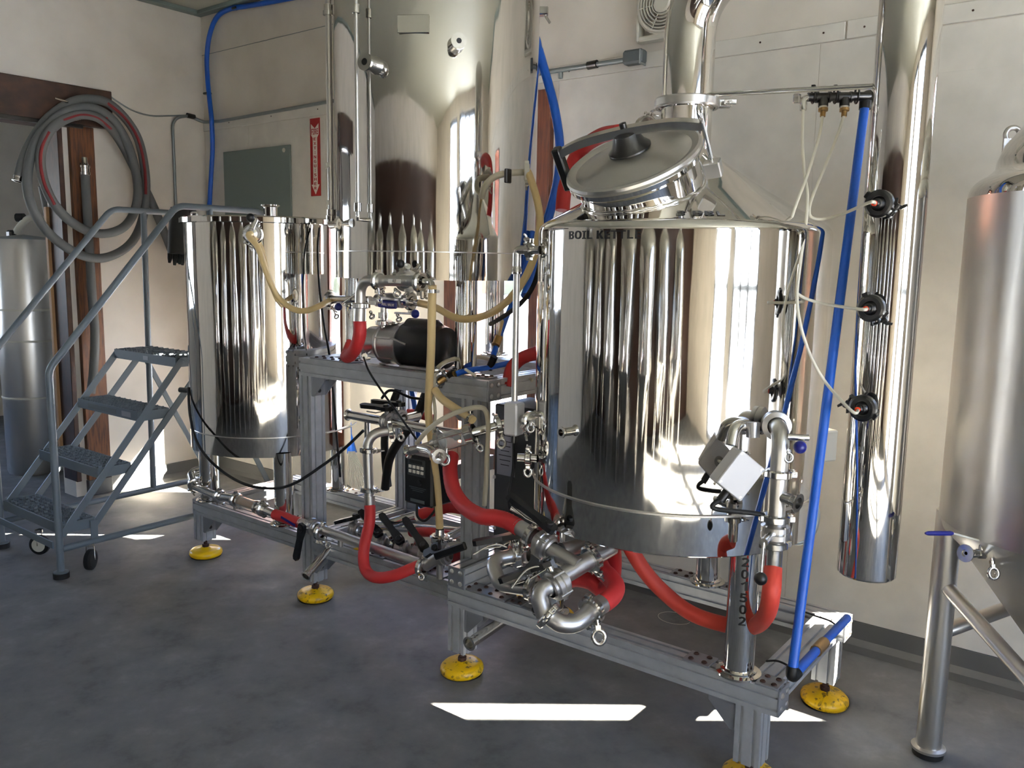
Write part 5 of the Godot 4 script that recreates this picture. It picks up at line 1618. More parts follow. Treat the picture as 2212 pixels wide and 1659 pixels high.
func make_drives() -> void:
	# speed controller on the skid
	var c := pz(908, 1040, -2.30)
	var v := thing("speed_controller", "black motor controller with a white keypad under the shelf", "controller", c)
	var w: float = pz(932, 1040, -2.24).x - pz(871, 1040, -2.24).x
	var cx: float = pz(902, 1040, -2.24).x
	var yT: float = pz(902, 985, -2.24).y
	var yB: float = pz(902, 1092, -2.24).y
	var hh := yT - yB
	var cy := (yT + yB) / 2
	part(v, "housing", MB.new().box(Vector3(cx, cy, -2.305), Vector3(w, hh, 0.13), Basis.IDENTITY, 0.008), M.black)
	var kp := MB.new().box(Vector3(cx - 0.006, cy + hh * 0.26, -2.2395), Vector3(w * 0.62, hh * 0.34, 0.002), Basis.IDENTITY, 0.001)
	var kpp := part(v, "keypad", kp, M.dark_plate)
	part(kpp, "display", MB.new().box(Vector3(cx - 0.006, cy + hh * 0.375, -2.238), Vector3(w * 0.45, hh * 0.07, 0.002), Basis.IDENTITY, 0.0), M.black)
	for i in 4:
		for jj in 2:
			part(kpp, "key", MB.new().box(Vector3(cx - 0.006 + (i - 1.5) * w * 0.14, cy + hh * (0.27 - jj * 0.095), -2.2375), Vector3(w * 0.10, hh * 0.062, 0.003), Basis.IDENTITY, 0.001), M.sign_white)
	part(v, "dial", MB.new().lathe([Vector2(0.011, 0), Vector2(0.010, 0.008), Vector2(0, 0.009)], along(Vector3(cx + 0.012, cy - 0.005, -2.24), Vector3(0, 0, 1)), 18), M.rubber)
	for i in 3:
		part(v, "print_line", MB.new().box(Vector3(cx, cy - hh * (0.14 + 0.035 * i), -2.2395), Vector3(w * (0.6 - 0.12 * i), 0.002, 0.0008), Basis.IDENTITY, 0.0), M.box_grey)
	part(v, "name_tag", MB.new().box(Vector3(cx, cy - hh * 0.41, -2.2395), Vector3(w * 0.5, 0.012, 0.0012), Basis.IDENTITY, 0.0), M.box_grey)
	part(v, "cable_loop", MB.new().tube(crv([Vector3(cx - 0.03, yB, -2.27), Vector3(cx - 0.02, yB - 0.05, -2.26), Vector3(cx + 0.02, yB - 0.06, -2.26), Vector3(cx + 0.05, yB - 0.02, -2.28), Vector3(cx + 0.05, yB + 0.01, -2.28)], 8), 0.005, 8), M.rubber)
	part(v, "bracket", MB.new().box(Vector3(cx, cy, -2.52), Vector3(0.05, 0.06, 0.30), Basis.IDENTITY, 0.002), M.plate)
	# big dark drive cabinet between the skids
	var d := thing("drive_cabinet", "large dark drive cabinet with a printed plate behind the kettle", "cabinet", pz(1100, 1100, -2.45))
	var p0 := pz(1062, 872, -2.42)
	var p1 := pz(1172, 1150, -2.42)
	var sz := Vector3(p1.x - p0.x + 0.05, p0.y - 0.36, 0.22)
	var cc := Vector3((p0.x + p1.x) / 2 + 0.03, 0.36 + sz.y / 2, -2.54)
	part(d, "housing", MB.new().box(cc, sz, Basis.IDENTITY, 0.006), M.dark_plate)
	var pq := pz(1093, 985, -2.429)
	var plq := part(d, "rating_plate", MB.new().box(pq, Vector3(0.085, 0.15, 0.002), Basis.IDENTITY, 0.0), M.plate)
	for i in 6:
		part(plq, "print_line", MB.new().box(pq + Vector3(-0.004, 0.055 - i * 0.018, 0.0014), Vector3(0.06 - 0.01 * (i % 3), 0.003, 0.0006), Basis.IDENTITY, 0.0), M.ink)
	for q in [[1060, 895], [1062, 1030], [1062, 1140], [1150, 890]]:
		part(d, "screw", MB.new().lathe([Vector2(0.008, 0), Vector2(0.007, 0.003), Vector2(0, 0.004)], along(pz(q[0] + 6, q[1], -2.43), Vector3(0, 0, 1)), 10), M.satin)

func make_kettle_left() -> void:
	# sight tube on the kettle's left flank
	var k := thing("kettle_sight_tube", "slim steel sight tube on the kettle's left side", "gauge", pd(1110, 950, 2.60))
	var dd := 2.60
	var top := pd(1122, 540, dd)
	var x := pd(1116, 600, dd)
	var t0 := Vector3(x.x, top.y, x.z)
	var bot := pd(1108, 872, dd)
	var b0 := Vector3(x.x, bot.y, x.z)
	var inn := oncyl(1166, 540, KC, KR)
	inn.y = top.y
	part(k, "elbow", MB.new().tube(fil([Vector3(x.x, top.y - 0.05, x.z), t0, inn], 0.012, 4), 0.0135, 18), M.pipe)
	tclamp(k, t0.lerp(inn, 0.55), inn - t0, 0.017, Vector3(0, 1, 0))
	part(k, "nut", MB.new().lathe([Vector2(0.01, -0.02), Vector2(0.016, -0.018), Vector2(0.016, -0.004), Vector2(0.013, 0.0), Vector2(0.013, 0.014), Vector2(0.01, 0.016)], Transform3D(Basis.IDENTITY, Vector3(x.x, top.y - 0.055, x.z)), 18), M.pipe)
	part(k, "tube", MB.new().tube([b0, Vector3(x.x, top.y - 0.06, x.z)], 0.0105, 18), M.satin)
	var bc := Vector3(x.x, pd(1106, 912, dd).y, x.z)
	var fx := (Vector3(inn.x, 0, inn.z) - Vector3(x.x, 0, x.z)).normalized()
	part(k, "sensor_box", MB.new().box(bc, Vector3(0.048, 0.104, 0.055), Basis(fx, Vector3.UP, fx.cross(Vector3.UP)), 0.005), M.cast_box)
	part(k, "gland", MB.new().tube([bc - Vector3(0, 0.05, 0), bc - Vector3(0, 0.078, 0)], 0.010, 6), M.black_steel)
	part(k, "cable", MB.new().tube(crv([bc - Vector3(0, 0.07, 0), bc - Vector3(0, 0.16, 0), bc - Vector3(-0.01, 0.28, -0.03), bc - Vector3(-0.06, 0.42, 0.02)], 8), 0.005, 8), M.rubber)
	var j := bc + fx * 0.03
	var jk := oncyl(1164, 908, KC, KR)
	jk.y = bc.y + 0.005
	part(k, "port_pipe", MB.new().tube([j, jk], 0.016, 18), M.pipe)
	tclamp(k, j.lerp(jk, 0.5), jk - j, 0.022, -cf + Vector3(0, -0.6, 0))
	eye_nut(k, j.lerp(jk, 0.5) - cf * 0.03, j.lerp(jk, 0.5) - cf * 0.034 - Vector3(0, 0.022, 0), -cf, 0.9)
	# second clamp port lower on the flank
	var pl := oncyl(1160, 990, KC, KR)
	var pe := pd(1118, 988, 2.62)
	pe.y = pl.y
	var p2 := thing("side_port", "capped steel port low on the kettle's left side", "fitting", pe)
	part(p2, "pipe", MB.new().tube([pl, pe], 0.013, 18), M.pipe)
	tclamp(p2, pe.lerp(pl, 0.55), pl - pe, 0.018, Vector3(0, 1, 0))
	eye_nut(p2, pe.lerp(pl, 0.55) - Vector3(0, 0.02, 0), pe.lerp(pl, 0.55) - Vector3(0, 0.046, 0), -cf, 1.0)

func make_kettle_right() -> void:
	# whirlpool return: elbow, tee, butterfly valve, red hose
	var dd := 2.14
	var w := thing("return_pipe", "vertical steel return pipe with a side branch on the kettle's right", "pipe", pd(1665, 1250, dd))
	var r := 0.0225
	var t0 := pd(1688, 935, dd)
	var base := pd(1668, 1240, dd)
	var vx := Vector3(t0.x, 0, t0.z)
	var pt := Vector3(t0.x, pd(1683, 985, dd).y, t0.z)
	var top := Vector3(t0.x, pd(1688, 933, dd).y, t0.z)
	var yb := pd(1672, 1140, dd).y
	var inn := oncyl(1670, 925, KC, KR)
	inn.y = top.y
	part(w, "pipe", MB.new().tube(fil([inn, top, Vector3(t0.x, yb, t0.z)], 0.05, 10), r, 24), M.satin)
	# disc valve against the shell
	var vd := (inn - top).normalized()
	part(w, "port_valve", MB.new().lathe([Vector2(0.025, -0.02), Vector2(0.038, -0.016), Vector2(0.038, -0.002), Vector2(0.035, 0.0), Vector2(0.038, 0.002), Vector2(0.038, 0.016), Vector2(0.025, 0.03), Vector2(0.025, 0.06)], along(inn - vd * 0.045, vd), 28, 15.0), M.cast)
	var kn := pd(1728, 966, dd - 0.03)
	part(w, "stem", MB.new().tube([pd(1700, 944, dd), pd(1746, 946, dd)], 0.009, 12), M.pipe)
	var rd := part(w, "lever_rod", MB.new().tube([pd(1738, 948, dd), kn], 0.0035, 8), M.pipe)
	part(rd, "knob", MB.new().ball(kn, 0.0165), M.blue_grip, "blue ball knob")
	eye_nut(w, pd(1702, 968, dd - 0.01), pd(1703, 988, dd - 0.01), -cf, 0.9)
	var cl := Vector3(t0.x, pd(1676, 1026, dd).y, t0.z)
	tclamp(w, cl, Vector3.UP, 0.026, cr)
	# branch
	var by := pd(1680, 1075, dd).y
	var bs := Vector3(t0.x, by, t0.z)
	var be := pd(1725, 1087, dd - 0.02)
	var bm := MB.new().tube([bs, be - (be - bs).normalized() * 0.02], 0.0165, 22)
	ferrule(bm, be, be - bs, 0.0165, 0.025)
	part(w, "branch", bm, M.pipe)
	# lower butterfly valve with a thin rod and black ball
	var vb := Vector3(t0.x, pd(1670, 1158, dd).y, t0.z)
	tclamp(w, vb + Vector3(0, 0.036, 0), Vector3.UP, 0.028, cr)
	var m := MB.new().lathe([Vector2(0.02, -0.03), Vector2(0.026, -0.02), Vector2(0.037, -0.016), Vector2(0.037, -0.003), Vector2(0.034, 0.0), Vector2(0.037, 0.003), Vector2(0.037, 0.016), Vector2(0.026, 0.02), Vector2(0.02, 0.03)], Transform3D(Basis.IDENTITY, vb), 28, 15.0)
	for i in 4:
		var q := TAU * (i + 0.3) / 4
		m.tube([vb + Vector3(cos(q) * 0.033, -0.02, sin(q) * 0.033), vb + Vector3(cos(q) * 0.033, 0.02, sin(q) * 0.033)], 0.0045, 6)
	part(w, "lower_valve", m, M.cast)
	var ls := pd(1649, 1172, dd - 0.06)
	part(w, "valve_spindle", MB.new().tube([vb, ls], 0.011, 14), M.pipe)
	var lk := pd(1643, 1250, dd - 0.07)
	var lr := part(w, "lever_rod", MB.new().tube([ls, lk], 0.004, 8), M.pipe)
	part(lr, "knob", MB.new().ball(lk, 0.0165), M.black)
	tclamp(w, vb - Vector3(0, 0.034, 0), Vector3.UP, 0.026, cr + cf * 0.3)
	var bb := Vector3(t0.x, pd(1666, 1206, dd).y, t0.z)
	var b2 := Vector3(t0.x, pd(1666, 1243, dd).y, t0.z)
	part(w, "barb", MB.new().tube([vb - Vector3(0, 0.03, 0), bb, b2], r, 22), M.pipe)
	var h := thing("return_hose", "red hose sweeping low behind the kettle leg to the return pipe", "hose", pd(1560, 1340, 2.45))
	part(h, "hose", MB.new().tube(crv([b2, pd(1666, 1280, dd), pd(1656, 1325, dd + 0.08), pd(1630, 1352, dd + 0.24), pd(1580, 1352, dd + 0.36), pd(1500, 1328, dd + 0.42), pd(1440, 1285, dd + 0.46), pd(1390, 1230, dd + 0.47), pd(1350, 1160, dd + 0.47), pd(1335, 1110, dd + 0.49)], 10), 0.0235, 22), M.red_hose2)
	# bent cover tube of the second port, seen left of the pipe
	var e := thing("port_elbow", "steel elbow with a dark cap beside the return pipe", "fitting", pd(1585, 960, 2.30))
	var pe := oncyl(1640, 925, KC, KR)
	part(e, "elbow", MB.new().tube(fil([pe, pd(1588, 917, dof(pe) - 0.05), pd(1580, 962, dof(pe) - 0.06)], 0.03, 8), 0.016, 20), M.pipe)
	part(e, "cap", MB.new().tube([pd(1626, 912, dof(pe) - 0.04), pd(1626, 945, dof(pe) - 0.04)], 0.018, 16), M.cast)
	# junction box and flexible conduit on the kettle's far right
	var j := thing("junction_box", "white-grey element box with a loop of conduit behind the blue pole", "box", pd(1775, 975, 2.66))
	var jc := pd(1774, 960, 2.67)
	part(j, "box", MB.new().box(jc, Vector3(0.07, 0.10, 0.07), Basis(Vector3.UP, -0.5), 0.005), M.white_plastic)
	part(j, "gland", MB.new().tube([pd(1768, 996, 2.66), pd(1762, 1022, 2.66)], 0.014, 12), M.black)
	part(j, "cable", MB.new().tube(crv([pd(1762, 1020, 2.66), pd(1752, 1050, 2.66), pd(1742, 1085, 2.64), pd(1745, 1120, 2.62)], 6), 0.008, 10), M.rubber)
	part(j, "conduit_loop", MB.new().tube(crv([pd(1738, 1070, 2.70), pd(1757, 1085, 2.70), pd(1764, 1115, 2.70), pd(1755, 1150, 2.70), pd(1730, 1170, 2.70), pd(1706, 1166, 2.70), pd(1695, 1150, 2.70)], 8), 0.011, 14), M.galv)
	part(j, "mount", MB.new().tube([jc, Vector3(KC.x, jc.y, KC.y).lerp(jc, 0.8)], 0.02, 14), M.pipe)

func make_kettle_front() -> void:
	# pump-out manifold in front of the kettle's left leg
	var m := thing("kettle_outlet_manifold", "dull steel elbows and valves bolted low in front of the kettle", "pipe", py0(1200, 1290, 0.36))
	var r := 0.0255
	var d := 2.38
	# straight run pointing back under the kettle
	var a := pd(1322, 1180, d + 0.10)
	var b := pd(1215, 1245, d)
	part(m, "run", MB.new().tube([a, b], r, 26), M.cast)
	tclamp(m, a.lerp(b, 0.42), b - a, 0.034, Vector3(0, -1, 0.2))
	# branch left to the upper valve and red hose barb
	var br0 := pd(1248, 1224, d + 0.02)
	var br1 := pd(1150, 1158, d + 0.12)
	part(m, "branch", MB.new().tube([br0, pd(1190, 1190, d + 0.07)], r, 26), M.cast)
	butterfly(m, pd(1176, 1176, d + 0.09), br1 - br0, 0.026, Vector3(0.1, 1, 0.1), (pd(1120, 1075, d + 0.10) - pd(1185, 1125, d + 0.09)).normalized() * 2.0, 0.15)
	tclamp(m, pd(1150, 1156, d + 0.12), br1 - br0, 0.032, Vector3(-0.3, -1, 0))
	part(m, "barb", MB.new().tube([pd(1150, 1156, d + 0.12), pd(1118, 1137, d + 0.16)], 0.024, 22), M.satin)
	part(m, "second_run", MB.new().tube([pd(1285, 1172, d + 0.16), pd(1212, 1188, d + 0.08)], 0.022, 22), M.cast)
	part(m, "stop_rod", MB.new().tube([pd(1103, 1098, d + 0.10), pd(1150, 1120, d + 0.10)], 0.006, 10), M.satin)
	part(m, "hose", ribbed([pd(1122, 1140, d + 0.155), pd(1095, 1125, d + 0.19), pd(1070, 1118, d + 0.22), pd(1040, 1115, d + 0.26), pd(1005, 1095, d + 0.36), pd(980, 1060, d + 0.46), pd(972, 1015, d + 0.56), pd(976, 985, d + 0.62)], 0.0255, 0.010, 0.0010, 10), M.red_hose, "red ribbed hose")
	# front valve, long lever, elbows sweeping to the right-hand barb
	var v0 := pd(1204, 1262, d - 0.01)
	butterfly(m, v0, b - a, 0.027, Vector3(-0.5, 0.9, 0.3), (pd(1080, 1238, d) - pd(1170, 1205, d - 0.02)).normalized() * 2.0, 0.15)
	var el := pd(1186, 1278, d - 0.03)
	part(m, "elbow", MB.new().tube(fil([v0, pd(1160, 1275, d - 0.04), pd(1178, 1332, d - 0.06)], 0.05, 10), r, 26), M.cast)
	tclamp(m, pd(1184, 1330, d - 0.06), pd(1200, 1345, d - 0.06) - pd(1172, 1318, d - 0.05), 0.034, Vector3(1, -0.3, 0))
	part(m, "bend", MB.new().tube(crv([pd(1184, 1328, d - 0.06), pd(1210, 1346, d - 0.07), pd(1240, 1347, d - 0.06), pd(1264, 1332, d - 0.04), pd(1276, 1318, d - 0.02)], 8), r, 26), M.cast)
	tclamp(m, pd(1278, 1318, d - 0.02), pd(1300, 1300, d + 0.02) - pd(1270, 1325, d - 0.03), 0.033, Vector3(0.2, -1, 0))
	eye_nut(m, pd(1290, 1338, d - 0.05), pd(1294, 1376, d - 0.05), -cf, 1.5)
	part(m, "barb", MB.new().tube([pd(1278, 1318, d - 0.02), pd(1308, 1300, d + 0.02)], 0.0275, 24), M.satin)
	part(m, "hose", MB.new().tube(crv([pd(1302, 1304, d + 0.01), pd(1322, 1288, d + 0.04), pd(1330, 1268, d + 0.08), pd(1318, 1248, d + 0.12), pd(1302, 1232, d + 0.16), pd(1290, 1205, d + 0.22), pd(1285, 1170, d + 0.28)], 8), 0.0275, 22), M.red_hose, "pinkish red hose")
	part(m, "hose", MB.new().tube(crv([pd(1318, 1262, d + 0.18), pd(1300, 1272, d + 0.2), pd(1275, 1256, d + 0.22), pd(1240, 1250, d + 0.24), pd(1210, 1262, d + 0.26)], 8), 0.026, 20), M.red_hose)
	# second elbow pair behind, along the beam
	var e := pd(1086, 1215, d + 0.10)
	part(m, "rear_bend", MB.new().tube(fil([pd(1112, 1200, d + 0.16), pd(1060, 1212, d + 0.13), pd(1080, 1262, d + 0.07), pd(1150, 1272, d + 0.02)], 0.05, 10), 0.0225, 24), M.cast)
	tclamp(m, pd(1112, 1200, d + 0.16), pd(1112, 1200, d + 0.16) - pd(1070, 1210, d + 0.14), 0.031, Vector3(0, 1, 0.3))
	tclamp(m, pd(1150, 1270, d + 0.02), Vector3(1, 0, 0), 0.030, Vector3(0, 1, 0))
	butterfly(m, pd(1122, 1196, d + 0.18), Vector3(1, 0.1, -0.3), 0.022, Vector3(0, 1, 0), (pd(1005, 1166, d + 0.18) - pd(1090, 1150, d + 0.18)).normalized() * 2.0, 0.14)
	var sq := MB.new().tube(crv([pd(1105, 1270, d - 0.02), pd(1130, 1238, d - 0.02), pd(1150, 1226, d - 0.02), pd(1185, 1221, d - 0.02)], 6), 0.003, 6)
	part(m, "trigger_wire", sq, M.pipe)
	part(m, "trigger_wire", MB.new().tube(crv([pd(1022, 1198, d + 0.1), pd(1050, 1182, d + 0.1), pd(1075, 1176, d + 0.1), pd(1095, 1182, d + 0.1)], 6), 0.003, 6), M.pipe)
	# open pipe stub below the beam
	var s0 := pd(1013, 1391, 2.86)
	var s1 := pd(1110, 1325, 3.06)
	var st := thing("drain_stub", "open steel pipe stub poking out below the kettle skid beam", "pipe", s0)
	var sm := MB.new().tube([s0.lerp(s1, 0.12), s1], 0.019, 22)
	ferrule(sm, s0, s0 - s1, 0.019, 0.0255)
	part(st, "pipe", sm, M.pipe)

func make_lower_manifold() -> void:
	var zb := -2.29
	var m := thing("lower_manifold", "grimy steel pipe run with black-levered valves along the lower skid", "pipe", py0(840, 1200, 0.34))
	var r := 0.0205
	# front pipe
	var a := pz(690, 1142, zb + 0.02)
	var b := pz(918, 1222, zb + 0.02)
	part(m, "front_pipe", MB.new().tube([a, b], r, 22), M.cast)
	tclamp(m, pz(694, 1150, zb + 0.03), b - a, 0.030, Vector3(0, -1, 0.3))
	eye_nut(m, pz(700, 1160, zb + 0.05), pz(709, 1178, zb + 0.06), -cf, 0.9)
	butterfly(m, pz(676, 1138, zb + 0.02), b - a, 0.022, Vector3(0.0, 0.1, 1), (pz(649, 1222, zb + 0.1) - pz(664, 1146, zb + 0.1)).normalized() * 2.0, 0.155, null, false)
	butterfly(m, pz(770, 1145, zb - 0.10), Vector3(1, 0, 0), 0.021, Vector3(0, 1, 0.1), (pz(702, 1128, zb - 0.1) - pz(770, 1110, zb - 0.1)).normalized() * 2.0, 0.14)
	# sloping valves behind
	for q in [[822, 1170, -0.12, 766, 1078, 0.16], [868, 1185, -0.14, 818, 1092, 0.17], [920, 1200, -0.12, 868, 1100, 0.17]]:
		var p := pz(q[0], q[1], zb + q[2])
		butterfly(m, p, Vector3(1, -0.05, -0.4), 0.022, Vector3(0.15, 0.8, 0.5), (pz(q[3], q[4], zb + q[2] - 0.02) - pz(q[0] + 2, q[1] - 22, zb + q[2] + 0.03)).normalized() * 2.0, q[5])
		part(m, "pipe", MB.new().tube([p - Vector3(0.07, -0.005, 0.0), p + Vector3(0.09, -0.005, -0.03)], r, 20), M.cast)
		tclamp(m, p + Vector3(0.065, -0.005, -0.02), Vector3(1, 0, -0.3), 0.029, Vector3(0, 1, 0.3))
	part(m, "rear_pipe", MB.new().tube([pz(760, 1130, zb - 0.20), pz(995, 1150, zb - 0.30)], r, 20), M.pipe)
	part(m, "rear_barb", MB.new().tube([pz(845, 1130, zb - 0.18), pz(898, 1115, zb - 0.24)], 0.023, 20), M.pipe)
	part(m, "cross_tube", MB.new().tube([pz(940, 1175, zb - 0.05), pz(1006, 1142, zb - 0.16)], 0.018, 20), M.pipe)
	# right-hand tee below the cream hose
	var t := pz(950, 1165, zb)
	part(m, "hose_barb", MB.new().lathe([Vector2(0.016, 0.04), Vector2(0.018, 0.02), Vector2(0.030, 0.012), Vector2(0.034, 0.0), Vector2(0.034, -0.012), Vector2(0.022, -0.03)], Transform3D(Basis.IDENTITY, t), 24), M.pipe)
	tclamp(m, t + Vector3(0, 0.006, 0), Vector3.UP, 0.030, Vector3(1, 0, 0.3))
	part(m, "tee", MB.new().tube(fil([t, pz(952, 1200, zb), pz(918, 1222, zb + 0.02)], 0.03, 8), 0.024, 22), M.cast)
	tclamp(m, pz(914, 1224, zb + 0.03), b - a, 0.031, Vector3(0, -1, 0.2))
	eye_nut(m, pz(906, 1232, zb + 0.05), pz(910, 1246, zb + 0.05), -cf, 0.9)
	butterfly(m, pz(958, 1198, zb), Vector3(0.9, 0.3, -0.3), 0.024, Vector3(0, 0.6, 0.8), (pz(934, 1212, zb + 0.07) - pz(1005, 1172, zb + 0.05)).normalized() * 2.0, 0.06, null, false)
	part(m, "lever", MB.new().box(pz(972, 1190, zb + 0.07), Vector3(0.17, 0.03, 0.016), Basis(Vector3(0, 0, 1), 0.46) , 0.005), M.lever)
	part(m, "rest_post", MB.new().tube([pz(950, 1205, zb), Vector3(pz(950, 1205, zb).x, 0.30, zb)], 0.014, 12), M.satin)
	part(m, "rest_post", MB.new().tube([pz(735, 1160, zb), Vector3(pz(735, 1160, zb).x, 0.30, zb)], 0.012, 12), M.satin)
	# open stub towards the viewer
	var s0 := pd(660, 1245, 3.52)
	var s1 := pd(722, 1172, 3.66)
	var st := thing("drain_stub", "open steel pipe stub above a scuffed foot by the tall post", "pipe", s0)
	var sm := MB.new().tube([s0.lerp(s1, 0.14), s1], 0.0175, 22)
	ferrule(sm, s0, s0 - s1, 0.0175, 0.0215)
	part(st, "pipe", sm, M.pipe)
	# pipe with sight glass along the lower left beam
	var l := thing("drain_line", "steel elbow line with a glass section along the left beam", "pipe", pz(480, 1060, -2.27))
	var zl := -2.265
	var p0 := pz(440, 1012, -2.36)
	var p1 := pz(414, 1030, -2.30)
	var path := fil([p0, pz(411, 1020, -2.32), pz(420, 1052, zl), pz(470, 1072, zl), pz(512, 1078, zl)], 0.06, 10)
	part(l, "elbow", MB.new().tube(path, 0.0195, 24), M.pipe)
	tclamp(l, pz(420, 1046, zl), pz(425, 1054, zl) - pz(414, 1030, -2.30), 0.026, Vector3(-1, -0.3, 0))
	tclamp(l, pz(474, 1072, zl), Vector3(1, -0.1, 0), 0.026, Vector3(0, -1, 0))
	var q0 := pz(519, 1083, zl)
	var q1 := pz(557, 1096, zl)
	part(l, "glass_section", MB.new().tube([q0, q1], 0.025, 28, false), M.sight)
	part(l, "beer", MB.new().tube([q0, q1], 0.017, 20), M.lath)
	for q in [q0, q1]:
		part(l, "end_ring", MB.new().lathe([Vector2(0.019, -0.006), Vector2(0.031, -0.006), Vector2(0.031, 0.006), Vector2(0.019, 0.006)], along(q, q1 - q0), 28), M.pipe)
	tclamp(l, pz(510, 1080, zl), q1 - q0, 0.027, Vector3(0, -1, 0))
	tclamp(l, pz(568, 1100, zl), q1 - q0, 0.026, Vector3(0, 1, 0.2))
	part(l, "barb", MB.new().tube([q1, pz(598, 1112, zl)], 0.019, 22), M.pipe)
	part(l, "hose", ribbed([pz(594, 1111, zl), pz(615, 1118, zl), pz(636, 1126, zl), pz(652, 1131, zl)], 0.0235, 0.011, 0.0012), M.red_hose, "ribbed red hose")
	part(l, "hose_print", MB.new().box(pz(622, 1126, zl + 0.0265), Vector3(0.10, 0.012, 0.001), Basis(Vector3(0, 0, 1), -0.2), 0.0), M.blue_grip)
	part(l, "end_barb", MB.new().tube([pz(648, 1129, zl), pz(672, 1138, zl)], 0.0225, 22), M.satin)
	# red hoses under the shelf
	hose("red_hose", "ribbed red hose curving behind the motor controller", [pz(905, 1112, -2.50), pz(935, 1104, -2.52), pz(970, 1096, -2.55), pz(1000, 1100, -2.62)], 0.0235, M.red_hose)
	hose("red_hose", "dark red hose passing under the lower valves", [pz(890, 1150, -2.48), pz(935, 1150, -2.44), pz(985, 1160, -2.5)], 0.02, M.red_hose)
	hose("red_hose", "red hose end crossing low behind the stub beam", [pz(960, 1212, -2.42), pz(985, 1200, -2.46), pz(1020, 1186, -2.52)], 0.021, M.red_hose)
	hose("red_hose", "red hose leading from the pump bay past the window", [pz(880, 892, -2.62), pz(900, 894, -2.64), pz(940, 906, -2.7)], 0.018, M.red_hose)
	hose("red_hose", "dark red hose arching behind the kettle sight tube", [pd(1098, 835, 3.1), pd(1104, 800, 3.1), pd(1125, 775, 3.08), pd(1165, 760, 3.0)], 0.024, M.red_hose)
	hose("red_hose", "red hose rising behind the kettle lid", [pd(1215, 455, 3.0), pd(1222, 400, 3.0), pd(1250, 330, 2.96), pd(1295, 295, 2.86), pd(1336, 286, 2.76)], 0.026, M.red_hose)
	hose("red_hose", "red hose dropping under the kettle to the manifold", [pd(1325, 1110, 2.72), pd(1322, 1160, 2.70), pd(1325, 1210, 2.66), pd(1322, 1256, 2.58)], 0.0265, M.red_hose)

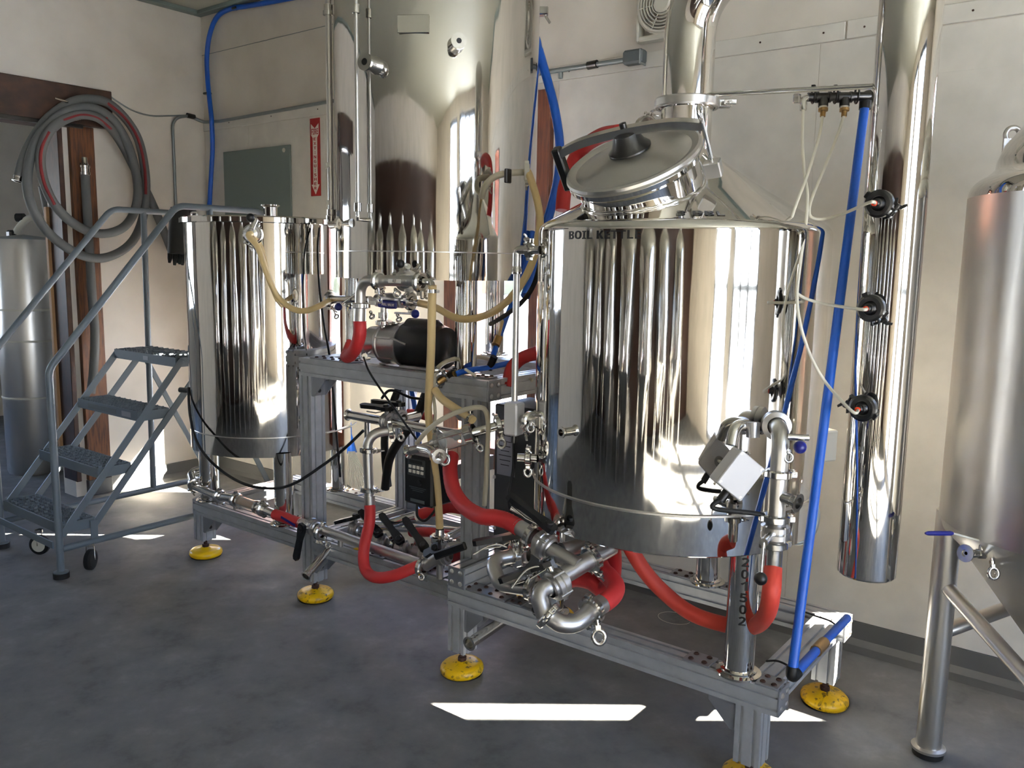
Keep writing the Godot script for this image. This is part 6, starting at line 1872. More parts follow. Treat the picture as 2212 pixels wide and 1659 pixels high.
# ---------------------------------------------------------------- rolling ladder
func make_ladder() -> void:
	var xr := -3.985
	var xl := -4.64
	var l := thing("rolling_ladder", "grey four-step rolling ladder with handrails by the doorway", "ladder", Vector3(-4.31, 0, -2.2))
	var r := 0.0165
	for x in [xr, xl]:
		var rail := fil([Vector3(x, 0.03, -1.72), Vector3(x, 0.99, -1.72), Vector3(x, 1.765, -2.385), Vector3(x, 1.765, -2.93), Vector3(x, 1.25, -2.98)], 0.10, 8)
		part(l, "handrail", MB.new().tube(rail, r, 18), M.ladder)
		part(l, "base_tube", MB.new().tube([Vector3(x, 0.14, -1.73), Vector3(x, 0.145, -2.93)], r, 18), M.ladder)
		part(l, "rear_post", MB.new().tube([Vector3(x, 0.14, -2.555), Vector3(x, 1.765, -2.57)], r, 18), M.ladder)
		part(l, "rubber_foot", MB.new().lathe([Vector2(0, 0), Vector2(0.035, 0), Vector2(0.036, 0.026), Vector2(0, 0.026)], Transform3D(Basis.IDENTITY, Vector3(x, 0.001, -1.72)), 24), M.rubber)
		part(l, "foot_cap", MB.new().lathe([Vector2(0, 0.026), Vector2(0.033, 0.026), Vector2(0.033, 0.031), Vector2(0.016, 0.034)], Transform3D(Basis.IDENTITY, Vector3(x, 0.001, -1.72)), 24), M.ladder)
		var s := 1.0 if x > -4.3 else -1.0
		for q in [[0.20, -1.735, 0.985, -2.385], [0.215, -1.885, 0.985, -2.54]]:
			var a := Vector3(x, q[0], q[1])
			var b := Vector3(x, q[2], q[3])
			var d := (b - a).normalized()
			part(l, "stringer", MB.new().box((a + b) / 2 - Vector3(s * 0.004, 0, 0), Vector3(0.008, (b - a).length(), 0.034), Basis(Vector3.RIGHT, d, Vector3.RIGHT.cross(d)), 0.001), M.ladder)
		var c := Vector3(x, 0.95, -2.53)
		var e := Vector3(x, 0.15, -2.93)
		var dd := (e - c).normalized()
		part(l, "rear_brace", MB.new().box((c + e) / 2, Vector3(0.008, (e - c).length(), 0.03), Basis(Vector3.RIGHT, dd, Vector3.RIGHT.cross(dd)), 0.001), M.ladder)
		part(l, "base_tab", MB.new().box(Vector3(x, 0.19, -1.885), Vector3(0.008, 0.11, 0.034), Basis.IDENTITY, 0.001), M.ladder)
	var ys := [0.255, 0.49, 0.74, 0.995]
	var zs := [-1.735, -1.925, -2.14, -2.355]
	for i in 4:
		var dep := 0.165 if i < 3 else 0.215
		var zc: float = zs[i] - dep / 2
		var t := MB.new()
		var xc := (xr + xl) / 2
		var w := xr - xl - 0.03
		t.box(Vector3(xc, ys[i] - 0.026, zs[i]), Vector3(w, 0.05, 0.004), Basis.IDENTITY, 0.001)
		t.box(Vector3(xc, ys[i] - 0.026, zs[i] - dep), Vector3(w, 0.05, 0.004), Basis.IDENTITY, 0.001)
		t.box(Vector3(xc - w / 2, ys[i] - 0.026, zc), Vector3(0.004, 0.05, dep - 0.004), Basis.IDENTITY, 0.001)
		t.box(Vector3(xc + w / 2, ys[i] - 0.026, zc), Vector3(0.004, 0.05, dep - 0.004), Basis.IDENTITY, 0.001)
		t.box(Vector3(xc, ys[i] - 0.008, zc), Vector3(w - 0.004, 0.006, dep - 0.004), Basis.IDENTITY, 0.001)
		var tp := part(l, "tread", t, M.ladder)
		var gr := MB.new()
		var n := 22
		for k in n:
			for j in 6:
				var gx: float = xc + (float(k) + 0.5 + (0.25 if j % 2 else -0.25)) * (w - 0.02) / n - (w - 0.02) / 2
				gr.box(Vector3(gx, ys[i] - 0.003 + 0.003 * (k % 2), zc + (j - 2.5) * dep / 6.4), Vector3(0.010, 0.012, dep / 9.0), Basis(Vector3(0, 0, 1), 0.35), 0.002)
		var gp := part(tp, "grip_teeth", gr, M.ladder)
		gp.set_meta("kind", "stuff")
		if i == 2:
			part(tp, "sticker", MB.new().box(Vector3(xc - 0.05, ys[i] - 0.026, zs[i] + 0.003), Vector3(0.30, 0.026, 0.001), Basis.IDENTITY, 0.0), M.box_grey)
			part(tp, "sticker", MB.new().box(Vector3(xc + 0.20, ys[i] - 0.026, zs[i] + 0.003), Vector3(0.09, 0.026, 0.001), Basis.IDENTITY, 0.0), M.plate)
		if i == 3:
			part(tp, "sticker", MB.new().box(Vector3(xc + 0.02, ys[i] - 0.026, zs[i] + 0.003), Vector3(0.05, 0.022, 0.001), Basis.IDENTITY, 0.0), M.plate)
	# release bar and casters at the front
	part(l, "release_bar", MB.new().box(Vector3((xr + xl) / 2, 0.16, -1.70), Vector3(xr - xl - 0.04, 0.035, 0.006), Basis.IDENTITY, 0.001), M.ladder)
	for q in [[xr - 0.0, -1.86, -0.62], [xl + 0.25, -1.80, 0.95]]:
		var c := Vector3(q[0], 0.052, q[1])
		var ax := Vector3(cos(q[2]), 0, sin(q[2]))
		var wh := MB.new().lathe([Vector2(0.012, -0.014), Vector2(0.040, -0.014), Vector2(0.050, -0.010), Vector2(0.051, 0.0), Vector2(0.050, 0.010), Vector2(0.040, 0.014), Vector2(0.012, 0.014)], along(c, ax), 28, 40.0)
		var wp := part(l, "caster_wheel", wh, M.rubber)
		part(wp, "hub", MB.new().lathe([Vector2(0, -0.0155), Vector2(0.034, -0.0155), Vector2(0.034, 0.0155), Vector2(0, 0.0155)], along(c, ax), 22), M.white_plastic if q[2] > 0.0 else M.rubber)
		var f := MB.new()
		for s in [-1, 1]:
			f.tube([c + ax * s * 0.022, c + ax * s * 0.020 + Vector3(0, 0.066, 0), c + Vector3(0, 0.068, 0)], 0.0025, 6)
		f.lathe([Vector2(0, 0.066), Vector2(0.02, 0.066), Vector2(0.02, 0.08), Vector2(0, 0.085)], Transform3D(Basis.IDENTITY, c), 16)
		part(wp, "fork", f, M.pipe)

# ---------------------------------------------------------------- things on and by the left wall
func make_left() -> void:
	var xh := XL + 0.13
	var pts := []
	var raw := [[40, 385, 0.0], [58, 325, 0.0], [98, 262, 0.0], [148, 224, 0.01], [190, 214, 0.01], [232, 222, 0.0], [270, 255, 0.0], [298, 300, 0.0], [312, 360, 0.0], [315, 420, 0.01], [306, 480, 0.02], [283, 525, 0.03], [245, 551, 0.04], [203, 558, 0.05], [158, 543, 0.06], [110, 508, 0.06], [76, 462, 0.06], [60, 415, 0.06], [60, 370, 0.06], [70, 325, 0.06], [92, 285, 0.06], [128, 250, 0.06], [168, 234, 0.06], [208, 236, 0.06], [246, 262, 0.06], [275, 310, 0.06], [292, 365, 0.07], [298, 415, 0.08], [290, 458, 0.09], [268, 490, 0.10], [232, 504, 0.10], [192, 500, 0.10], [150, 476, 0.11], [118, 442, 0.11], [98, 402, 0.11], [88, 360, 0.11], [90, 320, 0.11], [106, 285, 0.11], [136, 260, 0.10], [174, 248, 0.09], [210, 254, 0.08], [240, 278, 0.05], [268, 320, 0.02], [296, 375, -0.03], [322, 425, -0.05], [346, 480, -0.05], [372, 545, -0.05]]
	for q in raw:
		pts.append(pxx(q[0], q[1], xh + q[2]))
	var h := thing("coiled_hose", "thick grey hose coiled on hooks above the doorway post", "hose", pxx(190, 560, xh))
	part(h, "hose", MB.new().tube(crv(pts, 6), 0.0265, 18), M.grey_hose)
	var st := []
	for i in range(5, 10):
		st.append(pts[i] + (eye - pts[i]).normalized() * 0.0215)
	part(h, "stripe", MB.new().tube(crv(st, 8), 0.0095, 8), M.stripe)
	st = []
	for i in range(33, 38):
		st.append(pts[i] + (eye - pts[i]).normalized() * 0.0215)
	part(h, "stripe", MB.new().tube(crv(st, 8), 0.0095, 8), M.stripe)
	st = []
	for i in range(38, 42):
		st.append(pts[i] + (eye - pts[i]).normalized() * 0.0215)
	part(h, "stripe", MB.new().tube(crv(st, 8), 0.0095, 8), M.stripe)
	var e0: Vector3 = pts[0]
	var ed: Vector3 = (pts[0] - pts[1]).normalized()
	part(h, "end_fitting", MB.new().lathe([Vector2(0.026, -0.01), Vector2(0.031, -0.008), Vector2(0.031, 0.004), Vector2(0.027, 0.006), Vector2(0.027, 0.012), Vector2(0.031, 0.014), Vector2(0.031, 0.02), Vector2(0.02, 0.02), Vector2(0.02, 0.0)], along(e0, ed), 24), M.pipe)
	for q in [[151, 240, 150, 262], [230, 252, 228, 268], [118, 212, 124, 226]]:
		var a := pxx(q[2], q[3], XL + 0.05)
		var b := pxx(q[0], q[1], XL + 0.20)
		var hk := thing("hose_hook", ["red-tipped hook holding the hose over the post", "red-tipped hook at the right of the coiled hose", "bare steel hook above the coiled hose"][[151, 230, 118].find(int(q[0]))], "hook", a)
		part(hk, "rod", MB.new().tube(fil([Vector3(XL + 0.04, a.y, a.z), Vector3(XL + 0.19, a.y, a.z), b], 0.02, 5), 0.006, 10), M.pipe)
		if q[0] != 118:
			part(hk, "tip", MB.new().tube([b - Vector3(0, 0.018, 0), b + Vector3(0, 0.012, 0)], 0.009, 10), M.sign_red, "red rubber tip")
	var v := thing("hanging_hose", "grey hose with a steel end hung down the brown post", "hose", pxx(200, 850, XL + 0.08))
	var vp := [pxx(183, 362, XL + 0.075), pxx(186, 420, XL + 0.075), pxx(192, 520, XL + 0.08), pxx(199, 640, XL + 0.08), pxx(205, 720, XL + 0.09), pxx(202, 800, XL + 0.12), pxx(196, 850, XL + 0.13)]
	part(v, "hose", MB.new().tube(crv(vp, 8), 0.026, 18), M.grey_hose)
	var top: Vector3 = vp[0]
	part(v, "end_fitting", MB.new().lathe([Vector2(0.027, -0.045), Vector2(0.030, -0.043), Vector2(0.030, -0.028), Vector2(0.027, -0.026), Vector2(0.027, -0.004), Vector2(0.030, -0.002), Vector2(0.030, 0.012), Vector2(0.024, 0.016), Vector2(0.018, 0.03), Vector2(0.016, 0.06), Vector2(0, 0.06)], Transform3D(Basis.IDENTITY, top), 22), M.pipe)
	part(v, "hanger", MB.new().box(top + Vector3(-0.03, 0.02, 0), Vector3(0.05, 0.02, 0.02), Basis.IDENTITY, 0.002), M.black_steel)
	hose("drop_hose", "grey hose falling from the coil inside the doorway", [pxx(96, 402, XL - 0.20), pxx(110, 470, XL - 0.22), pxx(124, 560, XL - 0.22), pxx(134, 680, XL - 0.22), pxx(140, 780, XL - 0.22), pxx(145, 880, XL - 0.22), pxx(152, 1020, XL - 0.22)], 0.036, M.grey_hose)
	var dpt := []
	var dr := []
	for i in 61:
		dpt.append(Vector3(XL - 0.30, lerpf(2.24, 1.72, i / 60.0), pxx(128, 350, XL - 0.30).z))
		dr.append(0.066 + (0.004 if i % 2 else 0.0))
	solo("foil_duct", "crinkled foil duct hanging inside the doorway", "duct", MB.new().tube(dpt, dr, 24), M.foil)
	# the pale grey cylinder standing in the next room
	var b := py0(84, 1014, 0.0)
	var t := thing("gas_cylinder", "grey steel cylinder with a looped hose standing beyond the doorway", "cylinder", b)
	var xf := Transform3D(Basis.IDENTITY, b)
	var th: float = pd(84, 515, dof(b)).y
	part(t, "body", MB.new().lathe([Vector2(0, 0), Vector2(0.185, 0.0), Vector2(0.192, 0.02), Vector2(0.192, th - 0.05), Vector2(0.18, th - 0.015), Vector2(0.16, th), Vector2(0, th + 0.02)], xf, 48, 30.0), M.satin)
	for y in [th * 0.70, th * 0.57, th * 0.33]:
		part(t, "band", MB.new().lathe([Vector2(0.192, y - 0.007), Vector2(0.196, y - 0.006), Vector2(0.196, y + 0.006), Vector2(0.192, y + 0.007)], xf, 48), M.white_plastic)
	var dd := dof(b) - 0.1
	part(t, "hose_loop", MB.new().tube(crv([pd(33, 505, dd), pd(42, 490, dd), pd(58, 474, dd), pd(76, 468, dd + 0.05), pd(95, 475, dd + 0.1)], 6), 0.022, 14), M.white_plastic)
	part(t, "regulator", MB.new().box(pd(25, 508, dd), Vector3(0.07, 0.07, 0.05), Basis.IDENTITY, 0.012), M.black)
	part(t, "regulator_knob", MB.new().tube([pd(36, 470, dd), pd(52, 470, dd)], 0.03, 10), M.black)
	# power cord from the door header and wall conduits
	solo("cord", "thin grey cord sagging from the door header to a conduit", "cord", MB.new().tube(crv([pxx(229, 201, XL + 0.006), pxx(252, 218, XL + 0.006), pxx(285, 238, XL + 0.006), pxx(325, 250, XL + 0.006), pxx(365, 250, XL + 0.006), pxx(402, 249, XL + 0.008)], 8), 0.005, 8), M.galv)
	var c := thing("wall_conduit", "bent steel conduit crossing the corner of the room", "conduit", pxx(380, 450, XL + 0.015))
	var cor := pz(453, 262, ZB + 0.02)
	cor.x = XL + 0.02
	part(c, "pipe", MB.new().tube(fil([pxx(408, 250, XL + 0.015), cor, pz(474, 262, ZB + 0.018), pz(720, 218, ZB + 0.018)], 0.04, 6), 0.0105, 14), M.galv)
	part(c, "drop", MB.new().tube(fil([pxx(410, 250, XL + 0.015), pxx(372, 255, XL + 0.015), pxx(381, 470, XL + 0.015)], 0.10, 8), 0.0095, 14), M.galv)
	part(c, "coupling", MB.new().tube([pxx(404, 249, XL + 0.015), pxx(420, 253, XL + 0.015)], 0.017, 12), M.black_steel)
	# blue air hose in the corner
	var bl := thing("blue_hose", "thick blue hose strapped down the corner of the room", "hose", pz(450, 470, ZB + 0.03))
	part(bl, "hose", MB.new().tube(crv([pz(760, -30, ZB + 0.03), pz(600, 1, ZB + 0.03), pz(540, 12, ZB + 0.03), pz(495, 20, ZB + 0.03), pz(468, 38, ZB + 0.03), pz(453, 75, ZB + 0.03), pz(447, 120, ZB + 0.03), pz(448, 165, ZB + 0.03), pz(452, 210, ZB + 0.035), pz(457, 260, ZB + 0.045), pz(459, 320, ZB + 0.03), pz(456, 380, ZB + 0.03), pz(451, 480, ZB + 0.03), pz(448, 620, ZB + 0.03)], 8), 0.0155, 16), M.blue)
	for q in [[510, 18], [448, 202]]:
		part(bl, "strap", MB.new().box(pz(q[0], q[1], ZB + 0.03), Vector3(0.05, 0.014, 0.04), Basis.IDENTITY, 0.004), M.black)
	# grey board and the fire sign on the back wall
	var p0 := pz(484, 329, ZB + 0.006)
	var p1 := pz(631, 440, ZB + 0.006)
	var bd := thing("wall_board", "plain grey-green board fixed to the back wall", "board", Vector3(p0.x, 1.5, ZB))
	part(bd, "board", MB.new().box(Vector3((p0.x + p1.x) / 2, (p0.y + 1.45) / 2, ZB + 0.009), Vector3(p1.x - p0.x, p0.y - 1.45, 0.010), Basis.IDENTITY, 0.002), M.board)
	part(bd, "fixing", MB.new().lathe([Vector2(0.014, 0), Vector2(0.012, 0.004), Vector2(0, 0.005)], along(Vector3(p1.x - 0.06, p0.y - 0.03, ZB + 0.014), Vector3(0, 0, 1)), 14), M.white_plastic)
	var s0 := pz(670, 257, ZB + 0.003)
	var s1 := pz(694, 423, ZB + 0.003)
	var sc := Vector3((s0.x + s1.x) / 2, (s0.y + s1.y) / 2, ZB + 0.005)
	var sw := s1.x - s0.x
	var sh := s0.y - s1.y
	var sg := thing("fire_sign", "red and white fire extinguisher sign on the back wall", "sign", sc)
	part(sg, "plate", MB.new().box(sc, Vector3(sw, sh, 0.003), Basis.IDENTITY, 0.0005), M.sign_red)
	var zt := ZB + 0.0068
	var xa := Transform3D(Basis.IDENTITY, Vector3(sc.x, sc.y, zt))
	var top_y := sh / 2
	var arrow := PackedVector2Array([Vector2(-sw * 0.38, top_y * 0.86), Vector2(0, top_y * 0.74), Vector2(sw * 0.38, top_y * 0.86), Vector2(sw * 0.38, top_y * 0.58), Vector2(sw * 0.22, top_y * 0.50), Vector2(sw * 0.22, -top_y * 0.70), Vector2(sw * 0.40, -top_y * 0.70), Vector2(0, -top_y * 0.96), Vector2(-sw * 0.40, -top_y * 0.70), Vector2(-sw * 0.22, -top_y * 0.70), Vector2(-sw * 0.22, top_y * 0.50), Vector2(-sw * 0.38, top_y * 0.58)])
	var ar := part(sg, "arrow", MB.new().prism(arrow, 0.0008, xa), M.sign_white)
	text_flat(ar, "lettering", "FIRE", sh * 0.075, Transform3D(Basis.IDENTITY, Vector3(sc.x, sc.y + sh * 0.33, zt + 0.0009)), M.sign_red, true, sw * 0.66)
	var word := "EXTINGUISHER"
	for i in word.length():
		text_flat(ar, "lettering", word[i], sh * 0.038, Transform3D(Basis.IDENTITY, Vector3(sc.x, sc.y + sh * (0.235 - i * 0.0575), zt + 0.0009)), M.sign_red, true, sw * (0.07 if word[i] == "I" else 0.24))
	# black gauntlets hung on the handrail
	var gz := 4.42
	for k in 2:
		var gl := thing("rubber_glove", ["black rubber glove on the ladder rail with its fingers in clear view", "black rubber glove on the ladder rail half hidden by the small tank"][k], "glove", pd(385, 570, gz), "gloves on the ladder rail")
		var ox := k * 17.0
		var m := MB.new()
		var cuff := pth([[388 + ox, 450, gz + 0.05 * k], [386 + ox, 500, gz + 0.05 * k], [384 + ox, 550, gz + 0.05 * k]])
		m.tube(cuff, [0.045, 0.052, 0.050], 20)
		for j in 4:
			var fx := 366.0 + ox + j * 11.0
			m.tube(pth([[fx + 2, 535, gz + 0.05 * k], [fx + 1, 558, gz + 0.05 * k], [fx, 566 + [2, 7, 5, 0][j], gz + 0.05 * k]]), [0.014, 0.0125, 0.007], 10)
		m.tube(pth([[398 + ox, 530, gz + 0.05 * k], [408 + ox, 545, gz + 0.05 * k], [410 + ox, 556, gz + 0.05 * k]]), [0.015, 0.013, 0.007], 10)
		part(gl, "glove", m, M.rubber)

func make_right() -> void:
	# conduit, coupling and switch box above the window
	var z := ZB + 0.022
	var c := thing("switch_conduit", "grey conduit and rounded switch box under the wall fan", "conduit", pz(1370, 130, z))
	part(c, "pipe", MB.new().tube([pz(1100, 168, z), pz(1350, 130, z)], 0.0115, 14), M.galv)
	part(c, "coupling", MB.new().tube([pz(1270, 142, z), pz(1290, 138, z)], 0.018, 14), M.black_steel)
	part(c, "strap", MB.new().box(pz(1211, 158, z - 0.005), Vector3(0.018, 0.05, 0.02), Basis.IDENTITY, 0.003), M.galv)
	part(c, "box", MB.new().box(pz(1371, 124, z + 0.015), Vector3(0.098, 0.060, 0.055), Basis.IDENTITY, 0.009), M.box_grey)
	part(c, "cover", MB.new().box(pz(1388, 124, z + 0.016), Vector3(0.006, 0.062, 0.058), Basis.IDENTITY, 0.002), M.galv)
	# round wall fan grille
	var fc := pz(1443, 12, ZB + 0.01)
	var f := thing("wall_fan", "white square fan cover with round ring grille high on the wall", "fan", fc)
	var s := 0.255
	var m := MB.new()
	fc.z += 0.03
	for e in [-1, 1]:
		m.box(fc + Vector3(e * (s / 2 - 0.007), 0, -0.012), Vector3(0.014, s + 0.03, 0.056), Basis.IDENTITY, 0.005)
		m.box(fc + Vector3(0, e * (s / 2 + 0.004), -0.012), Vector3(s - 0.028, 0.022, 0.056), Basis.IDENTITY, 0.005)
	m.lathe([Vector2(0.127, 0.015), Vector2(0.107, 0.015), Vector2(0.107, -0.036)], along(fc, Vector3(0, 0, 1)), 56)
	part(f, "cover", m, M.white_plastic)
	var fx := along(fc + Vector3(0, 0, 0.016), Vector3(0, 0, 1))
	part(f, "bezel", MB.new().lathe([Vector2(0.122, 0), Vector2(0.118, 0.008), Vector2(0.110, 0.009), Vector2(0.107, 0.0)], fx, 56), M.white_plastic)
	for k in 5:
		var rr := 0.044 + 0.0135 * k
		part(f, "ring", MB.new().lathe([Vector2(rr, 0.0), Vector2(rr + 0.001, 0.011), Vector2(rr + 0.0045, 0.011), Vector2(rr + 0.0055, 0.0)], fx, 56), M.white_plastic)
	part(f, "hub", MB.new().lathe([Vector2(0.040, 0.0), Vector2(0.040, 0.010), Vector2(0.032, 0.015), Vector2(0.02, 0.013), Vector2(0, 0.014)], fx, 40), M.white_plastic)
	for k in 6:
		var a := TAU * k / 6 + 0.1
		var d := Vector3(cos(a), sin(a), 0)
		part(f, "spoke", MB.new().box(fc + d * 0.074 + Vector3(0, 0, 0.0225), Vector3(0.072, 0.004, 0.006), Basis(d, Vector3(0, 0, 1).cross(d), Vector3(0, 0, 1)), 0.001), M.white_plastic)
	# spray manifold on a rod between the pipe and the column
	var a := oncyl(1535, 200, KC, NR)
	var b := oncyl(1880, 188, Vector2(-0.577, -2.376), NR)
	a = Vector3(KC.x, 2.012, KC.y) + (b - Vector3(KC.x, 2.012, KC.y)).normalized() * (NR - 0.01)
	b = Vector3(-0.577, 1.985, -2.376) - (Vector3(-0.577, 0, -2.376) - Vector3(a.x, 0, a.z)).normalized() * (NR - 0.01)
	b.y = 1.975
	var rd := thing("support_rod", "thin steel rod tying the vapour pipe to the column", "rod", a)
	part(rd, "rod", MB.new().tube([a, b], 0.007, 14), M.pipe)
	var d := 2.40
	var sp := thing("spray_manifold", "black pipe tees cable-tied under the rod feeding three white tubes", "manifold", pd(1800, 215, d))
	part(sp, "body", MB.new().tube(pth([[1745, 210, d], [1880, 208, d]]), 0.0125, 16), M.black_steel)
	for x in [1778, 1824]:
		part(sp, "tee", MB.new().tube(pth([[x, 212, d], [x, 230, d]]), 0.014, 14).tube(pth([[x - 16, 210, d], [x - 11, 210, d]]), 0.016, 12).tube(pth([[x + 11, 210, d], [x + 16, 210, d]]), 0.016, 12), M.black_steel)
		part(sp, "seal", MB.new().tube(pth([[x, 230, d], [x, 234, d]]), 0.011, 12), M.white_plastic)
		part(sp, "adapter", MB.new().tube(pth([[x, 234, d], [x, 240, d]]), 0.014, 8).tube(pth([[x, 240, d], [x - 1, 252, d]]), 0.008, 8), M.brass)
	part(sp, "end_elbow", MB.new().tube(fil(pth([[1760, 211, d], [1736, 211, d], [1735, 238, d]]), 0.012, 5), 0.010, 14), M.pipe)
	part(sp, "end_plug", MB.new().box(pd(1722, 213, d), Vector3(0.018, 0.026, 0.018), Basis.IDENTITY, 0.002), M.pipe)
	for x in [1757, 1805, 1851]:
		var ty := MB.new()
		var cc := pd(x, 204, d)
		var loop := []
		for i in 20:
			var q := TAU * i / 20
			loop.append(cc + Vector3.UP * cos(q) * 0.024 + cf * sin(q) * 0.016)
		ty.tube(loop, 0.003, 6, false, true)
		ty.box(pd(x, 188, d - 0.012), Vector3(0.010, 0.012, 0.008), Basis.IDENTITY, 0.001)
		part(sp, "cable_tie", ty, M.black)
	var g0 := "tubes to the spray nozzles"
	var dn := 2.30
	hose("spray_tube", "white tube from the tees to the column's top nozzle", [pd(1823, 250, d), pd(1810, 290, 2.37), pd(1782, 360, 2.33), pd(1755, 425, dn), pd(1748, 455, dn), pd(1754, 470, dn), pd(1778, 473, dn), pd(1820, 462, dn), nozzle_tip[0] + nozzle_out[0] * 0.03, nozzle_tip[0] - nozzle_out[0] * 0.01], 0.0042, M.milky, 8, g0)
	hose("spray_tube", "white tube from the tees to the column's middle nozzle", [pd(1777, 250, d), pd(1768, 300, 2.37), pd(1745, 375, 2.32), pd(1715, 455, 2.27), pd(1699, 515, 2.26), pd(1694, 560, 2.26), pd(1702, 605, 2.26), pd(1728, 638, 2.26), pd(1775, 655, 2.27), nozzle_tip[1] + nozzle_out[1] * 0.03, nozzle_tip[1] - nozzle_out[1] * 0.01], 0.0042, M.milky, 8, g0)
	hose("spray_tube", "white tube from the tees to the column's lowest nozzle", [pd(1735, 238, d), pd(1733, 300, 2.38), pd(1737, 370, 2.33), pd(1744, 420, 2.29), pd(1741, 480, 2.26), pd(1730, 560, 2.24), pd(1722, 640, 2.23), pd(1730, 705, 2.23), pd(1752, 770, 2.24), pd(1785, 828, 2.25), nozzle_tip[2] + nozzle_out[2] * 0.03, nozzle_tip[2] - nozzle_out[2] * 0.01], 0.0042, M.milky, 8, g0)
	# blue water pole and the tube along the skid's end
	var bp := thing("blue_pole", "straight blue water tube leaning from the skid corner to the manifold", "tube", pd(1712, 1462, 2.19))
	part(bp, "tube", MB.new().tube(pth([[1869, 222, 2.41], [1711, 1455, 2.18]]), 0.0128, 20), M.blue)
	part(bp, "elbow", MB.new().tube(fil(pth([[1880, 207, 2.41], [1870, 208, 2.41], [1868, 236, 2.41]]), 0.012, 5), 0.0165, 14), M.black)
	part(bp, "foot_elbow", MB.new().tube(fil(pth([[1712, 1440, 2.18], [1709, 1466, 2.18], [1722, 1452, 2.20]]), 0.01, 4), 0.0155, 14), M.black)
	part(bp, "lower_tube", MB.new().tube(pth([[1716, 1456, 2.19], [1770, 1398, 2.38], [1830, 1335, 2.62]]), 0.0128, 20), M.blue)
	part(bp, "coupling", MB.new().tube(pth([[1762, 1407, 2.35], [1780, 1388, 2.42]]), 0.017, 10), M.brass)
	# loose wires tied on the skid end
	var wl := ["black wire lying across the lit rear corner of the kettle skid", "black wire tied at the skid corner beside the blue tube's foot"]
	for q in [[[1738, 1322, 2.7], [1760, 1330, 2.66], [1790, 1340, 2.64], [1803, 1348, 2.62]], [[1655, 1428, 2.26], [1680, 1428, 2.24], [1705, 1440, 2.22], [1712, 1452, 2.2]]]:
		solo("tie_wire", wl.pop_front(), "wire", MB.new().tube(crv(pth(q), 6), 0.0028, 6), M.rubber, "wires on the kettle skid")
	# blue hose hanging between the tall tank and the window
	hose("blue_hose", "blue hose hanging beside the window's right frame", [pd(1150, 60, 3.45), pd(1163, 105, 3.45), pd(1180, 165, 3.44), pd(1197, 230, 3.42), pd(1208, 300, 3.40), pd(1208, 360, 3.38), pd(1198, 420, 3.36), pd(1182, 480, 3.34), pd(1160, 560, 3.3), pd(1135, 640, 3.2)], 0.0185, M.blue)
	hose("blue_hose", "thin blue line curving down behind the sight tube", [pd(1150, 235, 3.5), pd(1146, 310, 3.5), pd(1134, 390, 3.5), pd(1118, 460, 3.5), pd(1098, 530, 3.5), pd(1082, 600, 3.5)], 0.006, M.blue)
	hose("black_hose", "thin black hose following the cream hose by the kettle", [pd(1172, 520, 2.96), pd(1164, 580, 2.96), pd(1148, 625, 2.97), pd(1120, 660, 3.0), pd(1085, 685, 3.1), pd(1060, 700, 3.2)], 0.0085, M.rubber)

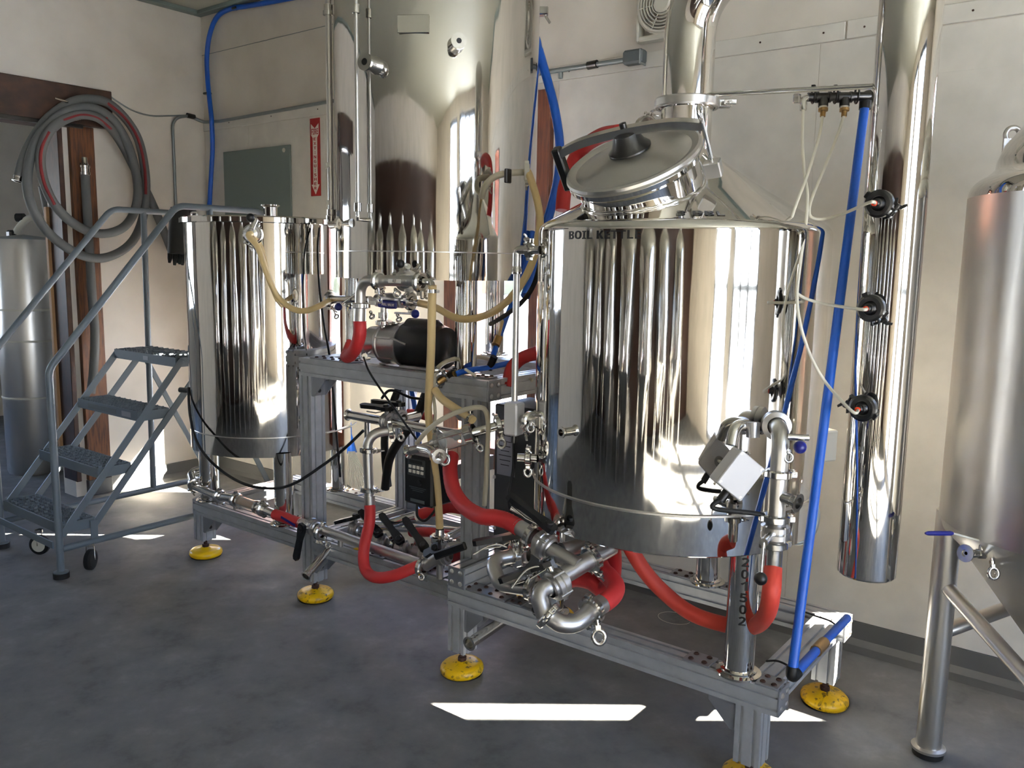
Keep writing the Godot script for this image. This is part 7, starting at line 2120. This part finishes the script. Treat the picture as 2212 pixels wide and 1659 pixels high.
func make_cables() -> void:
	var g0 := "cables around the skid"
	solo("cable", "black cable drooping from the small tank past the tall post", "cable", MB.new().tube(crv([pd(407, 838, 3.95), pd(411, 900, 3.85), pd(428, 960, 3.75), pd(470, 1010, 3.68), pd(530, 1046, 3.60), pd(592, 1055, 3.56), pd(640, 1042, 3.52), pd(700, 1003, 3.50), pd(745, 968, 3.48), pd(785, 930, 3.44)], 8), 0.0062, 10), M.rubber, g0)
	solo("cable", "black cable from the pump down to the controller", "cable", MB.new().tube(crv([pz(786, 772, -2.30), pz(796, 800, -2.26), pz(820, 838, -2.24), pz(850, 880, -2.24), pz(875, 915, -2.22), pz(902, 952, -2.21)], 8), 0.0042, 8), M.rubber, g0)
	solo("cable", "black cable falling straight beside the tall tank's leg", "cable", MB.new().tube(crv([pd(690, 492, 3.72), pd(686, 540, 3.70), pd(690, 620, 3.70), pd(700, 700, 3.70), pd(712, 770, 3.74), pd(720, 850, 3.8), pd(728, 950, 3.8), pd(735, 1030, 3.85)], 6), 0.005, 8), M.rubber, g0)
	solo("cable", "thick black cable looping behind the middle pipe", "cable", MB.new().tube(crv([pz(862, 838, -2.60), pz(846, 880, -2.60), pz(832, 935, -2.58), pz(832, 990, -2.58), pz(838, 1050, -2.6)], 8), 0.018, 12), M.rubber, g0)
	solo("cable", "thick black cable bundle behind the speed controller", "cable", MB.new().tube(crv([pz(922, 845, -2.55), pz(900, 900, -2.55), pz(868, 945, -2.54), pz(842, 990, -2.54), pz(832, 1055, -2.56)], 8), 0.020, 12), M.rubber, g0)
	solo("cable", "black cable swinging under the shelf beam", "cable", MB.new().tube(crv([pz(825, 860, -2.5), pz(838, 845, -2.48), pz(855, 845, -2.46), pz(885, 858, -2.46), pz(912, 862, -2.46)], 8), 0.006, 8), M.rubber, g0)
	hose("blue_line", "straight blue line behind the hanging cream hose", [pz(888, 838, -2.75), pz(896, 880, -2.75), pz(904, 940, -2.75), pz(908, 990, -2.75)], 0.012, M.blue)
	solo("wire", "thin white wire strung from the tall post", "wire", MB.new().tube(crv([pd(706, 935, 3.7), pd(730, 930, 3.75), pd(755, 922, 3.8), pd(770, 912, 3.85)], 6), 0.003, 6), M.milky)
	# broom leaning at the wall behind the skid
	var b := thing("broom", "grey-bristled broom with a blue collar leaning behind the skid", "broom", pz(775, 1060, -3.15))
	var z := -3.15
	var m := MB.new()
	for i in 60:
		var t := (i % 12) / 11.0
		var w := floorf(i / 12.0)
		m.tube([pz(752 + t * 14, 975, z + 0.01 * w), pz(756 + t * 46, 1052, z + 0.012 * w)], 0.0022, 4)
	var br := part(b, "bristles", m, M.grey_hose)
	br.set_meta("kind", "stuff")
	part(b, "collar", MB.new().tube([pz(755, 935, z), pz(760, 978, z)], [0.012, 0.03], 12), M.blue)
	part(b, "handle", MB.new().tube([pz(757, 950, z), Vector3(pz(735, 760, ZB + 0.03).x, 1.6, ZB + 0.03)], 0.011, 10), M.blue)

# the row of fermenters behind the viewer, and a dark slab added to darken what the plate mirrors
func make_behind() -> void:
	var proto: Node3D = null
	for i in 7:
		var x := -5.0 + i * 0.98
		var at := Vector3(x + 0.15, 0, 1.55 + 0.1 * (i % 2) + (0.55 if i > 4 else 0.0))
		if proto == null:
			proto = thing("row_fermenter", "steel fermenter in the row behind the viewer, seen mirrored in the vessels", "tank", at, "mirrored fermenters")
			var xf := Transform3D(Basis.IDENTITY, at)
			part(proto, "shell", MB.new().lathe([Vector2(0.38, 0.80), Vector2(0.38, 1.62), Vector2(0.36, 1.68), Vector2(0.30, 1.73), Vector2(0.12, 1.80), Vector2(0.12, 1.86), Vector2(0, 1.90)], xf, 64, 40.0), M.polished)
			part(proto, "cone", MB.new().lathe([Vector2(0.38, 0.80), Vector2(0.05, 0.30), Vector2(0, 0.30)], xf, 48), M.polished)
			for k in 4:
				var a := TAU * (k + 0.5) / 4
				part(proto, "leg", MB.new().tube([at + Vector3(cos(a) * 0.34, 0.0, sin(a) * 0.34), at + Vector3(cos(a) * 0.34, 0.85, sin(a) * 0.34)], 0.03, 14), M.polished)
		else:
			var d := proto.duplicate()
			d.name = numbered("row_fermenter")
			add_child(d)
			d.position = at
	var o := MeshInstance3D.new()
	o.name = "added_backdrop_2"  # unseen dark timber slab, added so the vessels mirror less pale wall
	o.mesh = MB.new().box(Vector3(-1.2, 1.25, ZF - 0.04), Vector3(8.0, 2.5, 0.08), Basis.IDENTITY, 0.004).done(Vector3.ZERO, M.dark_wood)
	add_child(o)
	o.set_meta("kind", "structure")

func _ready() -> void:
	make_camera_and_light()
	make_materials()
	make_room()
	make_frames()
	make_kettle()
	make_vent()
	make_tank2()
	make_tank1()
	make_fermenter()
	make_upper_piping()
	make_shelf_right()
	make_mid_manifold()
	make_drives()
	make_kettle_left()
	make_kettle_right()
	make_kettle_front()
	make_lower_manifold()
	make_ladder()
	make_left()
	make_right()
	make_cables()
	make_behind()
